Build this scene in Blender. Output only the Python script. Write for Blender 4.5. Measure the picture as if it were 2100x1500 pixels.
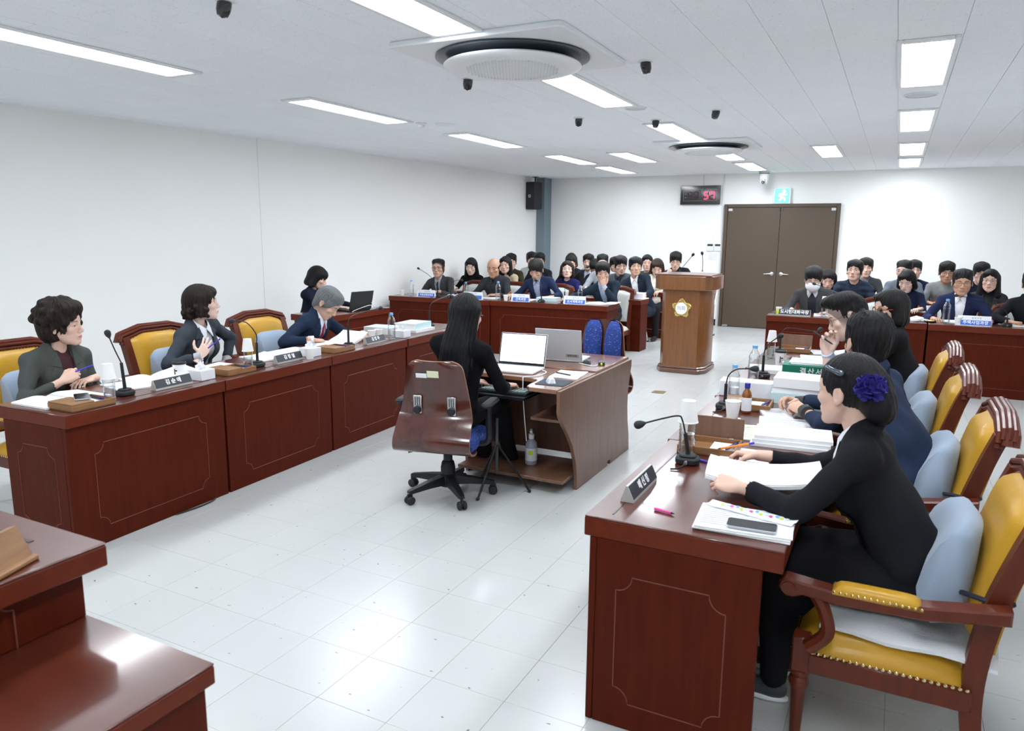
import bpy, bmesh, math, random
import numpy as np
from mathutils import Matrix, Vector

for _o in list(bpy.data.objects):
    bpy.data.objects.remove(_o, do_unlink=True)
SC = bpy.context.scene
COL = SC.collection

# ---------------------------------------------------------------- camera, world, exposure
CAM_H = 1.70
_yaw, _pitch, _roll, FPX = 0.47379922, -0.17704457, 0.00884801, 1516.0
_f = Vector((-math.sin(_yaw) * math.cos(_pitch), math.cos(_yaw) * math.cos(_pitch), math.sin(_pitch)))
_r0 = Vector((math.cos(_yaw), math.sin(_yaw), 0))
_u0 = _r0.cross(_f)
_r = _r0 * math.cos(_roll) + _u0 * math.sin(_roll)
_u = -_r0 * math.sin(_roll) + _u0 * math.cos(_roll)
cam_data = bpy.data.cameras.new('camera')
cam_data.sensor_fit = 'HORIZONTAL'
cam_data.sensor_width = 36.0
cam_data.lens = FPX / 2100 * 36.0
cam_data.clip_start = 0.05
cam_data.dof.use_dof = True
cam_data.dof.focus_distance = 5.5
cam_data.dof.aperture_fstop = 5.6
cam = bpy.data.objects.new('camera', cam_data)
cam.matrix_world = Matrix(((_r.x, _u.x, -_f.x, 0), (_r.y, _u.y, -_f.y, 0), (_r.z, _u.z, -_f.z, CAM_H), (0, 0, 0, 1)))
COL.objects.link(cam)
SC.camera = cam
world = bpy.data.worlds.new('world')
world.use_nodes = True
world.node_tree.nodes['Background'].inputs[0].default_value = (0.8, 0.88, 1.0, 1)
world.node_tree.nodes['Background'].inputs[1].default_value = 0.3
SC.world = world
SC.view_settings.view_transform = 'Standard'
SC.view_settings.look = 'None'
SC.view_settings.gamma = 1.0
SC.view_settings.use_curve_mapping = False
SC.view_settings.exposure = 0.15
SC.cycles.diffuse_bounces = 8
LIGHT_STRENGTH = 25.5
LIGHT_COLOR = (0.90, 0.95, 1.0)

RND = random.Random(7)
NPR = np.random.RandomState(5)

# ---------------------------------------------------------------- materials
MATS = {}


def _new(name):
    m = bpy.data.materials.new(name)
    m.use_nodes = True
    nt = m.node_tree
    return m, nt, nt.nodes, nt.links, nt.nodes['Principled BSDF']


def pm(name, col, rough=0.5, metal=0.0, coat=0.0, spec=0.5, mottle=None, bump=None, trans=0.0, emit=None, alpha=1.0, sheen=0.0, ior=1.45, sss=0.0):
    """plain procedural material; mottle=(scale, colour2, detail, stretch, contrast), bump=(scale, strength, stretch)"""
    if name in MATS:
        return MATS[name]
    m, nt, N, L, b = _new(name)
    b.inputs['Base Color'].default_value = (*col, 1)
    b.inputs['Roughness'].default_value = rough
    b.inputs['Metallic'].default_value = metal
    b.inputs['Coat Weight'].default_value = coat
    b.inputs['Coat Roughness'].default_value = 0.12
    b.inputs['Specular IOR Level'].default_value = spec
    b.inputs['IOR'].default_value = ior
    b.inputs['Transmission Weight'].default_value = trans
    b.inputs['Alpha'].default_value = alpha
    b.inputs['Sheen Weight'].default_value = sheen
    if sss:
        b.inputs['Subsurface Weight'].default_value = sss
        b.inputs['Subsurface Radius'].default_value = (0.012, 0.004, 0.002)
        b.inputs['Subsurface Scale'].default_value = 0.6
    if emit:
        b.inputs['Emission Color'].default_value = (*emit[0], 1)
        b.inputs['Emission Strength'].default_value = emit[1]
    if mottle or bump:
        tc = N.new('ShaderNodeTexCoord')
    if mottle:
        sc_, c2, det, st, con = mottle
        mp = N.new('ShaderNodeMapping')
        mp.inputs['Scale'].default_value = st
        nz = N.new('ShaderNodeTexNoise')
        nz.inputs['Scale'].default_value = sc_
        nz.inputs['Detail'].default_value = det
        rp = N.new('ShaderNodeValToRGB')
        rp.color_ramp.elements[0].position = 0.5 - con / 2
        rp.color_ramp.elements[1].position = 0.5 + con / 2
        rp.color_ramp.elements[0].color = (*col, 1)
        rp.color_ramp.elements[1].color = (*c2, 1)
        L.new(tc.outputs['Object'], mp.inputs[0]); L.new(mp.outputs[0], nz.inputs[0])
        L.new(nz.outputs['Fac'], rp.inputs[0]); L.new(rp.outputs[0], b.inputs['Base Color'])
    if bump:
        mp2 = N.new('ShaderNodeMapping')
        mp2.inputs['Scale'].default_value = bump[2]
        n2 = N.new('ShaderNodeTexNoise')
        n2.inputs['Scale'].default_value = bump[0]
        n2.inputs['Detail'].default_value = 4
        bp = N.new('ShaderNodeBump')
        bp.inputs['Strength'].default_value = bump[1]
        bp.inputs['Distance'].default_value = 0.01
        L.new(tc.outputs['Object'], mp2.inputs[0]); L.new(mp2.outputs[0], n2.inputs[0])
        L.new(n2.outputs['Fac'], bp.inputs['Height']); L.new(bp.outputs[0], b.inputs['Normal'])
    MATS[name] = m
    return m


def wood(name, c1, c2, rough=0.3, coat=0.4, stretch=(14, 14, 1.2), scale=3.0, spec=.5):
    if name in MATS:
        return MATS[name]
    m, nt, N, L, b = _new(name)
    tc = N.new('ShaderNodeTexCoord'); mp = N.new('ShaderNodeMapping')
    mp.inputs['Scale'].default_value = stretch
    nz = N.new('ShaderNodeTexNoise'); nz.inputs['Scale'].default_value = scale; nz.inputs['Detail'].default_value = 6
    nz.inputs['Distortion'].default_value = 0.15
    rp = N.new('ShaderNodeValToRGB')
    rp.color_ramp.elements[0].position = 0.3; rp.color_ramp.elements[0].color = (*c1, 1)
    rp.color_ramp.elements[1].position = 0.72; rp.color_ramp.elements[1].color = (*c2, 1)
    L.new(tc.outputs['Object'], mp.inputs[0]); L.new(mp.outputs[0], nz.inputs[0]); L.new(nz.outputs['Fac'], rp.inputs[0])
    L.new(rp.outputs[0], b.inputs['Base Color'])
    b.inputs['Roughness'].default_value = rough
    b.inputs['Specular IOR Level'].default_value = spec
    b.inputs['Coat Weight'].default_value = coat
    b.inputs['Coat Roughness'].default_value = 0.1
    MATS[name] = m
    return m


ONE = (1, 1, 1)
M_MAHOG = wood('mahogany', (0.066, 0.0078, 0.0018), (0.086, 0.0105, 0.0026), 0.5, 0.02, spec=.1)
M_MAHOG_TOP = wood('mahogany_top', (0.08, 0.0145, 0.0065), (0.1, 0.019, 0.0085), 0.3, 0.6, (1.2, 9, 9), spec=.55)
M_EDGE = wood('mahogany_edge', (0.1, 0.0135, 0.0035), (0.13, 0.0185, 0.005), 0.45, 0.08, (1.2, 9, 9), spec=.18)
M_GROOVE = pm('groove_line', (0.16, 0.04, 0.022), 0.4)
M_OAK = wood('podium_oak', (0.155, 0.056, 0.014), (0.225, 0.085, 0.022), 0.35, 0.4, (16, 16, 1.0))
M_OAK_TRIM = wood('podium_trim', (0.12, 0.05, 0.03), (0.16, 0.07, 0.045), 0.32, 0.5, (2, 14, 14))
M_WALNUT = wood('walnut_laminate', (0.13, 0.062, 0.036), (0.19, 0.09, 0.052), 0.4, 0.25, (10, 10, 1.0))
M_WALNUT_TOP = wood('walnut_top', (0.19, 0.085, 0.05), (0.25, 0.115, 0.068), 0.25, 0.5, (2, 12, 12))
M_TRAY = wood('tray_wood', (0.22, 0.105, 0.04), (0.32, 0.16, 0.065), 0.5, 0.1, (3, 3, 20))
M_CHAIRWOOD = wood('chair_mahogany', (0.085, 0.0145, 0.0055), (0.12, 0.021, 0.008), 0.4, 0.1, (10, 10, 2), spec=.25)
M_PLY = wood('bent_plywood', (0.05, 0.011, 0.007), (0.095, 0.021, 0.013), 0.2, 0.8, (5, 5, 1.2), 2.2)
M_PLYEDGE = pm('plywood_edge', (0.32, 0.17, 0.09), 0.5)
M_LEATHER = pm('yellow_leather', (0.47, 0.245, 0.016), 0.38, coat=0.08, spec=.3, mottle=(9, (0.54, 0.3, 0.026), 3, ONE, 0.6), bump=(160, 0.12, ONE))
M_NAIL = pm('brass_nail', (0.75, 0.6, 0.32), 0.22, metal=1.0)
M_CUSHION = pm('blue_grey_fabric', (0.29, 0.36, 0.46), 0.95, sheen=0.2, bump=(400, 0.2, ONE))
M_GREYFAB = pm('pale_grey_fabric', (0.56, 0.57, 0.55), 0.9, bump=(300, 0.2, ONE))
M_BLUEFAB = pm('blue_speckled_fabric', (0.025, 0.06, 0.27), 0.95, mottle=(60, (0.16, 0.2, 0.42), 1, (1, 1, 1.6), 0.16), bump=(300, 0.25, ONE))
M_BLUEFAB.node_tree.nodes['Color Ramp'].color_ramp.elements[0].position = 0.62
M_BLUEFAB.node_tree.nodes['Color Ramp'].color_ramp.elements[1].position = 0.68
M_BLACKPL = pm('black_plastic', (0.012, 0.013, 0.016), 0.42)
M_BLACKRUB = pm('black_rubber', (0.016, 0.018, 0.021), 0.6)
M_BLACKGLOSS = pm('black_gloss', (0.006, 0.007, 0.01), 0.08, coat=0.6)
M_DKGREY = pm('dark_grey_plastic', (0.05, 0.055, 0.06), 0.5)
M_CHROME = pm('chrome', (0.8, 0.81, 0.83), 0.15, metal=1.0)
M_STEEL = pm('brushed_steel', (0.55, 0.56, 0.58), 0.35, metal=1.0)
M_SILVER = pm('silver_plastic', (0.52, 0.55, 0.58), 0.35, metal=0.35)
M_WHITEPL = pm('white_plastic', (0.8, 0.81, 0.82), 0.4)
M_PAPER = pm('paper', (0.86, 0.87, 0.9), 0.8)
M_PAPER2 = pm('paper_warm', (0.82, 0.82, 0.8), 0.85)
M_PAPERCUP = pm('paper_cup', (0.85, 0.85, 0.84), 0.6)
M_INK = pm('grey_ink', (0.32, 0.33, 0.37), 0.8)
M_BLACKINK = pm('black_ink', (0.01, 0.01, 0.012), 0.7)
M_CYANCOVER = pm('pale_cyan_cover', (0.58, 0.78, 0.82), 0.5)
M_TEAL = pm('teal_cover', (0.1, 0.36, 0.38), 0.5)
M_GREENCOVER = pm('green_cover', (0.0, 0.17, 0.1), 0.45)
M_PLASTICLEAR = None
M_CAPBLUE = pm('bottle_cap_blue', (0.16, 0.42, 0.8), 0.35)
M_AMBER = pm('amber_glass', (0.22, 0.07, 0.005), 0.08, coat=0.4)
M_BLUECAP = pm('dark_blue_cap', (0.02, 0.03, 0.3), 0.35)
M_PLATEGREY = pm('nameplate_metal', (0.5, 0.5, 0.47), 0.45, metal=0.3)
M_PLATEBLACK = pm('nameplate_black', (0.03, 0.035, 0.045), 0.4)
M_SIGNWHITE = pm('sign_white', (0.78, 0.8, 0.84), 0.4)
M_SIGNBLUE = pm('sign_blue', (0.055, 0.16, 0.62), 0.4)
M_TXTWHITE = pm('white_lettering', (0.9, 0.9, 0.92), 0.6)
M_GOLD = pm('gold_emblem', (0.72, 0.56, 0.2), 0.25, metal=0.9)
M_PINK = pm('pink_plastic', (0.85, 0.08, 0.38), 0.4)
M_YELLOW = pm('yellow_plastic', (0.6, 0.72, 0.03), 0.4)
M_ORANGE = pm('orange_plastic', (0.85, 0.25, 0.02), 0.4)
M_PENBLUE = pm('blue_plastic', (0.05, 0.04, 0.5), 0.35)
M_RED = pm('red_plastic', (0.6, 0.02, 0.03), 0.4)
M_ORVINYL = pm('orange_vinyl', (0.42, 0.1, 0.035), 0.35, coat=0.2)
M_NAVYRUB = pm('dark_navy', (0.01, 0.012, 0.03), 0.5)
M_WHITECLOTH = pm('white_cloth', (0.75, 0.77, 0.8), 0.95, bump=(120, 0.4, ONE))


def clear_mat():
    m, nt, N, L, b = _new('clear_plastic')
    for n in list(N):
        if n.type != 'OUTPUT_MATERIAL':
            N.remove(n)
    out = [n for n in N if n.type == 'OUTPUT_MATERIAL'][0]
    tr = N.new('ShaderNodeBsdfTransparent'); tr.inputs[0].default_value = (0.96, 0.975, 0.985, 1)
    gl = N.new('ShaderNodeBsdfGlossy'); gl.inputs['Roughness'].default_value = 0.06
    fr = N.new('ShaderNodeLayerWeight'); fr.inputs[0].default_value = 0.35
    mx = N.new('ShaderNodeMixShader')
    L.new(fr.outputs['Facing'], mx.inputs[0]); L.new(tr.outputs[0], mx.inputs[1]); L.new(gl.outputs[0], mx.inputs[2])
    L.new(mx.outputs[0], out.inputs[0])
    return m


M_CLEAR = clear_mat()

# ---------------------------------------------------------------- mesh building


class MB:
    """collects geometry for ONE mesh"""

    def __init__(s):
        s.v, s.f, s.mi, s.mats, s.cur = [], [], [], [], 0

    def mat(s, m):
        if m not in s.mats:
            s.mats.append(m)
        s.cur = s.mats.index(m)
        return s

    def add(s, vs, fs, M=None):
        o = len(s.v)
        if M is not None:
            vs = [tuple(M @ Vector(p)) for p in vs]
        s.v += [tuple(p) for p in vs]
        s.f += [tuple(i + o for i in f) for f in fs]
        s.mi += [s.cur] * len(fs)
        return s

    def box(s, c, size, bev=0.0, M=None):
        hx, hy, hz = (d / 2 for d in size)
        cx, cy, cz = c
        b = min(bev, hx * .98, hy * .98, hz * .98)
        if b <= 0:
            vs = [(cx + sx * hx, cy + sy * hy, cz + sz * hz) for sx in (-1, 1) for sy in (-1, 1) for sz in (-1, 1)]
            fs = [(0, 1, 3, 2), (4, 6, 7, 5), (0, 4, 5, 1), (2, 3, 7, 6), (0, 2, 6, 4), (1, 5, 7, 3)]
            return s.add(vs, fs, M)
        vs, idx = [], {}
        for sx in (-1, 1):
            for sy in (-1, 1):
                for sz in (-1, 1):
                    for a in range(3):
                        p = [sx * hx, sy * hy, sz * hz]
                        q = [sx, sy, sz]
                        for k in range(3):
                            if k != a:
                                p[k] -= q[k] * b
                        idx[(sx, sy, sz, a)] = len(vs)
                        vs.append((cx + p[0], cy + p[1], cz + p[2]))
        fs = []
        for a in range(3):
            o1, o2 = [(1, 2), (2, 0), (0, 1)][a]
            for sg in (-1, 1):
                loop = []
                for (u, w) in ((-1, -1), (1, -1), (1, 1), (-1, 1)):
                    q = [0, 0, 0]; q[a] = sg; q[o1] = u; q[o2] = w
                    loop.append(idx[(*q, a)])
                fs.append(tuple(loop if sg > 0 else loop[::-1]))
        for a in range(3):
            o1, o2 = [(1, 2), (2, 0), (0, 1)][a]
            for u in (-1, 1):
                for w in (-1, 1):
                    def k(sg, ax):
                        q = [0, 0, 0]; q[a] = sg; q[o1] = u; q[o2] = w
                        return idx[(*q, ax)]
                    quad = (k(-1, o1), k(1, o1), k(1, o2), k(-1, o2))
                    fs.append(quad if u * w < 0 else quad[::-1])
        for sx in (-1, 1):
            for sy in (-1, 1):
                for sz in (-1, 1):
                    t = tuple(idx[(sx, sy, sz, a)] for a in range(3))
                    fs.append(t if sx * sy * sz > 0 else t[::-1])
        return s.add(vs, fs, M)

    def tube(s, pts, r, n=8, caps=True, M=None, squash=None):
        """swept round tube; r scalar or list"""
        P = [Vector(p) for p in pts]
        R = r if isinstance(r, (list, tuple)) else [r] * len(P)
        t0 = (P[1] - P[0]).normalized()
        up = Vector((0, 0, 1)) if abs(t0.z) < 0.9 else Vector((1, 0, 0))
        nrm = t0.cross(up).normalized()
        vs, fs = [], []
        for i, p in enumerate(P):
            t = ((P[min(i + 1, len(P) - 1)] - P[max(i - 1, 0)])).normalized()
            nrm = (nrm - t * nrm.dot(t)).normalized()
            bi = t.cross(nrm)
            for k in range(n):
                a = 2 * math.pi * k / n
                vs.append(p + (nrm * math.cos(a) + bi * math.sin(a)) * R[i])
        for i in range(len(P) - 1):
            for k in range(n):
                a, b2 = i * n + k, i * n + (k + 1) % n
                fs.append((a, b2, b2 + n, a + n))
        if caps:
            fs.append(tuple(range(n))[::-1])
            fs.append(tuple((len(P) - 1) * n + k for k in range(n)))
        return s.add(vs, fs, M)

    def lathe(s, prof, n=24, M=None, cap=True):
        """profile [(r,z)...] about z"""
        vs, fs = [], []
        for (r, z) in prof:
            for k in range(n):
                a = 2 * math.pi * k / n
                vs.append((r * math.cos(a), r * math.sin(a), z))
        for i in range(len(prof) - 1):
            for k in range(n):
                a, b2 = i * n + k, i * n + (k + 1) % n
                fs.append((a, b2, b2 + n, a + n))
        if cap:
            if prof[0][0] > 1e-5:
                fs.append(tuple(range(n))[::-1])
            if prof[-1][0] > 1e-5:
                fs.append(tuple((len(prof) - 1) * n + k for k in range(n)))
        return s.add(vs, fs, M)

    def prism(s, poly, h, M=None, bev=0.0):
        """poly in xy (ccw) extruded z 0..h"""
        n = len(poly)
        if bev > 0:
            cx = sum(p[0] for p in poly) / n; cy = sum(p[1] for p in poly) / n
            def inset(d):
                out = []
                for i in range(n):
                    a, b2, c = Vector(poly[i - 1]), Vector(poly[i]), Vector(poly[(i + 1) % n])
                    e1 = (b2 - a).normalized(); e2 = (c - b2).normalized()
                    nn = Vector((-(e1.y + e2.y), e1.x + e2.x))
                    if nn.length < 1e-6:
                        nn = Vector((-e1.y, e1.x))
                    nn.normalize()
                    cs = max(0.4, nn.dot(Vector((-e1.y, e1.x))))
                    out.append(b2 + nn * d / cs)
                return out
            rings = [([(p.x, p.y) for p in inset(bev)], 0), (poly, bev), (poly, h - bev), ([(p.x, p.y) for p in inset(bev)], h)]
        else:
            rings = [(poly, 0), (poly, h)]
        vs = [(x, y, z) for pl, z in rings for (x, y) in pl]
        fs = [tuple(range(n))[::-1], tuple((len(rings) - 1) * n + k for k in range(n))]
        for i in range(len(rings) - 1):
            for k in range(n):
                a, b2 = i * n + k, i * n + (k + 1) % n
                fs.append((a, b2, b2 + n, a + n))
        return s.add(vs, fs, M)

    def grid(s, P, M=None, thick=0.0, flip=False):
        """P[i][j] points; optional thickness downwards along -z"""
        ni, nj = len(P), len(P[0])
        vs = [p for row in P for p in row]
        fs = []
        for i in range(ni - 1):
            for j in range(nj - 1):
                q = (i * nj + j, (i + 1) * nj + j, (i + 1) * nj + j + 1, i * nj + j + 1)
                fs.append(q[::-1] if flip else q)
        if thick:
            o = len(vs)
            vs = vs + [(p[0], p[1], p[2] - thick) for p in vs]
            fs += [tuple(i + o for i in f[::-1]) for f in list(fs)]
            ring = [j for j in range(nj)] + [i * nj + nj - 1 for i in range(1, ni)] + [(ni - 1) * nj + j for j in range(nj - 2, -1, -1)] + [i * nj for i in range(ni - 2, 0, -1)]
            for k in range(len(ring)):
                a, b2 = ring[k], ring[(k + 1) % len(ring)]
                fs.append((a, b2, b2 + o, a + o) if not flip else (b2, a, a + o, b2 + o))
        return s.add(vs, fs, M)

    def sphere(s, c, r, n=16, m=10, M=None):
        rr = r if isinstance(r, (tuple, list)) else (r, r, r)
        vs, fs = [], []
        for i in range(m + 1):
            t = math.pi * i / m
            for k in range(n):
                a = 2 * math.pi * k / n
                vs.append((c[0] + rr[0] * math.sin(t) * math.cos(a), c[1] + rr[1] * math.sin(t) * math.sin(a), c[2] + rr[2] * math.cos(t)))
        for i in range(m):
            for k in range(n):
                a, b2 = i * n + k, i * n + (k + 1) % n
                fs.append((a, a + n, b2 + n, b2))
        return s.add(vs, fs, M)

    def build(s, name, mat=None, parent=None, M=None, ang=40, smooth=True, merge=False):
        me = bpy.data.meshes.new(name)
        me.from_pydata(s.v, [], s.f)
        mats = s.mats if s.mats else ([mat] if mat else [])
        for m in mats:
            me.materials.append(m)
        if len(mats) > 1:
            me.polygons.foreach_set('material_index', s.mi)
        if merge:
            bm = bmesh.new(); bm.from_mesh(me)
            bmesh.ops.remove_doubles(bm, verts=bm.verts, dist=1e-5)
            bmesh.ops.recalc_face_normals(bm, faces=bm.faces)
            bm.to_mesh(me); bm.free()
        if smooth:
            me.shade_smooth()
            me.set_sharp_from_angle(angle=math.radians(ang))
        me.update()
        return link(name, me, parent, M)


def link(name, data, parent=None, M=None):
    o = bpy.data.objects.new(name, data)
    COL.objects.link(o)
    if parent is not None:
        o.parent = parent
    if M is not None:
        o.matrix_local = M
    return o


def T(x=0, y=0, z=0, rz=0, rx=0, ry=0, s=1):
    m = Matrix.Translation((x, y, z)) @ Matrix.Rotation(math.radians(rz), 4, 'Z')
    if ry:
        m = m @ Matrix.Rotation(math.radians(ry), 4, 'Y')
    if rx:
        m = m @ Matrix.Rotation(math.radians(rx), 4, 'X')
    if s != 1:
        m = m @ Matrix.Scale(s, 4)
    return m


def tag(o, label, cat, group=None):
    o['label'] = label
    o['category'] = cat
    if group:
        o['group'] = group
    return o


def thing(name, label, cat, M=None, group=None):
    o = link(name, None, None, M)
    o.empty_display_size = 0.1
    return tag(o, label, cat, group)


def struct(o):
    o['kind'] = 'structure'
    return o


def copy_tree(o, parent=None, M=None):
    c = o.copy()
    COL.objects.link(c)
    if parent is not None:
        c.parent = parent
        c.matrix_parent_inverse = o.matrix_parent_inverse
    if M is not None:
        c.matrix_local = M
    for ch in list(o.children):
        copy_tree(ch, c)
    return c


_txt_cache = {}


def text_mesh(body, size, extrude=0.0004, bold=0.0, spacing=1.0):
    key = (body, size, extrude, bold, spacing)
    if key in _txt_cache:
        return _txt_cache[key]
    cu = bpy.data.curves.new('lettering', 'FONT')
    cu.body = body; cu.size = size; cu.extrude = extrude; cu.offset = bold
    cu.align_x = 'CENTER'; cu.align_y = 'CENTER'; cu.resolution_u = 2; cu.space_character = spacing
    o = bpy.data.objects.new('lettering', cu)
    COL.objects.link(o)
    dg = bpy.context.evaluated_depsgraph_get()
    me = bpy.data.meshes.new_from_object(o.evaluated_get(dg))
    bpy.data.objects.remove(o); bpy.data.curves.remove(cu)
    _txt_cache[key] = me
    return me


def lettering(parent, body, size, M, mat, name='lettering', bold=0.0, spacing=1.0):
    me = text_mesh(body, size, 0.0004, bold, spacing).copy()
    me.materials.clear(); me.materials.append(mat)
    return link(name, me, parent, M)


def rrect(w, h, r, n=4):
    pts = []
    for cx, cy, a0 in ((w / 2 - r, h / 2 - r, 0), (-w / 2 + r, h / 2 - r, 90), (-w / 2 + r, -h / 2 + r, 180), (w / 2 - r, -h / 2 + r, 270)):
        for k in range(n + 1):
            a = math.radians(a0 + 90 * k / n)
            pts.append((cx + r * math.cos(a), cy + r * math.sin(a)))
    return pts


def spline(pts, n=8):
    """Catmull-Rom through pts"""
    P = [Vector(p) for p in pts]
    out = []
    for i in range(len(P) - 1):
        p0 = P[max(i - 1, 0)]; p1 = P[i]; p2 = P[i + 1]; p3 = P[min(i + 2, len(P) - 1)]
        for k in range(n):
            t = k / n
            out.append(0.5 * ((2 * p1) + (-p0 + p2) * t + (2 * p0 - 5 * p1 + 4 * p2 - p3) * t * t + (-p0 + 3 * p1 - 3 * p2 + p3) * t ** 3))
    out.append(P[-1])
    return out


def project(p):
    d = Vector(p) - Vector((0, 0, CAM_H))
    t = d.dot(_f)
    if t < 0.05:
        return None
    return (1050 + FPX * d.dot(_r) / t, 750 - FPX * d.dot(_u) / t, t)
# ================================================================ the room
CH = 2.81
X0, X1, Y0, Y1 = -7.35, 2.35, -1.6, 14.27
M_WALL = pm('painted_wall', (0.9, 0.902, 0.888), 0.75, mottle=(0.8, (0.885, 0.888, 0.875), 3, ONE, 0.6), bump=(60, 0.05, ONE))
M_SEAM = pm('wall_seam', (0.74, 0.745, 0.73), 0.8)
M_PILASTER = pm('pilaster_blue_grey', (0.17, 0.225, 0.26), 0.5)
M_DOOR = pm('brown_steel_door', (0.088, 0.061, 0.042), 0.45, bump=(200, 0.05, ONE))
M_DOORFRAME = pm('brown_door_frame', (0.08, 0.055, 0.039), 0.4)
M_BASEB = pm('black_baseboard', (0.012, 0.013, 0.016), 0.5)
M_GROUT = pm('floor_joint', (0.42, 0.43, 0.42), 0.8)
M_CEILBACK = pm('ceiling_joint', (0.7, 0.72, 0.75), 0.9)


def speckle_mat(name, base, c2, speck, rough, scale, thr, stretch, rough2=None, coat=0.0):
    m, nt, N, L, b = _new(name)
    tc = N.new('ShaderNodeTexCoord')
    geo = N.new('ShaderNodeNewGeometry')
    n1 = N.new('ShaderNodeTexNoise'); n1.inputs['Scale'].default_value = 1.3; n1.inputs['Detail'].default_value = 5
    mp = N.new('ShaderNodeMapping'); mp.inputs['Scale'].default_value = stretch
    n2 = N.new('ShaderNodeTexNoise'); n2.inputs['Scale'].default_value = scale; n2.inputs['Detail'].default_value = 1.5
    L.new(geo.outputs['Position'], n1.inputs[0]); L.new(geo.outputs['Position'], mp.inputs[0]); L.new(mp.outputs[0], n2.inputs[0])
    r1 = N.new('ShaderNodeValToRGB')
    r1.color_ramp.elements[0].position = 0.35; r1.color_ramp.elements[0].color = (*base, 1)
    r1.color_ramp.elements[1].position = 0.65; r1.color_ramp.elements[1].color = (*c2, 1)
    L.new(n1.outputs['Fac'], r1.inputs[0])
    r2 = N.new('ShaderNodeValToRGB')
    r2.color_ramp.elements[0].position = thr; r2.color_ramp.elements[0].color = (0, 0, 0, 1)
    r2.color_ramp.elements[1].position = thr + 0.04; r2.color_ramp.elements[1].color = (1, 1, 1, 1)
    L.new(n2.outputs['Fac'], r2.inputs[0])
    mx = N.new('ShaderNodeMix'); mx.data_type = 'RGBA'
    L.new(r2.outputs[0], mx.inputs[0]); L.new(r1.outputs[0], mx.inputs[6]); mx.inputs[7].default_value = (*speck, 1)
    # each tile a hair different
    oi = N.new('ShaderNodeObjectInfo')
    hs = N.new('ShaderNodeHueSaturation')
    mr = N.new('ShaderNodeMapRange'); mr.inputs[3].default_value = 0.99; mr.inputs[4].default_value = 1.01
    L.new(oi.outputs['Random'], mr.inputs[0]); L.new(mr.outputs[0], hs.inputs['Value'])
    L.new(mx.outputs[2], hs.inputs['Color']); L.new(hs.outputs[0], b.inputs['Base Color'])
    b.inputs['Roughness'].default_value = rough
    b.inputs['Coat Weight'].default_value = coat
    b.inputs['Coat Roughness'].default_value = 0.1
    if rough2:
        r3 = N.new('ShaderNodeMapRange'); r3.inputs[1].default_value = 0.3; r3.inputs[2].default_value = 0.7
        r3.inputs[3].default_value = rough; r3.inputs[4].default_value = rough2
        n3 = N.new('ShaderNodeTexNoise'); n3.inputs['Scale'].default_value = 1.5; n3.inputs['Detail'].default_value = 6
        L.new(geo.outputs['Position'], n3.inputs[0]); L.new(n3.outputs['Fac'], r3.inputs[0]); L.new(r3.outputs[0], b.inputs['Roughness'])
        bp = N.new('ShaderNodeBump'); bp.inputs['Strength'].default_value = 0.025; bp.inputs['Distance'].default_value = 0.01
        n4 = N.new('ShaderNodeTexNoise'); n4.inputs['Scale'].default_value = 35; n4.inputs['Detail'].default_value = 3
        L.new(geo.outputs['Position'], n4.inputs[0]); L.new(n4.outputs['Fac'], bp.inputs['Height']); L.new(bp.outputs[0], b.inputs['Normal'])
    else:
        bp = N.new('ShaderNodeBump'); bp.inputs['Strength'].default_value = 0.35; bp.inputs['Distance'].default_value = 0.004
        bp.invert = True
        L.new(r2.outputs[0], bp.inputs['Height']); L.new(bp.outputs[0], b.inputs['Normal'])
    return m


M_FLOOR = speckle_mat('vinyl_floor_tile', (0.52, 0.536, 0.53), (0.545, 0.56, 0.553), (0.2, 0.17, 0.14), 0.2, 26, 0.73, (1, 1.6, 1), 0.27)
M_CEIL = speckle_mat('mineral_fibre_tile', (0.86, 0.89, 0.925), (0.875, 0.9, 0.93), (0.45, 0.47, 0.5), 0.9, 75, 0.69, (1, 2.0, 1))


def seen(x, y, z, pad=60):
    p = project((x, y, z))
    return p is not None and -pad < p[0] < 2100 + pad and -pad < p[1] < 1500 + pad


# floor: joint bed, tiles on it
b = MB(); b.box(((X0 + X1) / 2, (Y0 + Y1) / 2, -0.055), (X1 - X0 + .4, Y1 - Y0 + .4, 0.1))
floor = struct(b.build('floor', M_GROUT)); floor['label'] = 'pale grey speckled vinyl tile floor'
TX, TY, FX, FY = 0.312, 0.3025, -2.70, 2.185
tb = MB(); tb.box((0, 0, -0.0025), (TX - .0012, TY - .0012, 0.005), 0.0005)
tile_me = None
cells = []
for i in range(math.floor((X0 - FX) / TX) - 1, math.ceil((X1 - FX) / TX) + 1):
    for j in range(math.floor((Y0 - FY) / TY) - 1, math.ceil((Y1 - FY) / TY) + 1):
        x, y = FX + (i + .5) * TX, FY + (j + .5) * TY
        if X0 - .15 < x < X1 + .15 and Y0 - .15 < y < Y1 + .15:
            hid = (x < -3.85 and y < 6.2) or (-0.75 < x < -0.4 and 2.3 < y < 6.6) or (x < -1.4 and y < 0.95)
            d = math.hypot(x, y)
            cells.append(((0 if seen(x, y, 0, 30) and not hid else 100) + d, x, y))
cells.sort()
o0 = tb.build('tile', M_FLOOR, floor, T(cells[0][1], cells[0][2], 0), smooth=False)
for _, x, y in cells[1:300]:
    c = o0.copy(); COL.objects.link(c); c.matrix_local = T(x, y, 0)
rb = MB()
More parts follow.
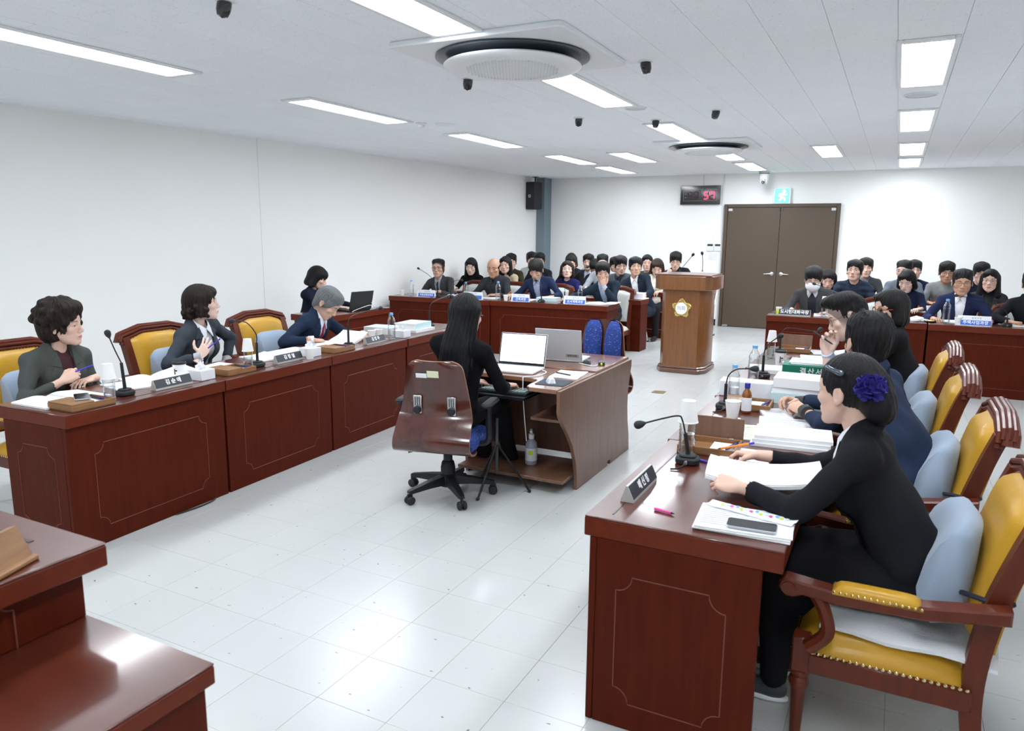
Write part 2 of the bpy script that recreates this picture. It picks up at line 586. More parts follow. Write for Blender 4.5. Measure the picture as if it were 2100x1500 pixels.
for _, x, y in cells[300:]:
    hx, hy = TX / 2 - .0006, TY / 2 - .0006
    rb.add([(x - hx, y - hy, 0), (x + hx, y - hy, 0), (x + hx, y + hy, 0), (x - hx, y + hy, 0), (x - hx, y - hy, -.005), (x + hx, y - hy, -.005), (x + hx, y + hy, -.005), (x - hx, y + hy, -.005)],
           [(0, 1, 2, 3), (0, 4, 5, 1), (1, 5, 6, 2), (2, 6, 7, 3), (3, 7, 4, 0)])
r = rb.build('far_tiles', M_FLOOR, floor, smooth=False); r['kind'] = 'stuff'

# ceiling
b = MB(); b.box(((X0 + X1) / 2, (Y0 + Y1) / 2, CH + .065), (X1 - X0 + .4, Y1 - Y0 + .4, 0.1))
ceiling = struct(b.build('ceiling', M_CEILBACK)); ceiling['label'] = 'white pitted mineral tile ceiling'
CX, CY = 0.325, 0.65
cells = []
for i in range(math.floor((X0 + .1) / CX) - 1, math.ceil((X1 + .1) / CX) + 1):
    off = 4.93 if (i % 2) else 4.61
    for j in range(-12, 16):
        x, y = -0.10 + (i + .5) * CX, off + (j + .5) * CY
        if X0 - .16 < x < X1 + .16 and Y0 - .3 < y < Y1 + .3:
            cells.append(((0 if seen(x, y, CH, 20) else 100) + math.hypot(x, y), x, y))
cells.sort()
tb = MB(); tb.box((0, 0, 0.0075), (CX - .0022, CY - .0022, 0.015), 0.001)
o0 = tb.build('ceiling_panel', M_CEIL, ceiling, T(cells[0][1], cells[0][2], CH), smooth=False)
for _, x, y in cells[1:300]:
    c = o0.copy(); COL.objects.link(c); c.matrix_local = T(x, y, CH)
rb = MB()
for _, x, y in cells[300:]:
    rb.box((x, y, CH + .0075), (CX - .003, CY - .003, 0.015))
r = rb.build('far_ceiling_panels', M_CEIL, ceiling, smooth=False); r['kind'] = 'stuff'


def wall(name, p, q, label, seams=()):
    """vertical wall panel between plan points p->q, room on the left of p->q"""
    d = Vector((q[0] - p[0], q[1] - p[1], 0)); Ln = d.length; d.normalize()
    M = Matrix.Translation((p[0], p[1], 0)) @ Matrix.Rotation(math.atan2(d.y, d.x), 4, 'Z')
    b = MB(); b.box((Ln / 2, -0.075, CH / 2), (Ln, 0.15, CH))
    w = struct(b.build(name, M_WALL, None, M)); w['label'] = label
    for sx in seams:
        sb = MB(); sb.box((sx, 0.001, CH / 2), (0.008, 0.004, CH), .0008); sb.build('joint_strip', M_SEAM, w)
    return w, M


# left wall runs slightly out of square, as in the photograph
LW0, LW1 = (-7.62, Y0), (-6.62, Y1 - .3)
wl, MLW = wall('wall_left', LW1, LW0, 'long off-white painted wall behind the council members', (7.08,))
wb, MBW = wall('wall_back', (X1, Y1), (-6.95, Y1), 'off-white back wall with the brown double door', (5.285,))
wr, MRW = wall('wall_right', (X1, Y0), (X1, Y1), 'off-white side wall beyond the officials')
wn, MNW = wall('wall_front', (-7.7, Y0), (X1, Y0), 'off-white wall behind the chair desk')

b = MB(); b.box((-6.65, Y1 - .16, CH / 2), (0.42, .34, CH), .004)
pil = b.build('trim_1', M_PILASTER); struct(pil); pil['label'] = 'blue-grey corner pilaster between the walls'

# baseboards
b = MB(); b.box((-4.7, Y1 - .008, .06), (3.5, .016, .12), .003)
struct(b.build('baseboard_back', M_BASEB))['label'] = 'black baseboard strip under the back wall'
b = MB(); b.box((0.75, Y1 - .008, .06), (3.15, .016, .12), .003)
struct(b.build('baseboard_right', M_BASEB))['label'] = 'black baseboard right of the double door'

# double door
dx0, dx1, dz = -2.90, -0.925, 2.262
door = link('door_1', None, None, T((dx0 + dx1) / 2, Y1, 0)); struct(door); door['label'] = 'brown steel double door with lever handles'
W = dx1 - dx0
b = MB()
b.box((-W / 2 + .03, -.02, dz / 2), (.06, .10, dz), .004); b.box((W / 2 - .03, -.02, dz / 2), (.06, .10, dz), .004)
b.box((0, -.02, dz - .03), (W - .12, .10, .06), .004)
b.build('door_frame', M_DOORFRAME, door)
lw = (W - .12) / 2
for sgn in (-1, 1):
    b = MB(); b.box((0, 0, (dz - .06) / 2 + .004), (lw - .008, .045, dz - .068), .003)
    leaf = b.build('door_leaf', M_DOOR, door, T(sgn * lw / 2, -.03, 0))
    hb = MB()
    hb.lathe([(0, 0), (.033, 0), (.033, .006), (.026, .012), (.012, .014), (.012, .045), (0, .045)], 20, T(0, 0, 0, rx=90))
    hb.tube([(0, -.045, 0), (-sgn * -.02, -.05, 0), (sgn * .06, -.052, .0), (sgn * .135, -.05, -.006)], [.012, .012, .0105, .008], 10)
    hb.build('lever_handle', M_STEEL, leaf, T(-sgn * (lw / 2 - .08), -.0225, 1.015))
    hg = MB(); hg.box((0, 0, 0), (.075, .012, .045), .002)
    hg.build('hinge_plate', M_STEEL, leaf, T(sgn * (lw / 2 - .05), -.026, dz - .10))
    if sgn < 0:
        hg = MB(); hg.box((0, 0, 0), (.1, .05, .03), .006); hg.build('floor_stop', M_STEEL, leaf, T(-lw / 2 + .07, -.045, .022))
    cl = MB(); cl.box((0, 0, 0), (.03, .02, .05), .003); cl.build('bolt_cover', M_DOORFRAME, leaf, T(-sgn * (lw / 2 - .03), -.03, dz - .1))

# surface conduits above clock
b = MB(); b.box((0, 0, 0), (.022, .014, .42), .004)
tr = b.build('trim_2', M_SEAM, None, T(-3.32, Y1 - .008, CH - .21)); struct(tr); tr['label'] = 'thin cable duct above the clock'
b = MB(); b.box((0, 0, 0), (.03, .02, CH - .0), .004)
tr = b.build('trim_3', M_SEAM, None, T(-2.945, Y1 - .011, CH / 2)); struct(tr); tr['label'] = 'thin vertical duct beside the double door'

# ---------------------------------------------------------------- ceiling fittings
M_FRAME = pm('light_frame', (0.78, 0.8, 0.82), 0.4)
M_DIFF = pm('light_diffuser', (0.9, 0.92, 0.95), 0.6, emit=(LIGHT_COLOR, LIGHT_STRENGTH))


def light_proto():
    root = link('ceiling_light', None)
    w, l = .325, 1.52
    b = MB()
    for sx in (-1, 1):
        b.box((sx * (w / 2 - .016), 0, 0), (.032, l, .016), .004)
        b.box((0, sx * (l / 2 - .03), 0), (w - .064, .06, .016), .004)
    b.build('frame', M_FRAME, root, T(0, 0, -.008))
    b = MB(); b.box((0, 0, 0), (w - .064, l - .12, .006), .001)
    b.build('diffuser', M_DIFF, root, T(0, 0, -.007))
    return root


lp = light_proto()
LP = [(-4.66, 3.16, 'long lit ceiling panel above the left wall, cut by the frame edge'),
      (-4.64, 5.74, 'lit ceiling panel in the left row, second from the camera'),
      (-4.54, 8.16, 'lit ceiling panel in the left row, third from the camera'),
      (-4.50, 10.70, 'lit ceiling panel in the left row over the front officials'),
      (-4.48, 12.65, 'lit ceiling panel deepest in the left row, by the corner pilaster'),
      (-2.30, 3.05, 'lit ceiling panel just before the near air conditioner'),
      (-2.27, 5.71, 'lit ceiling panel just beyond the near air conditioner'),
      (-2.25, 8.31, 'lit ceiling panel just before the far air conditioner'),
      (-2.24, 10.88, 'lit ceiling panel just beyond the far air conditioner'),
      (-2.23, 12.83, 'lit ceiling panel above the dome camera by the door'),
      (-3.53, 10.73, 'single lit ceiling panel between the left and middle rows'),
      (-0.92, 10.92, 'single lit ceiling panel between the middle and right rows'),
      (0.055, 5.77, 'largest lit ceiling panel of the right column'),
      (0.055, 8.43, 'second lit ceiling panel of the right column'),
      (0.055, 11.04, 'third lit ceiling panel of the right column'),
      (0.055, 13.00, 'last lit ceiling panel of the right column, by the back wall'),
      (0.055, 3.1, 'lit ceiling panel over the near right desk, above the picture'), (0.055, 0.4, 'lit ceiling panel right above the camera, outside the picture'), (-2.30, 0.4, 'lit ceiling panel over the presiding desk, outside the picture'), (-4.66, 0.5, 'lit ceiling panel in the near left corner, outside the picture')]
first = True
for x, y, lab in LP:
    o = lp if first else copy_tree(lp)
    first = False
    o.matrix_local = T(x, y, CH)
    tag(o, lab, 'ceiling light', 'ceiling light panels')

M_ACW = pm('ac_white', (0.78, 0.8, 0.82), 0.35)
M_ACG = pm('ac_grille', (0.62, 0.65, 0.68), 0.5)
M_ACD = pm('ac_dark_ring', (0.03, 0.045, 0.06), 0.25)


def ac_unit(x, y, lab):
    t = thing('ceiling_air_conditioner', lab, 'air conditioner', T(x, y, CH), 'round ceiling air conditioners')
    b = MB(); b.prism(rrect(1.13, 1.07, .04), .035, T(0, 0, -.035), .008); b.build('mounting_plate', M_ACW, t)
    b = MB(); b.lathe([(.465, -.034), (.478, -.037), (.48, -.046), (.46, -.05), (.41, -.05), (.36, -.06), (.34, -.09)], 64, cap=False); b.build('outlet_ring', M_ACD, t)
    b = MB(); b.lathe([(.3, -.07), (.422, -.08), (.43, -.088), (.422, -.096), (.36, -.107), (.2, -.113), (0, -.115)], 64, cap=False); p = b.build('round_panel', M_ACW, t)
    gb = MB()
    for i in range(-13, 14):
        for j in range(-13, 14):
            px, py = i * .022 + (.011 if j % 2 else 0), j * .022
            if px * px + py * py < .083:
                rr = math.hypot(px, py)
                gb.box((px, py, -.1138 + rr * rr * .045), (.014, .006, .003))
    g = gb.build('grille', M_ACG, p); g['kind'] = 'stuff'
    b = MB(); b.lathe([(.0, 0), (.026, 0), (.028, -.01), (.02, -.016), (0, -.017)], 16); b.build('sensor', M_BLACKPL, t, T(-.25, .36, -.05))
    return t


ac_unit(-2.23, 4.32, 'large round ceiling air conditioner between the two near light panels')
ac_unit(-2.19, 9.55, 'small round ceiling air conditioner further back between two light panels')

SPOTS = [(-3.02, 2.79, 'black ceiling spotlight cut by the top edge of the frame'), (-2.88, 4.88, 'black ceiling spotlight left of the near air conditioner'),
         (-1.56, 4.9, 'largest black ceiling spotlight right of the near air conditioner'), (-2.85, 6.93, 'small black ceiling spotlight over the stenographer desk'),
         (-2.21, 7.35, 'small black ceiling spotlight touching the third middle light panel'), (-1.55, 7.01, 'small black ceiling spotlight right of the middle light row')]
sp0 = None
for x, y, lab in SPOTS:
    if sp0 is None:
        sp0 = link('ceiling_spotlight', None)
        b = MB(); b.lathe([(0, 0), (.052, 0), (.05, -.008), (.036, -.012), (0, -.012)], 24); b.build('mount_ring', M_FRAME, sp0)
        b = MB(); b.lathe([(.0, -.01), (.034, -.01), (.036, -.03), (.034, -.055), (.026, -.078), (0, -.088)], 24, T(0, 0, 0, rx=14)); b.build('housing', M_BLACKGLOSS, sp0)
        o = sp0
    else:
        o = copy_tree(sp0)
    o.matrix_local = T(x, y, CH, RND.uniform(0, 360))
    tag(o, lab, 'spotlight', 'black ceiling spotlights')

for x, y, rr, lab in ((-2.18, 6.62, .10, 'flat round white ceiling speaker past the second middle light'), (0.06, 6.93, .125, 'flat round grey ceiling speaker between right column lights')):
    t = thing('ceiling_speaker', lab, 'speaker', T(x, y, CH), 'round ceiling speakers')
    b = MB(); b.lathe([(rr, 0), (rr, -.006), (rr - .012, -.011), (rr - .016, -.008)], 40, cap=False); b.build('rim', M_FRAME, t)
    b = MB(); b.lathe([(rr - .016, -.006), (.03, -.012), (0, -.012)], 40, cap=False); b.build('mesh_cover', M_ACG, t)
t = thing('smoke_detector', 'small white smoke detector left of the near air conditioner', 'smoke detector', T(-4.47, 6.62, CH))
b = MB(); b.lathe([(0, 0), (.055, 0), (.055, -.012), (.045, -.02), (0, -.02)], 24); b.build('base', M_WHITEPL, t)
b = MB(); b.lathe([(.03, -.02), (.034, -.035), (.022, -.045), (0, -.046)], 20, cap=False); b.build('cap', M_WHITEPL, t)
b = MB(); b.lathe([(0, 0), (.1, 0), (.096, -.008), (0, -.01)], 32)
tag(b.build('ceiling_cover', M_FRAME, None, T(-4.28, 6.78, CH)), 'flat round cover beside the smoke detector', 'cover')

# ---------------------------------------------------------------- fittings on the back wall
t = thing('digital_timer', 'black wall timer with red 57 lit beside the double door', 'timer', T(-3.365, Y1, 2.435))
b = MB(); b.box((0, -.03, 0), (.74, .06, .345), .006); b.build('case', M_BLACKGLOSS, t)
M_TRIMG = pm('timer_line', (0.35, 0.33, 0.24), 0.5)
b = MB()
b.box((0, -.0612, -.105), (.62, .002, .004)); b.box((-.31, -.0612, -.0), (.004, .002, .21)); b.box((.31, -.0612, 0), (.004, .002, .21)); b.box((-.2, -.0612, .105), (.22, .002, .004)); b.box((.2, -.0612, .105), (.22, .002, .004))
b.build('outline', M_TRIMG, t)
M_LEDON = pm('led_on', (0.9, 0.02, 0.06), 0.4, emit=((1.0, 0.02, 0.08), 4.0))
M_LEDOFF = pm('led_off', (0.05, 0.003, 0.006), 0.4)
SEG = {'5': 'afgcd', '7': 'fabc', '8': ''}
segs = {'a': ((0, .065), 0), 'g': ((0, 0), 0), 'd': ((0, -.065), 0), 'f': ((-.038, .033), 1), 'b': ((.038, .033), 1), 'e': ((-.038, -.033), 1), 'c': ((.038, -.033), 1)}
for k, (ch, px) in enumerate((('8', -.185), ('8', -.075), ('5', .11), ('7', .225))):
    on = MB(); off = MB(); n_on = 0
    for sname, ((sx, sz), vert) in segs.items():
        lit = sname in SEG[ch]
        bb = on if lit else off
        n_on += lit
        bb.box((px + sx + sz * .12, -.0615, sz - .008), (.018, .003, .05) if vert else (.056, .003, .018), .001)
    if n_on:
        on.build('digit', M_LEDON, t)
    off.build('unlit_digit', M_LEDOFF, t)
b = MB()
for k in range(9):
    b.box((-.06 + k * .015, -.0615, .105), (.009, .002, .012))
b.build('printed_mark', M_TRIMG, t)
b = MB(); b.box((-.27, -.0615, .02), (.03, .002, .008)); b.box((-.27, -.0615, -.045), (.03, .002, .008)); b.build('indicator_marks', M_TRIMG, t)

t = thing('exit_sign', 'lit green and white exit sign above the double door', 'exit sign', T(-1.905, Y1, 2.4))
b = MB(); b.box((0, -.04, 0), (.3, .08, .275), .008); b.build('case', M_WHITEPL, t)
M_EXITG = pm('exit_green', (0.05, 0.6, 0.42), 0.4, emit=((0.1, 0.9, 0.65), 2.2))
M_EXITW = pm('exit_white', (0.9, 1, 0.95), 0.4, emit=((0.85, 1.0, 0.95), 6.0))
b = MB(); b.box((0, -.081, 0), (.25, .004, .25), .001); b.build('green_face', M_EXITG, t)
b = MB()
b.sphere((.03, -.084, .075), (.03, .003, .03), 14, 8)
b.tube([(.02, -.084, .04), (-.02, -.084, -.01), (.0, -.084, -.04), (-.045, -.084, -.085)], .014, 8)
b.tube([(-.02, -.084, -.005), (.04, -.084, -.04), (.055, -.084, -.085)], .014, 8)
b.tube([(.02, -.084, .035), (-.04, -.084, .03), (-.06, -.084, -.01)], .011, 8)
b.tube([(.02, -.084, .035), (.06, -.084, .01), (.085, -.084, .03)], .011, 8)
b.build('running_figure', M_EXITW, t)

t = thing('dome_camera', 'white swivel camera hanging from the ceiling near the exit sign', 'camera', T(-2.185, 13.9, CH))
b = MB(); b.lathe([(0, 0), (.092, 0), (.092, -.03), (.088, -.034), (0, -.034)], 32); b.build('base', M_SILVER, t)
b = MB(); b.lathe([(.086, -.034), (.086, -.046), (.0, -.046)], 32, cap=False); b.build('collar', M_BLACKPL, t)
b = MB(); b.lathe([(.084, -.046), (.08, -.1), (.07, -.17), (.055, -.215), (.03, -.232), (0, -.236)], 32, cap=False); hd = b.build('head', M_WHITEPL, t)
b = MB(); b.box((0, -.062, -.175), (.07, .05, .115), .02); lh = b.build('lens_block', M_SILVER, hd)
b = MB(); b.lathe([(.024, 0), (.026, .012), (.018, .014), (0, .010)], 20, T(0, -.086, -.185, rx=90), cap=False); b.build('lens', M_BLACKGLOSS, hd)

t = thing('wall_speaker', 'black box speaker hung by the corner pilaster', 'speaker', T(-6.53, 13.62, 2.44, -12))
b = MB(); b.box((0, 0, 0), (.22, .26, .53), .012); b.build('cabinet', M_BLACKRUB, t)
b = MB(); b.box((0, -.133, 0), (.19, .008, .5), .003); b.build('front_grille', M_BLACKPL, t)
b = MB()
for sx in (-1, 1):
    b.box((sx * .02, -.139, -.01), (.012, .004, .052), .002); b.box((0, -.139, -.01 + sx * .02), (.05, .004, .012), .002)
b.build('badge', M_TXTWHITE, t)
b = MB(); b.tube([(0, .05, .25), (0, .05, .37)], .018, 10); b.box((0, .05, .365), (.1, .1, .01), .002); b.build('bracket', M_DKGREY, t)

for x, lab in ((-3.135, 'white thermostat with dark display, left of the pair'), (-2.995, 'white thermostat with dark display, right beside the door')):
    t = thing('thermostat', lab, 'thermostat', T(x, Y1, 1.475), 'thermostats by the door')
    b = MB(); b.box((0, -.012, 0), (.128, .024, .145), .005); b.build('case', M_WHITEPL, t)
    b = MB(); b.box((0, -.025, .04), (.1, .003, .04), .001); b.build('display', pm('lcd_dark', (0.05, 0.07, 0.06), 0.2), t)
    b = MB(); b.box((0, -.025, -.03), (.09, .003, .004)); b.build('button_row', M_ACG, t)
for x, lab in ((-3.125, 'white wall switch plate under the left thermostat'), (-3.035, 'white wall switch plate under the right thermostat')):
    t = thing('light_switch', lab, 'switch', T(x, Y1, 1.305), 'wall switches by the door')
    b = MB(); b.box((0, -.005, 0), (.082, .01, .125), .002); b.build('plate', M_WHITEPL, t)
    b = MB(); b.box((0, -.012, 0), (.04, .006, .07), .002); b.build('rocker', M_FRAME, t)
# brass floor socket
t = thing('floor_socket', 'small brass floor socket lid before the podium', 'floor socket', T(-2.18, 7.78, 0))
b = MB(); b.box((0, 0, .003), (.13, .13, .006), .002); b.build('plate', pm('worn_brass', (0.3, 0.24, 0.14), 0.4, metal=0.8), t)
b = MB(); b.lathe([(0, .006), (.04, .006), (.04, .009), (0, .009)], 24); b.build('lid', pm('worn_brass', (0.3, 0.24, 0.14)), t)
# ================================================================ desks


def moulding(w, h, r, rad=.0022):
    """closed line frame w x h with concave corners, in xz plane at y=0, centred"""
    pts = []
    for (sx, sz, a0) in ((1, 1, 270), (-1, 1, 0), (-1, -1, 90), (1, -1, 180)):
        cx, cz = sx * w / 2, sz * h / 2
        arc = []
        for k in range(7):
            a = math.radians({(1, 1): 270, (-1, 1): 0, (-1, -1): 90, (1, -1): 180}[(sx, sz)] - 90 * k / 6)
            arc.append((cx + r * math.cos(a), 0, cz + r * math.sin(a)))
        pts += arc
    pts.append(pts[0])
    b = MB(); b.tube(pts, rad, 6, caps=False)
    return b


def desk(name, label, M, w, d, h=.76, frames=1, ends=(False, False), group=None, inlay=True, over=.02, back_over=.05, endframe=True):
    t = thing(name, label, 'desk', M, group)
    th = .072
    b = MB(); b.mat(M_EDGE); b.box((w / 2, d / 2, h - .003 - th / 2), (w - .003, d, th - .006), .003); b.mat(M_MAHOG_TOP); b.box((w / 2, d / 2, h - .0035), (w - .003, d, .007), .003)
    top = b.build('desk_top', None, t)
    if inlay:
        g = MB(); g.box((w / 2, .085, h + .0006), (w - .1, .006, .0016))
        for s_ in (0, 1):
            pass
        g.build('inlay_line', pm('inlay_dark', (0.03, 0.008, 0.006), 0.3), top)
    y0 = over
    b = MB(); b.box((w / 2, y0 + .0125, (h - th) / 2), (w - .01, .025, h - th), .003); fp = b.build('front_panel', M_MAHOG, t)
    fw = (w - .01) / frames
    for k in range(frames):
        m = moulding(fw - .3, h - th - .22, .055)
        m.build('moulding', M_GROOVE, fp, T(.005 + fw * (k + .5), y0 - .0005, (h - th) / 2 - .01))
    for s_ in (0, 1):
        x = w - .017 if s_ else .017
        b = MB(); b.box((x, (y0 + .026 + d - back_over) / 2, (h - th) / 2), (.025, d - back_over - y0 - .026, h - th), .003)
        ep = b.build('end_panel', M_MAHOG, t)
        if ends[s_] and endframe:
            m = moulding(d - back_over - .22, h - th - .22, .055)
            m.build('moulding', M_GROOVE, ep, T(w - .004 if s_ else .004, (y0 + d - back_over) / 2, (h - th) / 2 - .01, rz=90 if s_ else -90))
    b = MB(); b.box((w / 2, d - back_over - .13, h - th - .12), (w - .06, .02, .2), .002); b.build('modesty_rail', M_MAHOG, t)
    return t


LDROT = 90 + 2.25


def ldx(y):
    return -3.70 - .0393 * (y - 2.2)


LDN = [('council desk at the near end of the left row', 2.22, 1.07), ('middle council desk of the left row under the second nameplate', 3.29, 1.065), ('council desk of the left row before the bowed man', 4.355, 1.06), ('empty-topped end desk of the left row behind the stenographer', 5.425, 1.13)]
for i, (lab, y, w) in enumerate(LDN):
    desk('council_desk', 'dark mahogany ' + lab, T(ldx(y), y, 0, LDROT), w - .006, .58, ends=(i == 0, i == 3), group='council desks in the left row')
RDN = [('council desk at the near end of the right row', 2.23, 1.075), ('second council desk of the right row with the folded hands', 3.305, 1.07), ('third council desk of the right row with the green book', 4.375, 1.07), ('last council desk of the right row', 5.445, 1.2)]
for i, (lab, y, w) in enumerate(RDN):
    desk('council_desk', 'dark mahogany ' + lab, T(-.865 - .012 * (i), y + w, 0, -90), w - .006, .645, ends=(False, i == 0), group='council desks in the right row', back_over=.06)

# the clerk's small desk behind the left row
desk('side_desk', 'small mahogany side desk carrying the open black laptop', T(-5.62, 6.42, 0, 91.5), 1.2, .55, ends=(False, True), inlay=False)
# officials' tables
desk('official_table', 'long mahogany table of the front officials, wall half', T(-6.74, 9.05, 0, 3.6), 1.68, .6, ends=(True, False), inlay=False, group='front official tables at the left')
desk('official_table', 'long mahogany table of the front officials, podium half', T(-5.06, 9.16, 0, 3.6), 1.72, .6, ends=(False, True), inlay=False, group='front official tables at the left')
desk('back_table', 'narrow mahogany second row table with a thick book at its end', T(-5.16, 10.38, 0, 0), 1.93, .4, ends=(False, True), inlay=False, group='second row tables at the left', endframe=False)
desk('back_table', 'narrow mahogany second row table towards the left wall', T(-6.85, 10.38, 0, 0), 1.68, .4, inlay=False, group='second row tables at the left')
desk('back_table', 'narrow mahogany third row table beside the podium', T(-4.6, 11.95, 0, 0), 1.72, .4, inlay=False, group='third row tables at the left')
desk('back_table', 'narrow mahogany third row table towards the pilaster', T(-6.5, 11.95, 0, 0), 1.89, .4, inlay=False, group='third row tables at the left')
desk('official_table', 'mahogany table in front of the masked man', T(-1.33, 9.28, 0, 0), 1.7, .6, ends=(True, False), inlay=False, group='front official tables at the right')
desk('official_table', 'mahogany table in front of the man in the navy jacket', T(.38, 9.27, 0, 0), 1.75, .6, inlay=False, group='front official tables at the right')
desk('back_table', 'narrow mahogany table with a paper cup behind the masked man', T(-.95, 10.6, 0, 0), 1.55, .4, inlay=False, group='second row tables at the right')
desk('back_table', 'narrow mahogany table behind the navy jacket man', T(.62, 10.6, 0, 0), 1.6, .4, inlay=False, group='second row tables at the right')
desk('back_table', 'narrow mahogany table in the last row at the right wall', T(.0, 11.85, 0, 0), 2.2, .4, inlay=False, group='third row tables at the right')

# the presiding desk in the near corner, two tiers
t = thing('presiding_desk', 'two-tier mahogany presiding desk cut by the near corner', 'desk', T(-1.26, 1.03, 0))
b = MB(); b.mat(M_EDGE); b.box((-.75, -.4, .731), (1.5, .8, .043), .003); b.mat(M_MAHOG_TOP); b.box((-.75, -.4, .7565), (1.5, .8, .007), .003); b.build('lower_top', None, t)
b = MB(); b.box((-.75, -.4, .354), (1.47, .77, .708), .004); b.build('lower_body', M_MAHOG, t)
b = MB(); b.box((-.97, -.4, .825), (1.06, .79, .13), .003); ub = b.build('upper_body', M_MAHOG, t)
m = moulding(.5, .2, .035); m.build('moulding', M_GROOVE, ub, T(-.439, -.42, .79, 90))
b = MB(); b.mat(M_EDGE); b.box((-.95, -.39, .9165), (1.12, .84, .053), .003); b.mat(M_MAHOG_TOP); b.box((-.95, -.39, .9465), (1.12, .84, .007), .003); ut = b.build('upper_top', None, t)
b = MB(); b.box((-1.0, -.055, .9505), (.9, .012, .002)); b.build('inlay_line', MATS['inlay_dark'], ut)
t = thing('desk_plaque', 'wooden desk plaque on the near presiding desk, cut by the frame', 'nameplate', T(-1.685, .77, .9505, 110))
MX = Matrix.Translation((-.15, 0, 0)) @ Matrix(((0, 0, 1, 0), (1, 0, 0, 0), (0, 1, 0, 0), (0, 0, 0, 1)))
b = MB(); b.prism([(-.03, .012), (.03, .012), (.022, .075), (.004, .08)], .3, MX, .002); b.build('wedge', M_TRAY, t, merge=True)
b = MB(); b.box((0, 0, .006), (.31, .085, .012), .003); b.build('foot', M_TRAY, t)

# ================================================================ podium
t = thing('podium', 'oak speaking podium with a gold council emblem', 'podium', T(-2.29, 9.0, 0))


def octo(hw, d0, d1, cx_, cy_):
    return [(-hw + cx_, d0), (hw - cx_, d0), (hw, d0 + cy_), (hw, d1), (-hw, d1), (-hw, d0 + cy_)]


b = MB(); b.prism(octo(.31, 0, .62, .075, .13), .055, None, .008); b.prism(octo(.298, .01, .61, .075, .13), .03, T(0, 0, .055), .01); b.build('plinth', M_OAK_TRIM, t)
b = MB(); b.prism(octo(.28, .025, .58, .07, .13), .96, T(0, 0, .08), .004); b.build('body', M_OAK, t)
b = MB(); b.prism(octo(.37, -.02, .62, .09, .15), .17, T(0, 0, 1.035), .006); hd = b.build('head', M_OAK, t)
b = MB(); b.prism([(-.37 + .02, .0), (.35, .0), (.35, .6), (-.35, .6)], .02, T(0, 0, 1.205), .004); b.build('reading_top', M_OAK_TRIM, hd)
em = link('emblem', None, t, T(0, .0245, .81, rx=90))
b = MB()
pts = []
for k in range(60):
    a = math.radians(90 + 6 * k)
    r_ = .106 + .018 * math.cos(5 * (a - math.pi / 2)) + .005 * math.cos(25 * a)
    pts.append((r_ * math.cos(a), r_ * math.sin(a)))
b.prism(pts, .012, None, .004)
for k in range(25):
    a = math.radians(90 + 14.4 * k)
    r_ = .092 + .016 * math.cos(5 * (a - math.pi / 2))
    b.sphere((r_ * math.cos(a), r_ * math.sin(a), .012), (.009, .009, .006), 10, 6)
b.build('gold_petals', M_GOLD, em)
b = MB(); b.lathe([(.076, .012), (.076, .018), (.07, .021), (.0, .021)], 40); b.build('white_disc', M_TXTWHITE, em)
b = MB(); b.lathe([(.076, .012), (.08, .017), (.076, .0225), (.072, .0215)], 40, cap=False); b.build('gold_rim', M_GOLD, em)
lettering(em, '의회', .058, T(0, 0, .0215), M_INK, bold=.0006)

# ================================================================ armchairs


def _unused(b, pts, w, th, M=None):
    pass


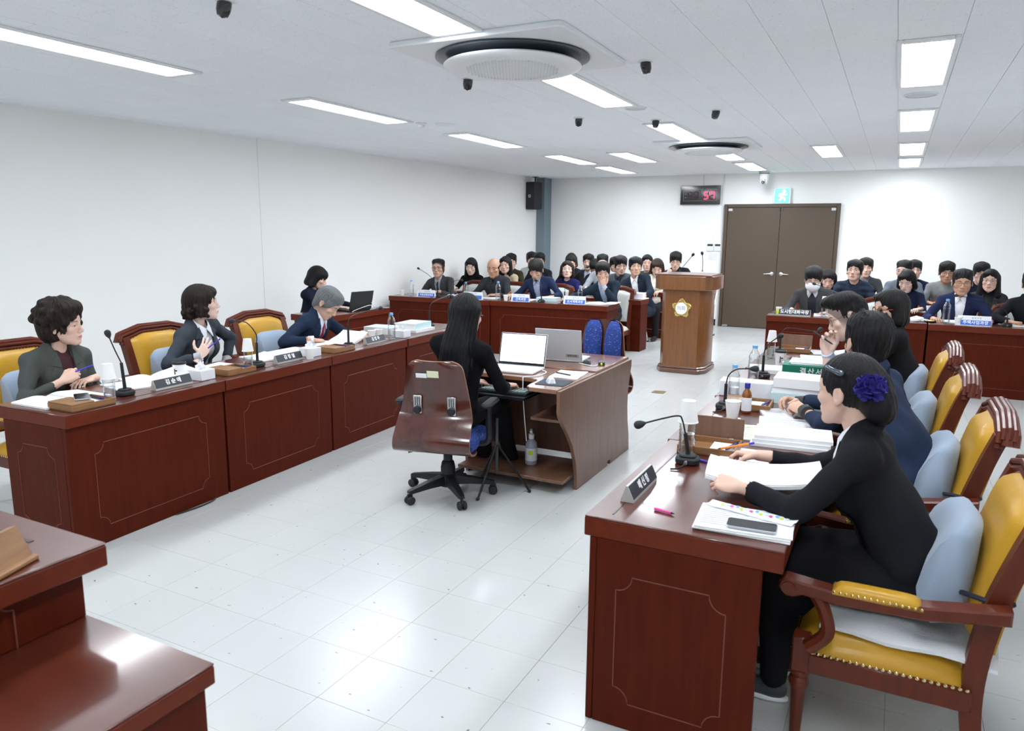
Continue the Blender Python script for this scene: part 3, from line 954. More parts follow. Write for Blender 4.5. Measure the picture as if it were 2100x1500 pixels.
def armchair(name, pad, nails=True, arms=True):
    """origin on the floor under the seat, sitter faces +Y"""
    t = link(name, None)
    hw = .275
    # seat
    P = []
    n = 12
    for i in range(n + 1):
        row = []
        for j in range(n + 1):
            u, v = -1 + 2 * i / n, -1 + 2 * j / n
            ww = hw - .02 * (1 - v) / 2
            dome = (1 - u ** 6) * (1 - v ** 6)
            row.append((u * ww, v * .255, .372 + .065 * dome ** .6 + .012 * (1 - u * u) * (1 - v * v)))
        P.append(row)
    b = MB(); b.grid(P, thick=.05, flip=False); b.build('seat_cushion', pad, t, ang=60)
    b = MB()
    b.box((0, .25, .332), (2 * hw, .028, .075), .006); b.box((0, -.25, .332), (2 * hw - .04, .028, .075), .006)
    for s in (-1, 1):
        b.box((s * (hw - .012), 0, .332), (.028, .5, .075), .006)
    b.build('seat_rail', M_CHAIRWOOD, t)
    if nails:
        b = MB()
        for s in (-1, 1):
            for k in range(26):
                b.sphere((s * (hw + .001), -.235 + k * .019, .375), (.006, .0065, .0065), 6, 4)
        for k in range(27):
            b.sphere((-.26 + k * .02, .263, .375), (.0065, .006, .0065), 6, 4)
        o = b.build('seat_nail_trim', M_NAIL, t); o['kind'] = 'stuff'
    # front legs: turned
    for s in (-1, 1):
        b = MB(); b.box((0, 0, .36), (.056, .056, .13), .005)
        b.lathe([(.014, 0), (.018, .01), (.017, .03), (.024, .22), (.03, .235), (.034, .25), (.03, .262), (.024, .27), (.034, .285), (.034, .297), (.026, .3)], 14)
        b.build('leg', M_CHAIRWOOD, t, T(s * (hw - .02), .235, 0))
    # back posts + rear legs, one curved piece each
    for s in (-1, 1):
        x = s * (hw - .035)
        path = spline([(x, -.31, .0), (x, -.262, .2), (x, -.25, .4), (x * 1.01, -.275, .62), (x * 1.03, -.325, .82), (x * 1.04, -.37, .965)], 5)
        b = MB()
        sec = []
        vs, fs = [], []
        m = len(path)
        for i, p in enumerate(path):
            hx = .02 + .006 * (i / m)
            hy = .026 + .004 * math.sin(3 * i / m)
            for (a, c) in ((-1, -1), (1, -1), (1, 1), (-1, 1)):
                vs.append((p.x + a * hx, p.y + c * hy, p.z))
        for i in range(m - 1):
            for k in range(4):
                a, c = i * 4 + k, i * 4 + (k + 1) % 4
                fs.append((a, c, c + 4, a + 4))
        fs += [(3, 2, 1, 0), tuple((m - 1) * 4 + k for k in range(4))]
        b.add(vs, fs)
        b.build('leg', M_CHAIRWOOD, t)
    # crest rail with ridges
    crest = [(-.285, -.385, .945), (-.27, -.388, .985), (-.2, -.392, 1.005), (-.12, -.394, 1.03), (.12, -.394, 1.03), (.2, -.392, 1.005), (.27, -.388, .985), (.285, -.385, .945)]
    b = MB()
    for k, (dy, dz, rr) in enumerate(((.028, -.034, .016), (.03, -.008, .0125), (.014, .008, .0125), (-.006, .012, .0125), (-.024, .004, .0125), (-.03, -.02, .016), (0, -.018, .024))):
        b.tube([(p[0] * (1 - .02 * (k == 0)), p[1] + dy, p[2] + dz) for p in crest], rr, 8)
    b.build('crest_rail', M_CHAIRWOOD, t)
    # lower back rail
    b = MB(); b.box((0, -.275, .5), (2 * hw - .1, .03, .05), .006); b.build('back_rail', M_CHAIRWOOD, t)
    # back pad, front bulging and flat rear
    F_, R_ = [], []
    n = 14
    for i in range(n + 1):
        v = i / n
        z = .49 + v * .5
        yb = -.268 - .105 * v ** 1.2
        wz = .235
        rf, rr = [], []
        for j in range(n + 1):
            u = -1 + 2 * j / n
            ztop = z
            if v > .85:
                ztop = z - (v - .85) / .15 * .045 * max(0, (abs(u) - .45) / .55)
            e = (1 - abs(u) ** 5) * (1 - abs(2 * v - 1) ** 6)
            rf.append((u * wz, yb + .012 + .052 * e ** .5, ztop))
            rr.append((u * wz, yb - .03, ztop))
        F_.append(rf); R_.append(rr)
    b = MB(); b.grid(F_, flip=False); b.grid(R_, flip=True)
    for row in (0, n):
        a, c = F_[row], R_[row]
        b.grid([a, c], flip=(row != 0))
    for j in (0, n):
        b.grid([[r[j] for r in F_], [r[j] for r in R_]], flip=(j == 0))
    b.build('back_pad', pad, t, ang=50)
    if nails:
        b = MB()
        for s in (-1, 1):
            for k in range(24):
                v = k / 23
                b.sphere((s * .222, -.268 - .105 * v ** 1.2 + .016, .5 + v * .44), .0062, 6, 4)
        for k in range(25):
            u = -1 + k / 12
            z = .99 - .045 * max(0, (abs(u) - .45) / .55)
            b.sphere((u * .218, -.357, z), .0062, 6, 4)
        o = b.build('back_nail_trim', M_NAIL, t); o['kind'] = 'stuff'
    if arms:
        for s in (-1, 1):
            x = s * (hw + .025)
            b = MB()
            path = spline([(x, .21, .41), (x + s * .012, .16, .48), (x + s * .01, .175, .56), (x, .215, .622)], 5)
            b.tube(path, [.026 - .004 * math.sin(3 * i / len(path)) for i in range(len(path))], 8)
            b.build('arm_support', M_CHAIRWOOD, t)
            b = MB()
            pr = [(.30, .602), (.315, .617), (.312, .639), (.295, .653), (.26, .649), (.15, .637), (-.1, .648), (-.315, .685), (-.315, .64), (-.1, .602), (.15, .592), (.24, .602), (.268, .589), (.29, .589)]
            MX = Matrix.Translation((x - .03, 0, 0)) @ Matrix(((0, 0, 1, 0), (1, 0, 0, 0), (0, 1, 0, 0), (0, 0, 0, 1)))
            b.prism(pr[::-1] if False else pr, .06, MX, .006)
            ar = b.build('armrest', M_CHAIRWOOD, t, merge=True)
            b = MB(); b.lathe([(.022, 0), (.022, .066), (.016, .07), (0, .07)], 16, Matrix.Translation((x - .035, .283, .62)) @ Matrix.Rotation(math.pi / 2, 4, 'Y')); b.build('scroll', M_CHAIRWOOD, ar)
            b = MB()
            Pp = []
            for i in range(13):
                v = -1 + 2 * i / 12
                Pp.append([(x + u * .03, .03 + v * .125, .642 + .022 * ((1 - abs(u) ** 4) * (1 - abs(v) ** 6)) ** .5) for u in [-1 + k / 4 for k in range(9)]])
            b.grid(Pp, flip=True, thick=.012); b.build('arm_pad', pad, ar, ang=60)
            if nails:
                b = MB()
                for k in range(15):
                    for e in (-1, 1):
                        b.sphere((x + e * .031, -.09 + k * .0171, .64), .005, 6, 4)
                o = b.build('arm_nail_trim', M_NAIL, ar); o['kind'] = 'stuff'
    return t


ycs = [(-4.60, 2.70, -90, 'yellow leather armchair of the woman in the grey-green jacket', 'L'),
       (-4.62, 3.75, -90, 'yellow leather armchair of the woman in the slate jacket', 'L'),
       (-4.66, 4.80, -92, 'yellow leather armchair behind the bowed grey-haired man', 'L'),
       (.07, 2.72, 90, 'nearest yellow leather armchair, under the woman in black', 'R'),
       (.07, 3.72, 90, 'yellow leather armchair of the man with folded hands', 'R'),
       (.02, 4.70, 90, 'yellow leather armchair of the man raising a pen', 'R'),
       (.01, 5.72, 90, 'yellow leather armchair of the woman in tortoiseshell glasses', 'R')]
yc0 = armchair('armchair', M_LEATHER)
for k, (x, y, rz, lab, side) in enumerate(ycs):
    o = yc0 if k == 0 else copy_tree(yc0)
    o.matrix_local = T(x, y, 0, rz) @ Matrix.Diagonal((1.08, 1, .955, 1))
    tag(o, lab, 'chair', 'yellow armchairs in the ' + ('left' if side == 'L' else 'right') + ' row')

# lumbar cushions strapped to the armchairs


def lumbar(name):
    t = link(name, None)
    prof = [(-.215, .03), (-.13, .0), (-.09, .03), (-.075, .12), (-.095, .22), (-.135, .31), (-.17, .35), (-.21, .36), (-.235, .33), (-.23, .2), (-.225, .1)]
    n = 10
    rows = []
    for i in range(n + 1):
        u = -1 + 2 * i / n
        s = 1 - .16 * abs(u) ** 6
        cy_, cz_ = -.16, .18
        rows.append([(u * .185, cy_ + (y - cy_) * s + .03 * u * u, cz_ + (z - cz_) * s) for (y, z) in prof] + [])
    b = MB()
    rows2 = [r + [r[0]] for r in rows]
    b.grid(rows2, flip=True)
    k = len(prof)
    b.add(rows[0], [tuple(range(k))]); b.add(rows[-1], [tuple(range(k))[::-1]])
    o = b.build('foam_pad', M_CUSHION, t, T(0, -.02, .47), ang=70, merge=True)
    b = MB()
    b.tube([(-.19, -.2, .62), (-.245, -.24, .635), (-.275, -.28, .64), (-.26, -.325, .64), (0, -.345, .64), (.26, -.325, .64), (.275, -.28, .64), (.245, -.24, .635), (.19, -.2, .62)], .008, 6)
    b.build('strap', M_NAVYRUB, t)
    return t


lc0 = lumbar('lumbar_cushion')
for k, (x, y, rz, lab, side) in enumerate(ycs):
    o = lc0 if k == 0 else copy_tree(lc0)
    o.matrix_local = T(x, y, 0, rz)
    tag(o, 'blue-grey lumbar cushion strapped on the ' + lab.replace('yellow leather ', ''), 'cushion', 'blue-grey lumbar cushions')
# towel on the near chair
b = MB()
P = []
for i in range(13):
    row = []
    for j in range(11):
        u, v = i / 12, j / 10
        x = -.2 + .5 * u; y = -.27 + .5 * v
        row.append((x, y, .482 + .012 * math.sin(9 * u + 4 * v) * math.sin(7 * v) + .01 * u - (.03 * max(0, u - .85) / .15)))
    P.append(row)
b.grid(P, thick=.012)
tag(b.build('seat_towel', M_WHITECLOTH, None, T(.13, 2.67, -.05, 84), ang=70), 'rumpled white cloth under the woman on the nearest armchair', 'cloth')
b = MB(); b.grid([[(p[0] * .5, p[1] * .45, p[2] - .482 + .52 - .06 * abs(p[0])) for p in r_] for r_ in P], thick=.01)
tag(b.build('knee_towel', M_WHITECLOTH, None, T(-.23, 2.75, -.03, 90), ang=70), 'white cloth over the knees under the near right desk', 'cloth')

# officials' chairs, pale grey with dark wood
gcs = [(-5.98, 10.08, 'grey upholstered chair right of the man in the grey suit', 'L'), (-5.36, 10.12, 'grey upholstered chair behind the bald man', 'L'), (-4.60, 10.12, 'grey upholstered chair behind the writing man', 'L'),
       (-3.62, 10.1, 'grey upholstered chair behind the man covering his mouth', 'L'), (-.86, 10.1, 'grey upholstered chair behind the masked man', 'R'), (-.10, 10.08, 'empty grey upholstered chair seen behind the tortoiseshell glasses woman', 'R'),
       (.72, 10.12, 'grey upholstered chair behind the navy jacket man', 'R'), (1.35, 10.12, 'grey upholstered chair behind the man at the frame edge', 'R')]
gc0 = None
for k, (x, y, lab, side) in enumerate(gcs):
    if gc0 is None:
        gc0 = armchair('side_chair', M_GREYFAB, nails=False, arms=False)
        o = gc0
    else:
        o = copy_tree(gc0)
    o.matrix_local = T(x, y, 0, 180) @ Matrix.Diagonal((.95, .95, .9, 1))
    tag(o, lab, 'chair', 'grey chairs of the front officials')


# ================================================================ stenographer desk
t = thing('stenographer_desk', 'walnut double clerk desk with wavy side panel', 'desk', T(-2.4, 4.1, 0))
x0, x1 = -.22, .60


def side_panel(x, name):
    poly = [(.02, .735), (.02, .60), (.035, .565), (.09, .5), (.17, .42), (.25, .32), (.305, .2), (.33, .1), (.335, .0), (.93, 0), (.93, .035), (.99, .035), (.99, 0), (1.43, 0), (1.415, .12), (1.375, .25), (1.355, .38), (1.36, .5), (1.39, .6), (1.42, .68), (1.42, .735)]
    MX = Matrix.Translation((x, 0, 0)) @ Matrix(((0, 0, 1, 0), (1, 0, 0, 0), (0, 1, 0, 0), (0, 0, 0, 1)))
    b = MB(); b.prism(poly, .025, MX, .002)
    return b.build(name, M_WALNUT, t, merge=True)


side_panel(x1, 'side_panel'); side_panel(x0 - .025, 'side_panel')
poly = [(x0, .3), (.36, .3)]
for k in range(7):
    a = math.radians(270 + 0)
poly = [(x0, .30), (.28, .30), (.33, .285), (.36, .25), (.365, .12), (.375, .06), (.41, .02), (x1, .02), (x1, .70), (x0, .70)]
b = MB(); b.prism(poly, .028, T(0, 0, .715), .004); b.build('near_top', M_WALNUT_TOP, t)
b = MB(); b.box(((x0 + x1) / 2, 1.06, .7375), (x1 - x0, .715, .028), .004); b.build('far_top', M_WALNUT_TOP, t)
b = MB(); b.box(((x0 + x1) / 2, .72, .42), (x1 - x0 - .01, .02, .58), .002); b.build('back_panel', M_WALNUT, t)
b = MB(); b.box((.19, .42, .09), (.8, .5, .022), .002); b.build('lower_shelf', M_WALNUT, t)
b = MB(); b.box((.47, .42, .5), (.24, .5, .02), .002); b.build('inner_shelf', M_WALNUT, t)
b = MB(); b.box((.06, .3, .625), (.5, .3, .018), .002); b.build('keyboard_tray', M_BLACKPL, t)

# task chairs with bent plywood shells


def task_chair(name):
    t = link(name, None)
    prof = spline([(-.265, .985), (-.245, .86), (-.225, .72), (-.235, .62), (-.285, .535), (-.315, .47), (-.30, .41), (-.24, .385), (-.12, .385)], 6)
    wid = lambda v: (.165 + .075 * min(1, v / .4) ** .8 + .02 * max(0, (v - .4) / .6))
    m = len(prof)
    n = 12
    rows = []
    for i, p in enumerate(prof):
        v = i / (m - 1)
        w = wid(v)
        if v < .06:
            w -= .05 * (1 - v / .06) ** 2
        if v > .9:
            w -= .05 * ((v - .9) / .1) ** 2
        row = []
        for j in range(n + 1):
            u = -1 + 2 * j / n
            row.append((u * w, p[0] + .035 * u * u * max(0, 1 - v * 1.4), p[1]))
        rows.append(row)
    th = .013
    nr = []
    for i in range(m):
        a = Vector(prof[max(i - 1, 0)]); c = Vector(prof[min(i + 1, m - 1)])
        d = (c - a).normalized()
        nr.append((-d.y, d.x))
    back = [[(q[0], q[1] - abs(1) * th * nr[i][0], q[2] - th * nr[i][1]) for q in rows[i]] for i in range(m)]
    b = MB()
    b.mat(M_PLY); b.grid(rows, flip=True); b.grid(back, flip=False)
    b.mat(M_PLYEDGE)
    b.grid([rows[0], back[0]], flip=True); b.grid([rows[-1], back[-1]])
    b.grid([[r[0] for r in rows], [r[0] for r in back]]); b.grid([[r[-1] for r in rows], [r[-1] for r in back]], flip=True)
    sh = b.build('plywood_shell', None, t, ang=50, merge=True)
    # blue lobes on the front
    for s in (-1, 1):
        b = MB()
        P = []
        for i in range(15):
            v = -1 + 2 * i / 14
            row = []
            for j in range(9):
                u = -1 + j / 4
                ww = .085 * (1 - abs(v) ** 4.0 * .55)
                z = .74 + v * .235
                k_ = min(max(0, (.985 - z) / .6), 1) * (m - 1)
                yy = np.interp(z, [.40, .47, .535, .62, .72, .86, .985], [-.30, -.315, -.285, -.235, -.225, -.245, -.265])
                e = max(0, (1 - u ** 4) * (1 - v ** 6)) ** .5
                cv = .03 * ((s * .098 + u * ww) / .2) ** 2 * max(0, (z - .6) / .38)
                row.append((s * .098 + u * ww, yy + .016 + cv + .045 * e, z))
            P.append(row)
        b.grid(P, flip=False)
        b.build('back_pad', M_BLUEFAB, t, ang=60)
    P = []
    for i in range(13):
        u = -1 + i / 6
        row = []
        for j in range(13):
            v = -1 + j / 6
            e = max(0, (1 - u ** 6) * (1 - v ** 6)) ** .5
            row.append((u * .235, .0 + v * .24, .425 + .06 * e - .02 * max(0, v) ** 3))
        P.append(row)
    b = MB(); b.grid(P, thick=.035); b.build('seat', M_BLUEFAB, t, ang=60)
    for s in (-1, 1):
        b = MB(); b.tube(spline([(s * .2, -.05, .40), (s * .285, -.05, .42), (s * .29, -.05, .55), (s * .285, -.04, .66)], 4), .02, 8); ap = b.build('arm_post', M_BLACKPL, t)
        b = MB(); b.prism(rrect(.075, .25, .035, 5), .032, T(s * .285, .0, .655), .012); b.build('armrest', M_BLACKRUB, ap)
    b = MB(); b.box((0, -.04, .375), (.2, .22, .05), .01); b.box((-.14, -.12, .365), (.03, .16, .02), .006); b.tube([(-.1, -.1, .37), (-.22, -.14, .335)], .014, 8); b.build('tilt_mechanism', M_BLACKPL, t)
    b = MB(); b.lathe([(.045, .1), (.048, .2), (.04, .24), (.03, .25), (.03, .36), (0, .36)], 16); b.build('gas_lift', M_BLACKPL, t)
    b = MB(); b.lathe([(.055, .07), (.055, .15), (.04, .16)], 16)
    b.build('hub', M_BLACKPL, t)
    for k in range(5):
        a = 90 + 72 * k
        leg = MB()
        vs = []
        for (rr, w, z0, z1) in ((.03, .034, .085, .15), (.15, .028, .085, .13), (.29, .02, .075, .1), (.305, .016, .078, .095)):
            vs += [(rr, -w, z0), (rr, w, z0), (rr, w * .8, z1), (rr, -w * .8, z1)]
        fs = []
        for i in range(3):
            for q in range(4):
                c0, c1 = i * 4 + q, i * 4 + (q + 1) % 4
                fs.append((c0, c1, c1 + 4, c0 + 4))
        fs += [(3, 2, 1, 0), (12, 13, 14, 15)]
        leg.add(vs, fs)
        lo = leg.build('base_arm', M_BLACKPL, t, T(0, 0, 0, a), merge=True)
        w = MB()
        for s in (-1, 1):
            w.lathe([(0, -.011), (.024, -.011), (.0285, -.006), (.0285, .006), (.024, .011), (0, .011)], 18, Matrix.Translation((.295, s * .016, .0285)) @ Matrix.Rotation(math.pi / 2, 4, 'X'))
        w.box((.295, 0, .05), (.04, .012, .05), .004)
        w.build('caster', M_BLACKRUB, lo)
    return t


tc0 = task_chair('task_chair')
tc0.matrix_local = T(-2.49, 3.95, 0, 13) @ Matrix.Diagonal((1, 1, .95, 1))
tag(tc0, 'bent plywood task chair with two adjuster knobs under the stenographer', 'chair', 'plywood task chairs')
tc1 = copy_tree(tc0)
tc1.matrix_local = T(-2.20, 5.70, 0.0, 170)
tag(tc1, 'empty task chair with two blue back lobes facing the camera', 'chair', 'plywood task chairs')
for s in (-1, 1):
    b = MB(); b.mat(M_STEEL); b.box((0, 0, 0), (.055, .006, .125), .004); b.mat(M_BLACKPL)
    for dx in (-.013, 0, .013):
        b.box((dx, -.0035, .025), (.005, .002, .055))
    b.lathe([(0, 0), (.024, 0), (.026, .01), (.022, .022), (0, .022)], 14, T(0, -.003, -.032, rx=90))
    b.build('height_adjuster', None, tc0, T(s * .11, -.243, .69, rx=4))
b = MB(); b.mat(pm('yellow_label', (0.72, 0.72, 0.5), 0.6)); b.box((.02, 0, .0), (.075, .003, .045), .001); b.mat(M_SIGNWHITE); b.box((-.055, 0, -.012), (.07, .003, .03), .001)
b.build('inventory_sticker', None, tc0, T(-.02, -.2695, .9, rx=9))


# folding chairs
def folding_chair(name):
    t = link(name, None)
    for s in (-1, 1):
        b = MB(); b.tube([(s * .21, .2, .015), (s * .21, .0, .45), (s * .21, -.2, .80)], .0105, 8); b.build('leg', M_CHROME, t)
        b = MB(); b.tube([(s * .185, -.25, .015), (s * .185, -.02, .36), (s * .185, .08, .44)], .0105, 8); b.build('leg', M_CHROME, t)
        for (y, xx) in ((.2, .21), (-.25, .185)):
            b = MB(); b.lathe([(0, 0), (.016, 0), (.016, .03), (.012, .034)], 10); b.build('foot_cap', M_BLACKRUB, t, T(s * xx, y, 0))
    b = MB(); b.tube([(-.21, .14, .15), (.21, .14, .15)], .008, 8); b.tube([(-.185, -.2, .1), (.185, -.2, .1)], .008, 8); b.tube([(-.185, -.12, .22), (.185, -.12, .22)], .008, 8); b.build('cross_bar', M_CHROME, t)
    b = MB(); b.prism(rrect(.4, .38, .06, 5), .04, T(0, .05, .43, rx=3), .012); b.build('seat', M_ORVINYL, t)
    P = []
    for i in range(9):
        v = i / 8
        P.append([(u * .2 * (1 - .08 * (2 * v - 1) ** 4), -.135 - .09 * v - .02 * (1 - u * u), .6 + v * .22) for u in [-1 + k / 5 for k in range(11)]])
    b = MB(); b.grid(P, flip=False); b.grid([[(p[0], p[1] - .025, p[2]) for p in r] for r in P], flip=True)
    for j in (0, 10):
        b.grid([[r[j] for r in P], [(r[j][0], r[j][1] - .025, r[j][2]) for r in P]], flip=(j == 0))
    for i in (0, 8):
        b.grid([P[i], [(p[0], p[1] - .025, p[2]) for p in P[i]]], flip=(i != 0))
    b.build('backrest', M_ORVINYL, t, ang=50, merge=True)
    return t


fcs = [(-3.62, 11.22, 180, 'orange folding chair under the man in the white shirt'), (-2.86, 12.55, 180, 'orange folding chair behind the podium under the man in black'), (-.95, 11.2, 180, 'orange folding chair seen past the masked man')]
for k, (x, y, rz, lab) in enumerate(fcs):
    if k == 0:
        fc0 = folding_chair('folding_chair'); o = fc0
    else:
        o = copy_tree(fc0)
    o.matrix_local = T(x, y, 0, rz)
    tag(o, lab, 'chair', 'orange folding chairs')
# ================================================================ people: implicit surfaces meshed once per person


def smin(a, b_, k):
    h = np.clip(0.5 + 0.5 * (b_ - a) / k, 0, 1)
    return b_ + (a - b_) * h - k * h * (1 - h)


class Field:
    def __init__(s, lo, hi, res):
        s.lo = np.array(lo, np.float32); s.res = res
        s.n = [int(math.ceil((h - l) / res)) + 1 for l, h in zip(lo, hi)]
        s.D = np.full(s.n, 0.2, np.float32)

    def sub_axes(s, lo, hi):
        sl, ax = [], []
        for a in range(3):
            i0 = max(0, int(math.floor((lo[a] - s.lo[a]) / s.res)))
            i1 = min(s.n[a], int(math.ceil((hi[a] - s.lo[a]) / s.res)) + 1)
            if i1 <= i0:
                return None, None
            sl.append(slice(i0, i1))
            shp = [1, 1, 1]; shp[a] = i1 - i0
            ax.append((s.lo[a] + np.arange(i0, i1, dtype=np.float32) * s.res).reshape(shp))
        return tuple(sl), ax

    def apply(s, prim, k=0.01, op='u', off=0.0):
        m = k + 2.5 * s.res + max(off, 0)
        lo, hi = prim.bound()
        if op == 'u':
            sl, ax = s.sub_axes([v - m for v in lo], [v + m for v in hi])
        else:
            sl, ax = s.sub_axes([v - m for v in lo], [v + m for v in hi]) if op == 's' else s.sub_axes(s.lo, s.lo + np.array(s.n) * s.res)
        if sl is None:
            return s
        d = prim.f(*ax) - off
        if op == 'u':
            s.D[sl] = smin(s.D[sl], d, k)
        else:
            e = -d if op == 's' else d
            s.D[sl] = -smin(-s.D[sl], -e, k)
        return s

    def mesh(s):
        D, lo, res = s.D, s.lo, s.res
        D[0], D[-1] = .1, .1
        D[:, 0], D[:, -1] = .1, .1
        D[:, :, 0], D[:, :, -1] = .1, .1
        S = D < 0
        cnt = np.zeros([n - 1 for n in s.n], np.int8)
        cor = [(i, j, k) for i in (0, 1) for j in (0, 1) for k in (0, 1)]
        for (i, j, k) in cor:
            cnt += S[i:s.n[0] - 1 + i, j:s.n[1] - 1 + j, k:s.n[2] - 1 + k]
        mixed = (cnt > 0) & (cnt < 8)
        idx = np.argwhere(mixed)
        if len(idx) == 0:
            return np.zeros((0, 3)), []
        vid = np.full(mixed.shape, -1, np.int32)
        vid[mixed] = np.arange(len(idx))
        vals = np.stack([D[idx[:, 0] + i, idx[:, 1] + j, idx[:, 2] + k] for (i, j, k) in cor], 1)
        acc = np.zeros((len(idx), 3)); c = np.zeros(len(idx))
        for a in range(8):
            for b_ in range(a + 1, 8):
                if sum(abs(p - q) for p, q in zip(cor[a], cor[b_])) != 1:
                    continue
                va, vb = vals[:, a], vals[:, b_]
                mk = (va < 0) != (vb < 0)
                t = np.where(mk, va / np.where(mk, va - vb, 1), 0)
                p = np.array(cor[a]) + t[:, None] * (np.array(cor[b_]) - np.array(cor[a]))
                acc += p * mk[:, None]; c += mk
        V = lo + (idx + acc / c[:, None]) * res
        F = []
        for ax in range(3):
            o1, o2 = (ax + 1) % 3, (ax + 2) % 3
            s0 = [slice(None)] * 3; s1 = [slice(None)] * 3
            s0[ax] = slice(0, -1); s1[ax] = slice(1, None)
            A, B = S[tuple(s0)], S[tuple(s1)]
            e = np.argwhere(A != B)
            e = e[(e[:, o1] > 0) & (e[:, o2] > 0) & (e[:, o1] < s.n[o1] - 1) & (e[:, o2] < s.n[o2] - 1)]
            inside = A[e[:, 0], e[:, 1], e[:, 2]]
            q = []
            for (d1, d2) in ((-1, -1), (0, -1), (0, 0), (-1, 0)):
                cc = e.copy(); cc[:, o1] += d1; cc[:, o2] += d2
                q.append(vid[cc[:, 0], cc[:, 1], cc[:, 2]])
            q = np.stack(q, 1)
            q[~inside] = q[~inside][:, ::-1]
            F.append(q)
        return V, np.concatenate(F)


class Ell:
    def __init__(s, c, r, rot=None):
        s.c = np.array(c, np.float32); s.r = np.array(r if hasattr(r, '__len__') else (r, r, r), np.float32); s.R = rot

    def bound(s):
        m = s.r if s.R is None else np.full(3, s.r.max())
        return s.c - m, s.c + m

    def f(s, X, Y, Z):
        x, y, z = X - s.c[0], Y - s.c[1], Z - s.c[2]
        if s.R is not None:
            R = s.R
            x, y, z = R[0][0] * x + R[1][0] * y + R[2][0] * z, R[0][1] * x + R[1][1] * y + R[2][1] * z, R[0][2] * x + R[1][2] * y + R[2][2] * z
        a = (x / s.r[0]) ** 2 + (y / s.r[1]) ** 2 + (z / s.r[2]) ** 2
        g = (x / s.r[0] ** 2) ** 2 + (y / s.r[1] ** 2) ** 2 + (z / s.r[2] ** 2) ** 2
        k0 = np.sqrt(a); k1 = np.sqrt(g) + 1e-9
        return k0 * (k0 - 1) / k1


class Cap:
    def __init__(s, a, b_, ra, rb=None, sq=None):
        s.a = np.array(a, np.float32); s.b = np.array(b_, np.float32); s.ra = ra; s.rb = ra if rb is None else rb; s.sq = sq

    def bound(s):
        m = max(s.ra, s.rb)
        return np.minimum(s.a, s.b) - m, np.maximum(s.a, s.b) + m

    def f(s, X, Y, Z):
        d = s.b - s.a
        L = float(d @ d) + 1e-12
        x, y, z = X - s.a[0], Y - s.a[1], Z - s.a[2]
        t = np.clip((x * d[0] + y * d[1] + z * d[2]) / L, 0, 1)
        return np.sqrt((x - t * d[0]) ** 2 + (y - t * d[1]) ** 2 + (z - t * d[2]) ** 2) - (s.ra + (s.rb - s.ra) * t)


class Half:
    """inside where n.p < d"""
    def __init__(s, n, d):
        n = np.array(n, np.float32); l = np.linalg.norm(n); s.n = n / l; s.d = d / l

    def bound(s):
        return np.full(3, -9.0), np.full(3, 9.0)

    def f(s, X, Y, Z):
        return X * s.n[0] + Y * s.n[1] + Z * s.n[2] - s.d


class Wob:
    """additive wobble"""
    def __init__(s, amp, fr, seed, stretch=(1, 1, 1)):
        r = np.random.RandomState(seed)
        s.w = [(r.uniform(-1, 1, 3) * fr * np.array(stretch), r.uniform(0, 6.28)) for _ in range(6)]
        s.amp = amp

    def add(s, F):
        _, (X, Y, Z) = F.sub_axes(F.lo, F.lo + np.array(F.n) * F.res)
        o = 0
        for w, p in s.w:
            o = o + np.sin(X * w[0] + Y * w[1] + Z * w[2] + p)
        n = [min(a, b_) for a, b_ in zip(F.D.shape, o.shape)]
        F.D[:n[0], :n[1], :n[2]] += (s.amp / 3 * o)[:n[0], :n[1], :n[2]]


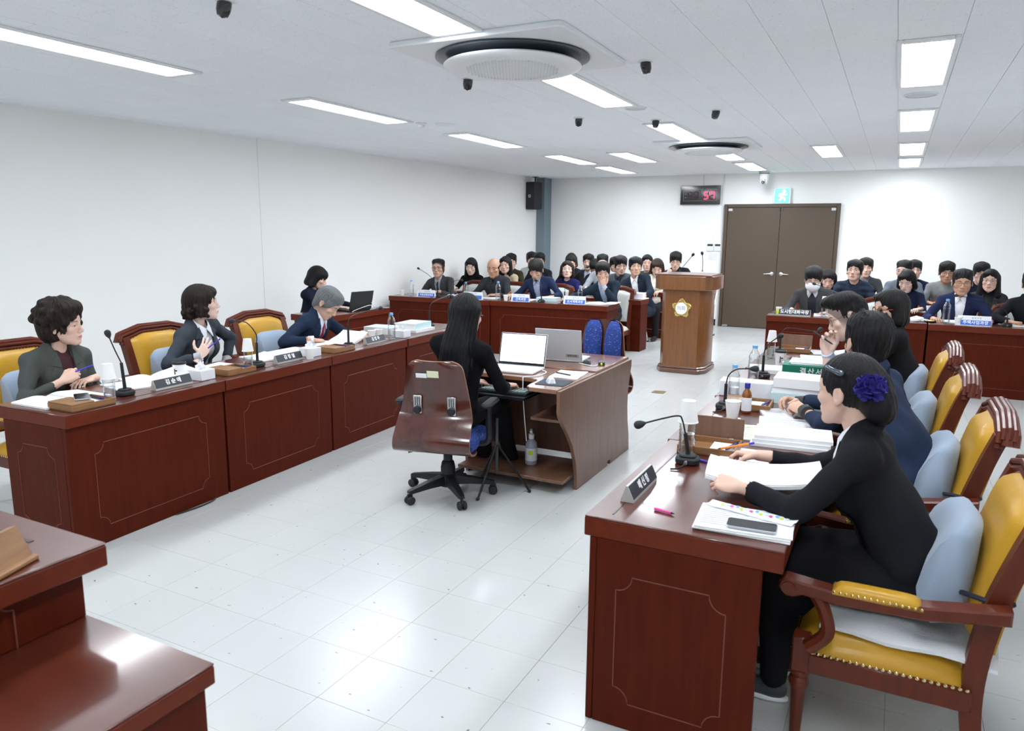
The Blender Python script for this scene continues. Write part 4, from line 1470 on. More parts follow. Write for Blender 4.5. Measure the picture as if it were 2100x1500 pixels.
# ---- skin material with facial colouring in head coordinates
def skin_mat(name, tone, lip=(0.5, 0.16, 0.14), eye=1.0, brow=0.8, gaze=0.0, shade=(0.02, 0.014, 0.012), scalp=None):
    if name in MATS:
        return MATS[name]
    m, nt, N, L, b = _new(name)

    def mt(op, a, c=None, clamp=False):
        n = N.new('ShaderNodeMath'); n.operation = op; n.use_clamp = clamp
        for i, v in enumerate((a, c)):
            if v is None:
                continue
            if isinstance(v, (int, float)):
                n.inputs[i].default_value = v
            else:
                L.new(v, n.inputs[i])
        return n.outputs[0]

    def soft(v, edge, w):   # 1 where v<edge
        n = N.new('ShaderNodeMapRange'); n.interpolation_type = 'SMOOTHSTEP'
        n.inputs[1].default_value = edge - w; n.inputs[2].default_value = edge + w; n.inputs[3].default_value = 1; n.inputs[4].default_value = 0
        L.new(v, n.inputs[0]); return n.outputs[0]

    def mix(f, c1, col):
        n = N.new('ShaderNodeMix'); n.data_type = 'RGBA'
        L.new(f, n.inputs[0])
        if isinstance(c1, tuple):
            n.inputs[6].default_value = (*c1, 1)
        else:
            L.new(c1, n.inputs[6])
        n.inputs[7].default_value = (*col, 1)
        return n.outputs[2]
    at = N.new('ShaderNodeAttribute'); at.attribute_name = 'hc'
    sx = N.new('ShaderNodeSeparateXYZ'); L.new(at.outputs['Vector'], sx.inputs[0])
    xr, y, z = sx.outputs
    x = mt('ABSOLUTE', xr)
    front = mt('GREATER_THAN', y, 0.045)
    nz = N.new('ShaderNodeTexNoise'); nz.inputs['Scale'].default_value = 30; nz.inputs['Detail'].default_value = 3
    L.new(at.outputs['Vector'], nz.inputs[0])
    c = mix(mt('MULTIPLY', nz.outputs['Fac'], 0.25), tone, (tone[0] * 0.85, tone[1] * 0.68, tone[2] * 0.62))
    # cheeks
    dx = mt('SUBTRACT', x, .042); dz = mt('ADD', z, .03)
    r2 = mt('ADD', mt('MULTIPLY', dx, dx), mt('MULTIPLY', dz, dz))
    c = mix(mt('MULTIPLY', mt('MULTIPLY', soft(r2, .0004, .0004), front), .16), c, (tone[0], tone[1] * .72, tone[2] * .68))
    # lips
    u = mt('DIVIDE', x, .023); u2 = mt('SUBTRACT', 1.0, mt('MULTIPLY', u, u))
    up = mt('SUBTRACT', mt('ADD', z, .0665), mt('MULTIPLY', u2, .0065))
    dn = mt('SUBTRACT', mt('MULTIPLY', mt('ADD', z, .0665), -1), mt('MULTIPLY', u2, .0105))
    lipm = mt('MULTIPLY', mt('MULTIPLY', soft(up, 0, .0012), soft(dn, 0, .0015)), front)
    c = mix(mt('MULTIPLY', lipm, .75), c, lip)
    line = mt('MULTIPLY', mt('MULTIPLY', soft(mt('ABSOLUTE', mt('ADD', z, .0675)), .0009, .0006), soft(x, .023, .002)), front)
    c = mix(mt('MULTIPLY', line, .75), c, (.12, .04, .035))
    # nostrils
    nx = mt('SUBTRACT', x, .0075); nzz = mt('ADD', z, .0455)
    nn = mt('ADD', mt('MULTIPLY', nx, nx), mt('MULTIPLY', mt('MULTIPLY', nzz, nzz), 2.5))
    c = mix(mt('MULTIPLY', mt('MULTIPLY', soft(nn, .000014, .00001), front), .8), c, (.1, .035, .03))
    # brows
    bu = mt('DIVIDE', mt('SUBTRACT', x, .034), .021)
    zc = mt('SUBTRACT', .0255, mt('MULTIPLY', mt('MULTIPLY', bu, bu), .0045))
    bd = mt('ABSOLUTE', mt('SUBTRACT', z, zc))
    bw = mt('SUBTRACT', mt('SUBTRACT', .0036, mt('MULTIPLY', bu, .0013)), bd)
    bm = mt('MULTIPLY', mt('MULTIPLY', soft(mt('MULTIPLY', bw, -1), 0, .0012), soft(mt('ABSOLUTE', bu), .95, .1)), front)
    c = mix(mt('MULTIPLY', bm, brow), c, shade)
    # eyes
    eu = mt('DIVIDE', mt('SUBTRACT', x, .0325), .0148); e2 = mt('SUBTRACT', 1.0, mt('MULTIPLY', eu, eu))
    zz = mt('ADD', z, .0015)
    hu = mt('MULTIPLY', e2, .0052 * eye + .0004); hl = mt('MULTIPLY', e2, .0032 * eye + .0004)
    ins = mt('MULTIPLY', mt('MULTIPLY', soft(mt('SUBTRACT', zz, hu), 0, .0005), soft(mt('SUBTRACT', mt('MULTIPLY', zz, -1), hl), 0, .0005)), front)
    ins = mt('MULTIPLY', ins, soft(mt('ABSOLUTE', eu), .98, .03))
    c = mix(ins, c, (.62, .6, .57))
    gx = mt('SUBTRACT', x, .0325)
    ir = mt('ADD', mt('MULTIPLY', gx, gx), mt('MULTIPLY', zz, zz))
    c = mix(mt('MULTIPLY', ins, soft(ir, .000046, .00001)), c, (.012, .008, .007))
    lash = mt('MULTIPLY', mt('MULTIPLY', soft(mt('ABSOLUTE', mt('SUBTRACT', zz, hu)), .0011, .0006), soft(mt('ABSOLUTE', eu), 1.05, .05)), front)
    c = mix(mt('MULTIPLY', lash, .9), c, (.02, .014, .013))
    fold = mt('MULTIPLY', mt('MULTIPLY', soft(mt('ABSOLUTE', mt('SUBTRACT', zz, mt('ADD', hu, .005))), .0008, .0008), soft(mt('ABSOLUTE', eu), .9, .1)), front)
    c = mix(mt('MULTIPLY', fold, .35), c, (tone[0] * .5, tone[1] * .35, tone[2] * .3))
    if scalp:
        q = mt('ADD', mt('ADD', mt('POWER', mt('DIVIDE', x, .118), 2.0), mt('POWER', mt('DIVIDE', mt('SUBTRACT', y, .138), .1), 2.0)), mt('POWER', mt('DIVIDE', mt('ADD', z, .045), .108), 2.0))
        out = mt('SUBTRACT', 1.0, soft(q, 1.12, .08))
        hl = mt('SUBTRACT', z, mt('MULTIPLY', y, .75))
        n = N.new('ShaderNodeMapRange'); n.inputs[1].default_value = -.1; n.inputs[2].default_value = -.045
        L.new(hl, n.inputs[0])
        near = mt('GREATER_THAN', y, -1.0)
        m_ = mt('MULTIPLY', mt('MULTIPLY', mt('MULTIPLY', out, n.outputs[0]), soft(x, .083, .003)), near)
        c = mix(mt('MULTIPLY', m_, .72), c, scalp)
    L.new(c, b.inputs['Base Color'])
    b.inputs['Roughness'].default_value = .48
    b.inputs['Specular IOR Level'].default_value = .4
    MATS[name] = m
    return m


def hair_mat(name, col, rough=.42):
    if name in MATS:
        return MATS[name]
    return pm(name, tuple(c * .6 for c in col), rough, spec=.2, mottle=(30, tuple(min(1, c * 1.2 + .001) for c in col), 4, (6, 6, 1), .5), bump=(120, .55, (3, 3, .35)))


def cloth(name, col, kind='wool'):
    n = 'cloth_' + name
    if n in MATS:
        return MATS[n]
    if kind == 'wool':
        return pm(n, col, .9, spec=.18, mottle=(350, tuple(min(1, c * 1.35 + .003) for c in col), 2, ONE, .5), bump=(14, .35, (1, 1, .6)))
    if kind == 'shirt':
        m = pm(n, col, .75, bump=(22, .3, (1, 1, .6)))
        if 'plaid' in name:
            N, L = m.node_tree.nodes, m.node_tree.links
            tc = N.new('ShaderNodeTexCoord'); prev = None
            for ax in ('X', 'Z'):
                wv = N.new('ShaderNodeTexWave'); wv.wave_type = 'BANDS'; wv.bands_direction = ax; wv.inputs['Scale'].default_value = 16
                rp = N.new('ShaderNodeValToRGB'); rp.color_ramp.elements[0].position = .72; rp.color_ramp.elements[0].color = (*col, 1)
                rp.color_ramp.elements[1].position = .86; rp.color_ramp.elements[1].color = (.13, .17, .33, 1)
                L.new(tc.outputs['Object'], wv.inputs[0]); L.new(wv.outputs['Fac'], rp.inputs[0])
                if prev is None:
                    prev = rp
                else:
                    mx = N.new('ShaderNodeMix'); mx.data_type = 'RGBA'; mx.blend_type = 'DARKEN'; mx.inputs[0].default_value = 1
                    L.new(prev.outputs[0], mx.inputs[6]); L.new(rp.outputs[0], mx.inputs[7]); L.new(mx.outputs[2], N['Principled BSDF'].inputs['Base Color'])
        return m
    return pm(n, col, .95, spec=.15, bump=(90, .3, ONE))


# ---- heads
def head_prims(fem, w=1.0, jaw=1.0, old=0.0):
    k = .95 if fem else 1.0
    P = [(Ell((0, -.008, .03), (.077 * w, .097, .09)), .01), (Ell((0, .03, .03), (.066 * w, .062, .07)), .02), (Ell((0, .03, -.03), (.063 * w, .06, .075)), .02),
         (Ell((0, .032, -.068), (.052 * w * jaw, .052, .046)), .02), (Ell((0, .071, -.1), (.02 * jaw, .017, .015)), .018)]
    for s in (-1, 1):
        P += [(Cap((s * .05 * w * jaw, .004, -.052), (s * .018, .068, -.099), .016, .015), .022), (Ell((s * .043 * w, .058, -.024), (.024, .024, .021)), .014),
              (Cap((s * .05 * w, .064, .021), (s * .012, .081, .017), .0115), .012)]
    P2 = [(Ell((s * .032, .098, .001), (.019, .016, .0125)), .012) for s in (-1, 1)]
    P3 = []
    for s in (-1, 1):
        P3 += [(Ell((s * .0322, .0725, -.001), (.0165, .0135, .0115)), .005), (Ell((s * .0125, .0965, -.0375), (.0078, .0095, .0075)), .006),
               (Cap((s * .017, .0865, -.0635), (0, .0925, -.0615), .0056), .006), (Cap((s * .014, .0865, -.0735), (0, .0905, -.0745), .0066), .006)]
    P3 += [(Cap((0, .083, .012), (0, .105, -.028), .0075, .0105), .011), (Ell((0, .1045, -.034), (.0105, .011, .0095)), .007), (Ell((0, .073, -.064), (.03, .021, .022)), .014)]
    E = []
    for s in (-1, 1):
        R = [[math.cos(.35), 0, 0], [0, 1, 0], [0, 0, 1]]
        E += [(Ell((s * .0785 * w, -.012, -.006), (.0095, .019, .03)), .008), (Ell((s * .08 * w, -.006, -.031), (.007, .009, .011)), .006)]
    E2 = [(Ell((s * .0875 * w, -.006, -.004), (.0055, .011, .018)), .003) for s in (-1, 1)]
    return P, P2, P3, E, E2


def make_head(fem, res, w, jaw, nb):
    F = Field((min(-.105, nb[0] - .06), min(-.125, nb[1] - .06), min(-.15, nb[2] - .06)), (max(.105, nb[0] + .06), .135, .14), res)
    P, P2, P3, E, E2 = head_prims(fem, w, jaw)
    for p, k in P:
        F.apply(p, k)
    for p, k in P2:
        F.apply(p, k, 's')
    for p, k in P3 + E:
        F.apply(p, k)
    for p, k in E2:
        F.apply(p, k, 's')
    F.apply(Cap((-.024, .0925, -.0678), (.024, .0925, -.0678), .0016), .003, 's')
    r_ = .043 if fem else .05
    F.apply(Cap((0, -.03, -.05), nb, r_, r_ * 1.06), .014)
    return F.mesh()


def make_hair(style, res, seed, w=1.0):
    sp = np.random.RandomState(seed)
    lo, hi = [-.135, -.16, -.2], [.135, .14, .165]
    if style == 'long':
        lo, hi = [-.15, -.19, -.56], [.15, .14, .165]
    if style in ('shoulder', 'bob', 'lowpony'):
        lo = [-.15, -.18, -.3]
    if style == 'perm':
        lo, hi = [-.16, -.185, -.2], [.16, .14, .2]
    if style == 'bun':
        lo, hi = [-.14, -.24, -.22], [.14, .14, .17]
    F = Field(lo, hi, res)
    A = F.apply

    def face(cz=-.03, rz=.108, rx=.11, cy=.13, ry=.1, k=.006):
        e = Ell((0, cy, cz), (rx, ry, rz)); f0 = e.f
        wa = .25 if style in ('thin', 'undercut', 'grey', 'crop', 'bald') else 1.0
        e.f = lambda X, Y, Z: f0(X, Y, Z) + wa * (.0045 * np.sin(X * 150 + seed * 1.7) + .003 * np.sin(X * 310 + seed + Z * 60))
        A(e, k, 's')
    if style in ('short', 'crop', 'part', 'spiky', 'grey', 'undercut', 'thin'):
        t = {'short': .018, 'crop': .011, 'part': .018, 'spiky': .016, 'grey': .016, 'undercut': .005, 'thin': .008}[style]
        A(Ell((0, -.01, .033), (.077 * w + t * .62, .098 + t, .09 + t)), .01)
        for s in (-1, 1):
            A(Ell((s * .05, -.005, .085), (.034, .07, .035)), .02)
        if style in ('short', 'part'):
            A(Ell((.012, .052, .085), (.062, .045, .034)), .02)
            A(Ell((-.035, .062, .068), (.034, .03, .026)), .015)
            A(Ell((.04, .06, .07), (.03, .03, .024)), .015)
        if style == 'spiky':
            for _ in range(26):
                a, e = sp.uniform(-2.4, 2.4), sp.uniform(.2, 1.3)
                d = np.array([math.sin(a) * math.cos(e), math.cos(a) * math.cos(e), math.sin(e)])
                p = np.array([0, -.01, .035]) + d * np.array([.085, .108, .1])
                A(Cap(p, p + d * .012 + np.array([0, .006, .006]), .013, .004), .012)
        if style == 'undercut':
            A(Ell((0, .02, .108), (.064, .092, .036)), .02); A(Ell((0, .07, .112), (.05, .035, .026)), .02)
        if style == 'grey':
            A(Ell((0, .04, .085), (.07, .055, .04)), .02)
        face(cz={'part': -.052, 'short': -.058, 'crop': -.042, 'spiky': -.04, 'grey': -.036, 'undercut': -.012, 'thin': -.022}.get(style, -.03), cy=.138, rx=.118)
        A(Ell((0, -.06, -.03), (.06, .042, .075)), .02)
        A(Half((0, -.8, 1), -.05), .012, 's')
        for s in (-1, 1):
            A(Ell((s * .092 * w, -.006, -.03), (.028, .024, .04)), .008, 's')
    elif style == 'bald':
        A(Ell((0, -.012, .02), (.0835 * w, .104, .085)), .01)
        A(Ell((0, .035, .075), (.1, .115, .07)), .008, 's'); face(cy=.115)
        A(Half((0, -.7, 1), -.028), .01, 's')
        for s in (-1, 1):
            A(Ell((s * .092, -.004, -.028), (.028, .026, .042)), .008, 's')
    elif style == 'perm':
        A(Ell((0, -.022, .05), (.112, .125, .115)), .01); A(Ell((0, -.045, -.03), (.1, .09, .085)), .03)
        A(Ell((.0, .055, .105), (.085, .055, .042)), .02)
        for _ in range(60):
            a, e = sp.uniform(-3.1, 3.1), sp.uniform(-.7, 1.4)
            d = np.array([math.sin(a) * math.cos(e), math.cos(a) * math.cos(e), math.sin(e)])
            p = np.array([0, -.025, .04]) + d * np.array([.11, .12, .115])
            A(Ell(p, sp.uniform(.014, .026)), .012)
        face(cz=-.052, rz=.118, rx=.098, cy=.128, ry=.108, k=.012); A(Half((0, -.35, 1), -.085), .02, 's')
        for s in (-1, 1):
            A(Ell((s * .098, .012, -.04), (.03, .03, .03)), .012, 's')
    elif style in ('bob', 'wavybob', 'shoulder', 'bangs', 'lowpony'):
        A(Ell((0, -.014, .036), (.09, .112, .102)), .01)
        zl = {'bob': -.115, 'wavybob': -.1, 'shoulder': -.2, 'bangs': -.125, 'lowpony': -.07}[style]
        if style != 'lowpony':
            for s in (-1, 1):
                A(Cap((s * .062, -.008, .04), (s * (.075 if style != 'shoulder' else .082), -.012, zl + .045), .036, .04), .025)
            A(Cap((0, -.055, .0), (0, -.068, zl + .04), .07, .066), .03)
        else:
            A(Cap((0, -.09, .0), (0, -.11, -.16), .03, .022), .02)
        if style == 'wavybob':
            for _ in range(34):
                a = sp.uniform(1.0, 5.28)
                p = np.array([math.sin(a) * .098, math.cos(a) * .1 - .02, sp.uniform(-.1, -.01)])
                A(Ell(p, sp.uniform(.014, .022)), .012)
        if style == 'bangs':
            A(Ell((0, .06, .055), (.066, .042, .05)), .02)
            face(cz=-.085, rz=.115, rx=.066, cy=.13, ry=.105)
        elif style == 'wavybob':
            A(Ell((-.02, .06, .075), (.06, .045, .036)), .02)
            face(cz=-.05, rz=.105, rx=.07, cy=.13, ry=.1)
        else:
            A(Ell((.02, .055, .08), (.055, .045, .03)), .02)
            face(cz=-.045, rz=.112, rx=.068 if style != 'lowpony' else .1, cy=.13, ry=.105)
        A(Half((0, 0, 1), zl), .012, 's')
    elif style == 'long':
        A(Ell((0, -.014, .036), (.088, .112, .102)), .01)
        A(Cap((0, -.045, .02), (0, -.075, -.2), .08, .075), .03)
        A(Ell((0, -.105, -.3), (.11, .038, .24)), .04)
        for s in (-1, 1):
            A(Cap((s * .06, -.02, .03), (s * .085, -.06, -.3), .036, .028), .03)
            A(Cap((s * .05, -.09, -.2), (s * .07, -.12, -.5), .03, .012), .03)
        face(cz=-.06, rz=.13, rx=.066, cy=.12, ry=.1)
        A(Ell((0, .06, -.25), (.1, .09, .2)), .01, 's')
    elif style == 'bun':
        A(Ell((0, -.012, .034), (.084, .108, .098)), .01)
        A(Ell((0, -.095, .0), (.066, .05, .07)), .03); A(Ell((0, -.115, -.045), (.05, .045, .055)), .03)
        face(cz=-.035, rz=.118, rx=.115, cy=.135, ry=.11)
        A(Half((0, -.9, 1), -.035), .012, 's')
        for s in (-1, 1):
            A(Ell((s * .09, .0, -.028), (.026, .022, .04)), .008, 's')
    # strands
    _, (X, Y, Z) = F.sub_axes(F.lo, F.lo + np.array(F.n) * F.res)
    th = np.arctan2(X, Y + .02 + 0 * Z)
    amp = {'perm': .003, 'spiky': .0025, 'wavybob': .0028, 'long': .0022}.get(style, .0016)
    g = np.sin(th * 26 + Z * 40 + seed) * .6 + np.sin(th * 43 - Z * 25 + 2 * seed) * .4
    n = F.D.shape
    F.D += (amp * g)[:n[0], :n[1], :n[2]]
    return F.mesh()


# ---- hands: origin at wrist, fingers along +y, back of hand +z, right hand (thumb on -x)
HAND = {'flat': ((8, 12, 8), 6, (35, 10)), 'relax': ((28, 30, 18), 5, (30, 15)), 'fist': ((75, 85, 50), 2, (20, 45)), 'pen': ((48, 60, 30), 2, (22, 40)),
        'open': ((10, 18, 12), 9, (50, 5)), 'clasp': ((50, 55, 35), 7, (30, 30)), 'hold': ((35, 45, 30), 4, (10, 20))}


def make_hand(pose, res, left=False, size=1.0):
    (m1, m2, m3), spread, (ta, tb) = HAND[pose]
    F = Field((-.1, -.06, -.11), (.075, .21, .045), res)
    F.apply(Cap((0, -.055, 0), (0, .0, 0), .0265, .024), .01)
    F.apply(Ell((.002, .05, -.003), (.039, .052, .0145)), .014)
    xs = (-.029, -.0095, .0095, .0275); ln = (.07, .079, .074, .057); rr = (.0088, .009, .0087, .0076)
    for i in range(4):
        yb = (.086, .09, .087, .079)[i]
        F.apply(Cap((xs[i] * .5, .015, 0), (xs[i], yb, .001), .013, .0105), .01)
        a = math.radians(-(1.5 - i) * spread)
        p = np.array([xs[i], yb, .001]); ang = 0
        ex = 1 + .12 * (i - 1.5) * (pose in ('relax', 'pen', 'clasp', 'hold'))
        for q, (seg, da) in enumerate(zip((.45, .31, .24), (m1, m2, m3))):
            ang += math.radians(da * ex)
            d = np.array([math.sin(a) * math.cos(ang), math.cos(a) * math.cos(ang), -math.sin(ang)])
            e = p + d * ln[i] * seg
            F.apply(Cap(p, e, rr[i] * (1 - .08 * q), rr[i] * (.94 - .1 * q)), .004)
            p = e
    p = np.array([-.022, .026, -.006]); a1 = math.radians(ta); dn = math.radians(tb)
    d1 = np.array([-math.sin(a1 + .35) * math.cos(dn * .5), math.cos(a1 + .35) * math.cos(dn * .5), -math.sin(dn * .5)])
    e = p + d1 * .043; F.apply(Cap(p, e, .0145, .0115), .01)
    d2 = np.array([-math.sin(a1 - .15) * math.cos(dn), math.cos(a1 - .15) * math.cos(dn), -math.sin(dn)])
    f_ = e + d2 * .03; F.apply(Cap(e, f_, .0112, .0095), .004)
    d3 = np.array([-math.sin(a1 - .45) * math.cos(dn), math.cos(a1 - .45) * math.cos(dn), -math.sin(dn)])
    F.apply(Cap(f_, f_ + d3 * .026, .0095, .0078), .004)
    V, Q = F.mesh()
    V = V * size
    if left:
        V = V * np.array([-1, 1, 1]); Q = Q[:, ::-1]
    return V, Q


def mesh_np(name, parts, mats, parent, hc=None, M=None):
    """parts: list of (V, Q); joined into one mesh"""
    Vs, Qs, o = [], [], 0
    for V, Q in parts:
        if len(V) == 0:
            continue
        Vs.append(V); Qs.append(Q + o); o += len(V)
    V = np.concatenate(Vs); Q = np.concatenate(Qs)
    me = bpy.data.meshes.new(name)
    me.vertices.add(len(V)); me.vertices.foreach_set('co', V.astype(np.float32).ravel())
    me.loops.add(Q.size); me.loops.foreach_set('vertex_index', Q.astype(np.int32).ravel())
    me.polygons.add(len(Q)); me.polygons.foreach_set('loop_start', np.arange(0, Q.size, 4, dtype=np.int32)); me.polygons.foreach_set('loop_total', np.full(len(Q), 4, np.int32))
    me.update(calc_edges=True)
    me.materials.append(mats)
    me.shade_smooth()
    if hc is not None:
        a = me.attributes.new('hc', 'FLOAT_VECTOR', 'POINT'); a.data.foreach_set('vector', hc.astype(np.float32).ravel())
    return link(name, me, parent, M)


def ik(S, W, l1, l2, pole):
    S, W, pole = np.array(S), np.array(W), np.array(pole, float)
    d = W - S; D = np.linalg.norm(d)
    if D > (l1 + l2) * .995:
        s_ = D / ((l1 + l2) * .995); l1 *= s_; l2 *= s_
    D = max(D, abs(l1 - l2) + .01)
    u = d / np.linalg.norm(d)
    a = (l1 * l1 - l2 * l2 + D * D) / (2 * D)
    h = math.sqrt(max(l1 * l1 - a * a, 1e-6))
    p = pole - u * (pole @ u); p /= np.linalg.norm(p) + 1e-9
    return S + u * a + p * h


def rot_head(yaw, pitch, roll):
    return np.array((Matrix.Rotation(math.radians(yaw), 3, 'Z') @ Matrix.Rotation(math.radians(pitch), 3, 'X') @ Matrix.Rotation(math.radians(roll), 3, 'Y')))


def tp(name):
    return name


TONES = {'fair': (.7, .47, .37), 'mid': (.62, .39, .29), 'tan': (.53, .305, .205), 'pale': (.77, .56, .47)}


def person(label, hip, head, heading, look, hair='short', haircol=(.012, .011, .012), fem=False, top=None, arms=None, tone='fair', res=1.0, glasses=None, mask=False,
           eye=.8, w=1.0, jaw=1.0, seed=1, legs='trousers', legcol=(.012, .012, .015), size=1.0, bulk=1.0, group=None, shoes=None, knees=None, sw=None, head_scale=1.06):
    """everything in world metres. hip=(x,y,z) head=(x,y,z) of eye-level head centre; heading/look yaw in degrees ccw from +Y"""
    hip, head = np.array(hip, float), np.array(head, float)
    eye = .35 + eye * .85 if eye > .3 else eye
    root = thing('person', label, 'person', T(hip[0], hip[1], 0), group)
    org = np.array([hip[0], hip[1], 0])
    fwd = np.array([-math.sin(math.radians(heading)), math.cos(math.radians(heading)), 0])
    RH = rot_head(*look)
    hs = (.985 if fem else 1.03) * head_scale
    neck = head + (RH @ np.array([0, -.05, -.10])) * hs * .6 - np.array([0, 0, .078]) - fwd * .0
    up = neck - hip; Lt = np.linalg.norm(up); up /= Lt
    yy = fwd - up * (fwd @ up); yy /= np.linalg.norm(yy)
    xx = np.cross(yy, up)
    RT = np.stack([xx, yy, up], 1)
    toT = lambda p: RT.T @ (np.array(p, float) - hip)
    toW = lambda V: V @ RT.T + hip - org
    sx = (.88 if fem else 1.0) * bulk
    shw = sw if sw else (.158 if fem else .178)
    L = Lt
    res_c = (.0085, .0135)[res > 1.2] if res >= 1 else .007
    # arms
    A = {}
    for side in (1, -1):
        sp = np.array([side * shw, -.005, L - .075])
        spec = (arms or {}).get('R' if side > 0 else 'L')
        if spec is None:
            spec = dict(w=tuple(hip + RT @ np.array([side * .16, .22, .1])), pose='relax')
        W = toT(spec['w'])
        pole = RT.T @ np.array(spec['pole'], float) if 'pole' in spec else np.array([side * .7, -.5, -.8])
        E = ik(sp, W, .275 * (.95 if fem else 1), .235 * (.95 if fem else 1), pole)
        A[side] = (sp, E, W, spec)
    # clothing torso
    tk = .92 if fem else 1.0

    def torso(Fd, off=0.0, arms_=True, k=.035):
        P = [(Ell((0, -.01, .06), (.178 * sx, .13 * tk, .14)), .03), (Ell((0, .0, L * .38), (.158 * sx, .112 * tk * bulk, L * .34)), .05), (Ell((0, .012, L * .68), (.168 * sx, .108 * tk, L * .27)), .05),
             (Cap((-shw * .72, -.012, L - .085), (shw * .72, -.012, L - .085), .066), .04)]
        for s in (-1, 1):
            P.append((Cap((s * .03, -.02, L - .02), (s * shw, -.008, L - .07), .048, .052), .04))
            if fem:
                P.append((Ell((s * .07 * sx, .085, L * .62), (.062, .05, .065)), .04))
        for p, kk in P:
            Fd.apply(p, kk, 'u', off)
        if arms_:
            for s in (-1, 1):
                sp, E, W, spec = A[s]
                ra = .0525 if not fem else .0455
                ra *= (top or {}).get('sleeve', 1.0)
                d = W - E; n = np.linalg.norm(d)
                We = E + d * (1 - .012 / n)
                Fd.apply(Cap(sp, E, ra * 1.05, ra * .88), .03, 'u', off)
                Fd.apply(Cap(E, We, ra * .88, ra * .66), .012, 'u', off)
                m_ = E + (sp - E) * .12
                Fd.apply(Ell(m_, ra * .95), .02, 'u', off)

    pts = np.array([p for s in (1, -1) for p in A[s][:3]] + [(-.2 * bulk, -.16, -.1), (.2 * bulk, .16, L + .06)])
    lo, hi = pts.min(0) - .1, pts.max(0) + .1
    lo[2] = min(lo[2], -.1)
    F = Field(lo, hi, res_c)
    torso(F)
    kind = top['kind']
    neckcut = top.get('neck', .0)
    Wob(.005, 30, seed).add(F); Wob(.0035, 75, seed + 50, (1, 1, .55)).add(F)
    if top.get('puffy'):
        _, (X, Y, Z) = F.sub_axes(F.lo, F.lo + np.array(F.n) * F.res)
        F.D -= (np.abs(np.sin(Z * 42)) * .012 + 0 * X + 0 * Y)[:F.D.shape[0], :F.D.shape[1], :F.D.shape[2]]
    for s in (-1, 1):   # wrist openings end flat
        sp, E, W, spec = A[s]
        d = (W - E) / np.linalg.norm(W - E)
        F.apply(Cap(W - d * .004, W + d * .08, .048), .002, 's')
    vz = top.get('vz', .13) * L / .5
    zt = L + .005
    if kind in ('suit', 'open'):
        vt = top.get('vtop', .06)
        # V opening
        G = Field(lo, hi, res_c)
        G.D[:] = -1
        G.apply(Half((1, 0, -(vt) / (zt - vz)), -vz * vt / (zt - vz)), .001, 'i')
        G.apply(Half((-1, 0, -(vt) / (zt - vz)), -vz * vt / (zt - vz)), .001, 'i')
        G.apply(Half((0, -1, 0), -.02), .001, 'i')
        if kind == 'open':
            G.D[:] = np.minimum(G.D, np.maximum(np.abs(G.lo[0] + np.arange(G.n[0]) * G.res)[:, None, None] - .045, -(G.lo[1] + np.arange(G.n[1]) * G.res)[None, :, None] + .02))
        F.D = np.maximum(F.D, -G.D)
    F.apply(Ell((0, .012, L + .03), (.062, .066, .05)), .008, 's')
    if kind == 'suit':
        for s in (-1, 1):
            F.apply(Cap((s * .055, .05, L - .035), (s * .066, -.02, L + .016), .013), .012); F.apply(Cap((s * .066, -.02, L + .016), (0, -.075, L + .034), .014), .014); F.apply(Cap((s * .05, -.05, L - .01), (0, -.07, L + .01), .03), .02)
    if kind in ('turtle', 'knit', 'coat'):
        rr = .06 if fem else .068
        if kind == 'turtle':
            F.apply(Cap((0, -.01, L - .02), (0, .0, L + .045), rr, rr * .95), .015)
        elif kind == 'coat':
            for s in (-1, 1):
                F.apply(Cap((s * .05, .06, L - .05), (s * .07, -.02, L + .02), .018), .015); F.apply(Cap((s * .07, -.02, L + .02), (0, -.075, L + .03), .018), .015)
    V, Q = F.mesh()
    jm = cloth(top['name'], top['col'], top.get('fab', 'wool'))
    jk = mesh_np(top.get('part', 'jacket'), [(toW(V), Q)], jm, root)

    def front_piece(name, mat, off_o, off_i, halves, zlo, zhi, rs, parent=root):
        Fd = Field((-.2, -.02, zlo), (.2, .26, zhi), rs)
        torso(Fd, off_o, arms_=False)
        if off_i is not None:
            F2 = Field((-.2, -.02, zlo), (.2, .26, zhi), rs)
            torso(F2, off_i, arms_=False)
            Fd.D = np.maximum(Fd.D, -F2.D)
        for h in halves:
            Fd.apply(h, .001, 'i')
        V, Q = Fd.mesh()
        if len(V) == 0:
            return None
        return mesh_np(name, [(toW(V), Q)], mat, parent)
    rs = .0045 if res <= 1 else .0075
    if kind in ('suit', 'open'):
        shc = top.get('shirt', (.75, .76, .8))
        sm = cloth(top.get('shirtname', 'shirt_%02x%02x%02x' % tuple(int(c * 255) for c in shc)), shc, 'shirt')
        vt = top.get('vtop', .06)
        zmin = vz - .04 if kind == 'suit' else .05
        sl = (vt + .02) / (zt - zmin) if kind == 'suit' else 0
        hv = [Half((1, 0, -sl), -zmin * sl + (0 if kind == 'suit' else .07)), Half((-1, 0, -sl), -zmin * sl + (0 if kind == 'suit' else .07)), Half((0, -1, 0), -.0)]
        front_piece('shirt', sm, -.007, None, hv + [Half((0, 0, 1), L - .005)], zmin, L + .04, rs * 1.3)
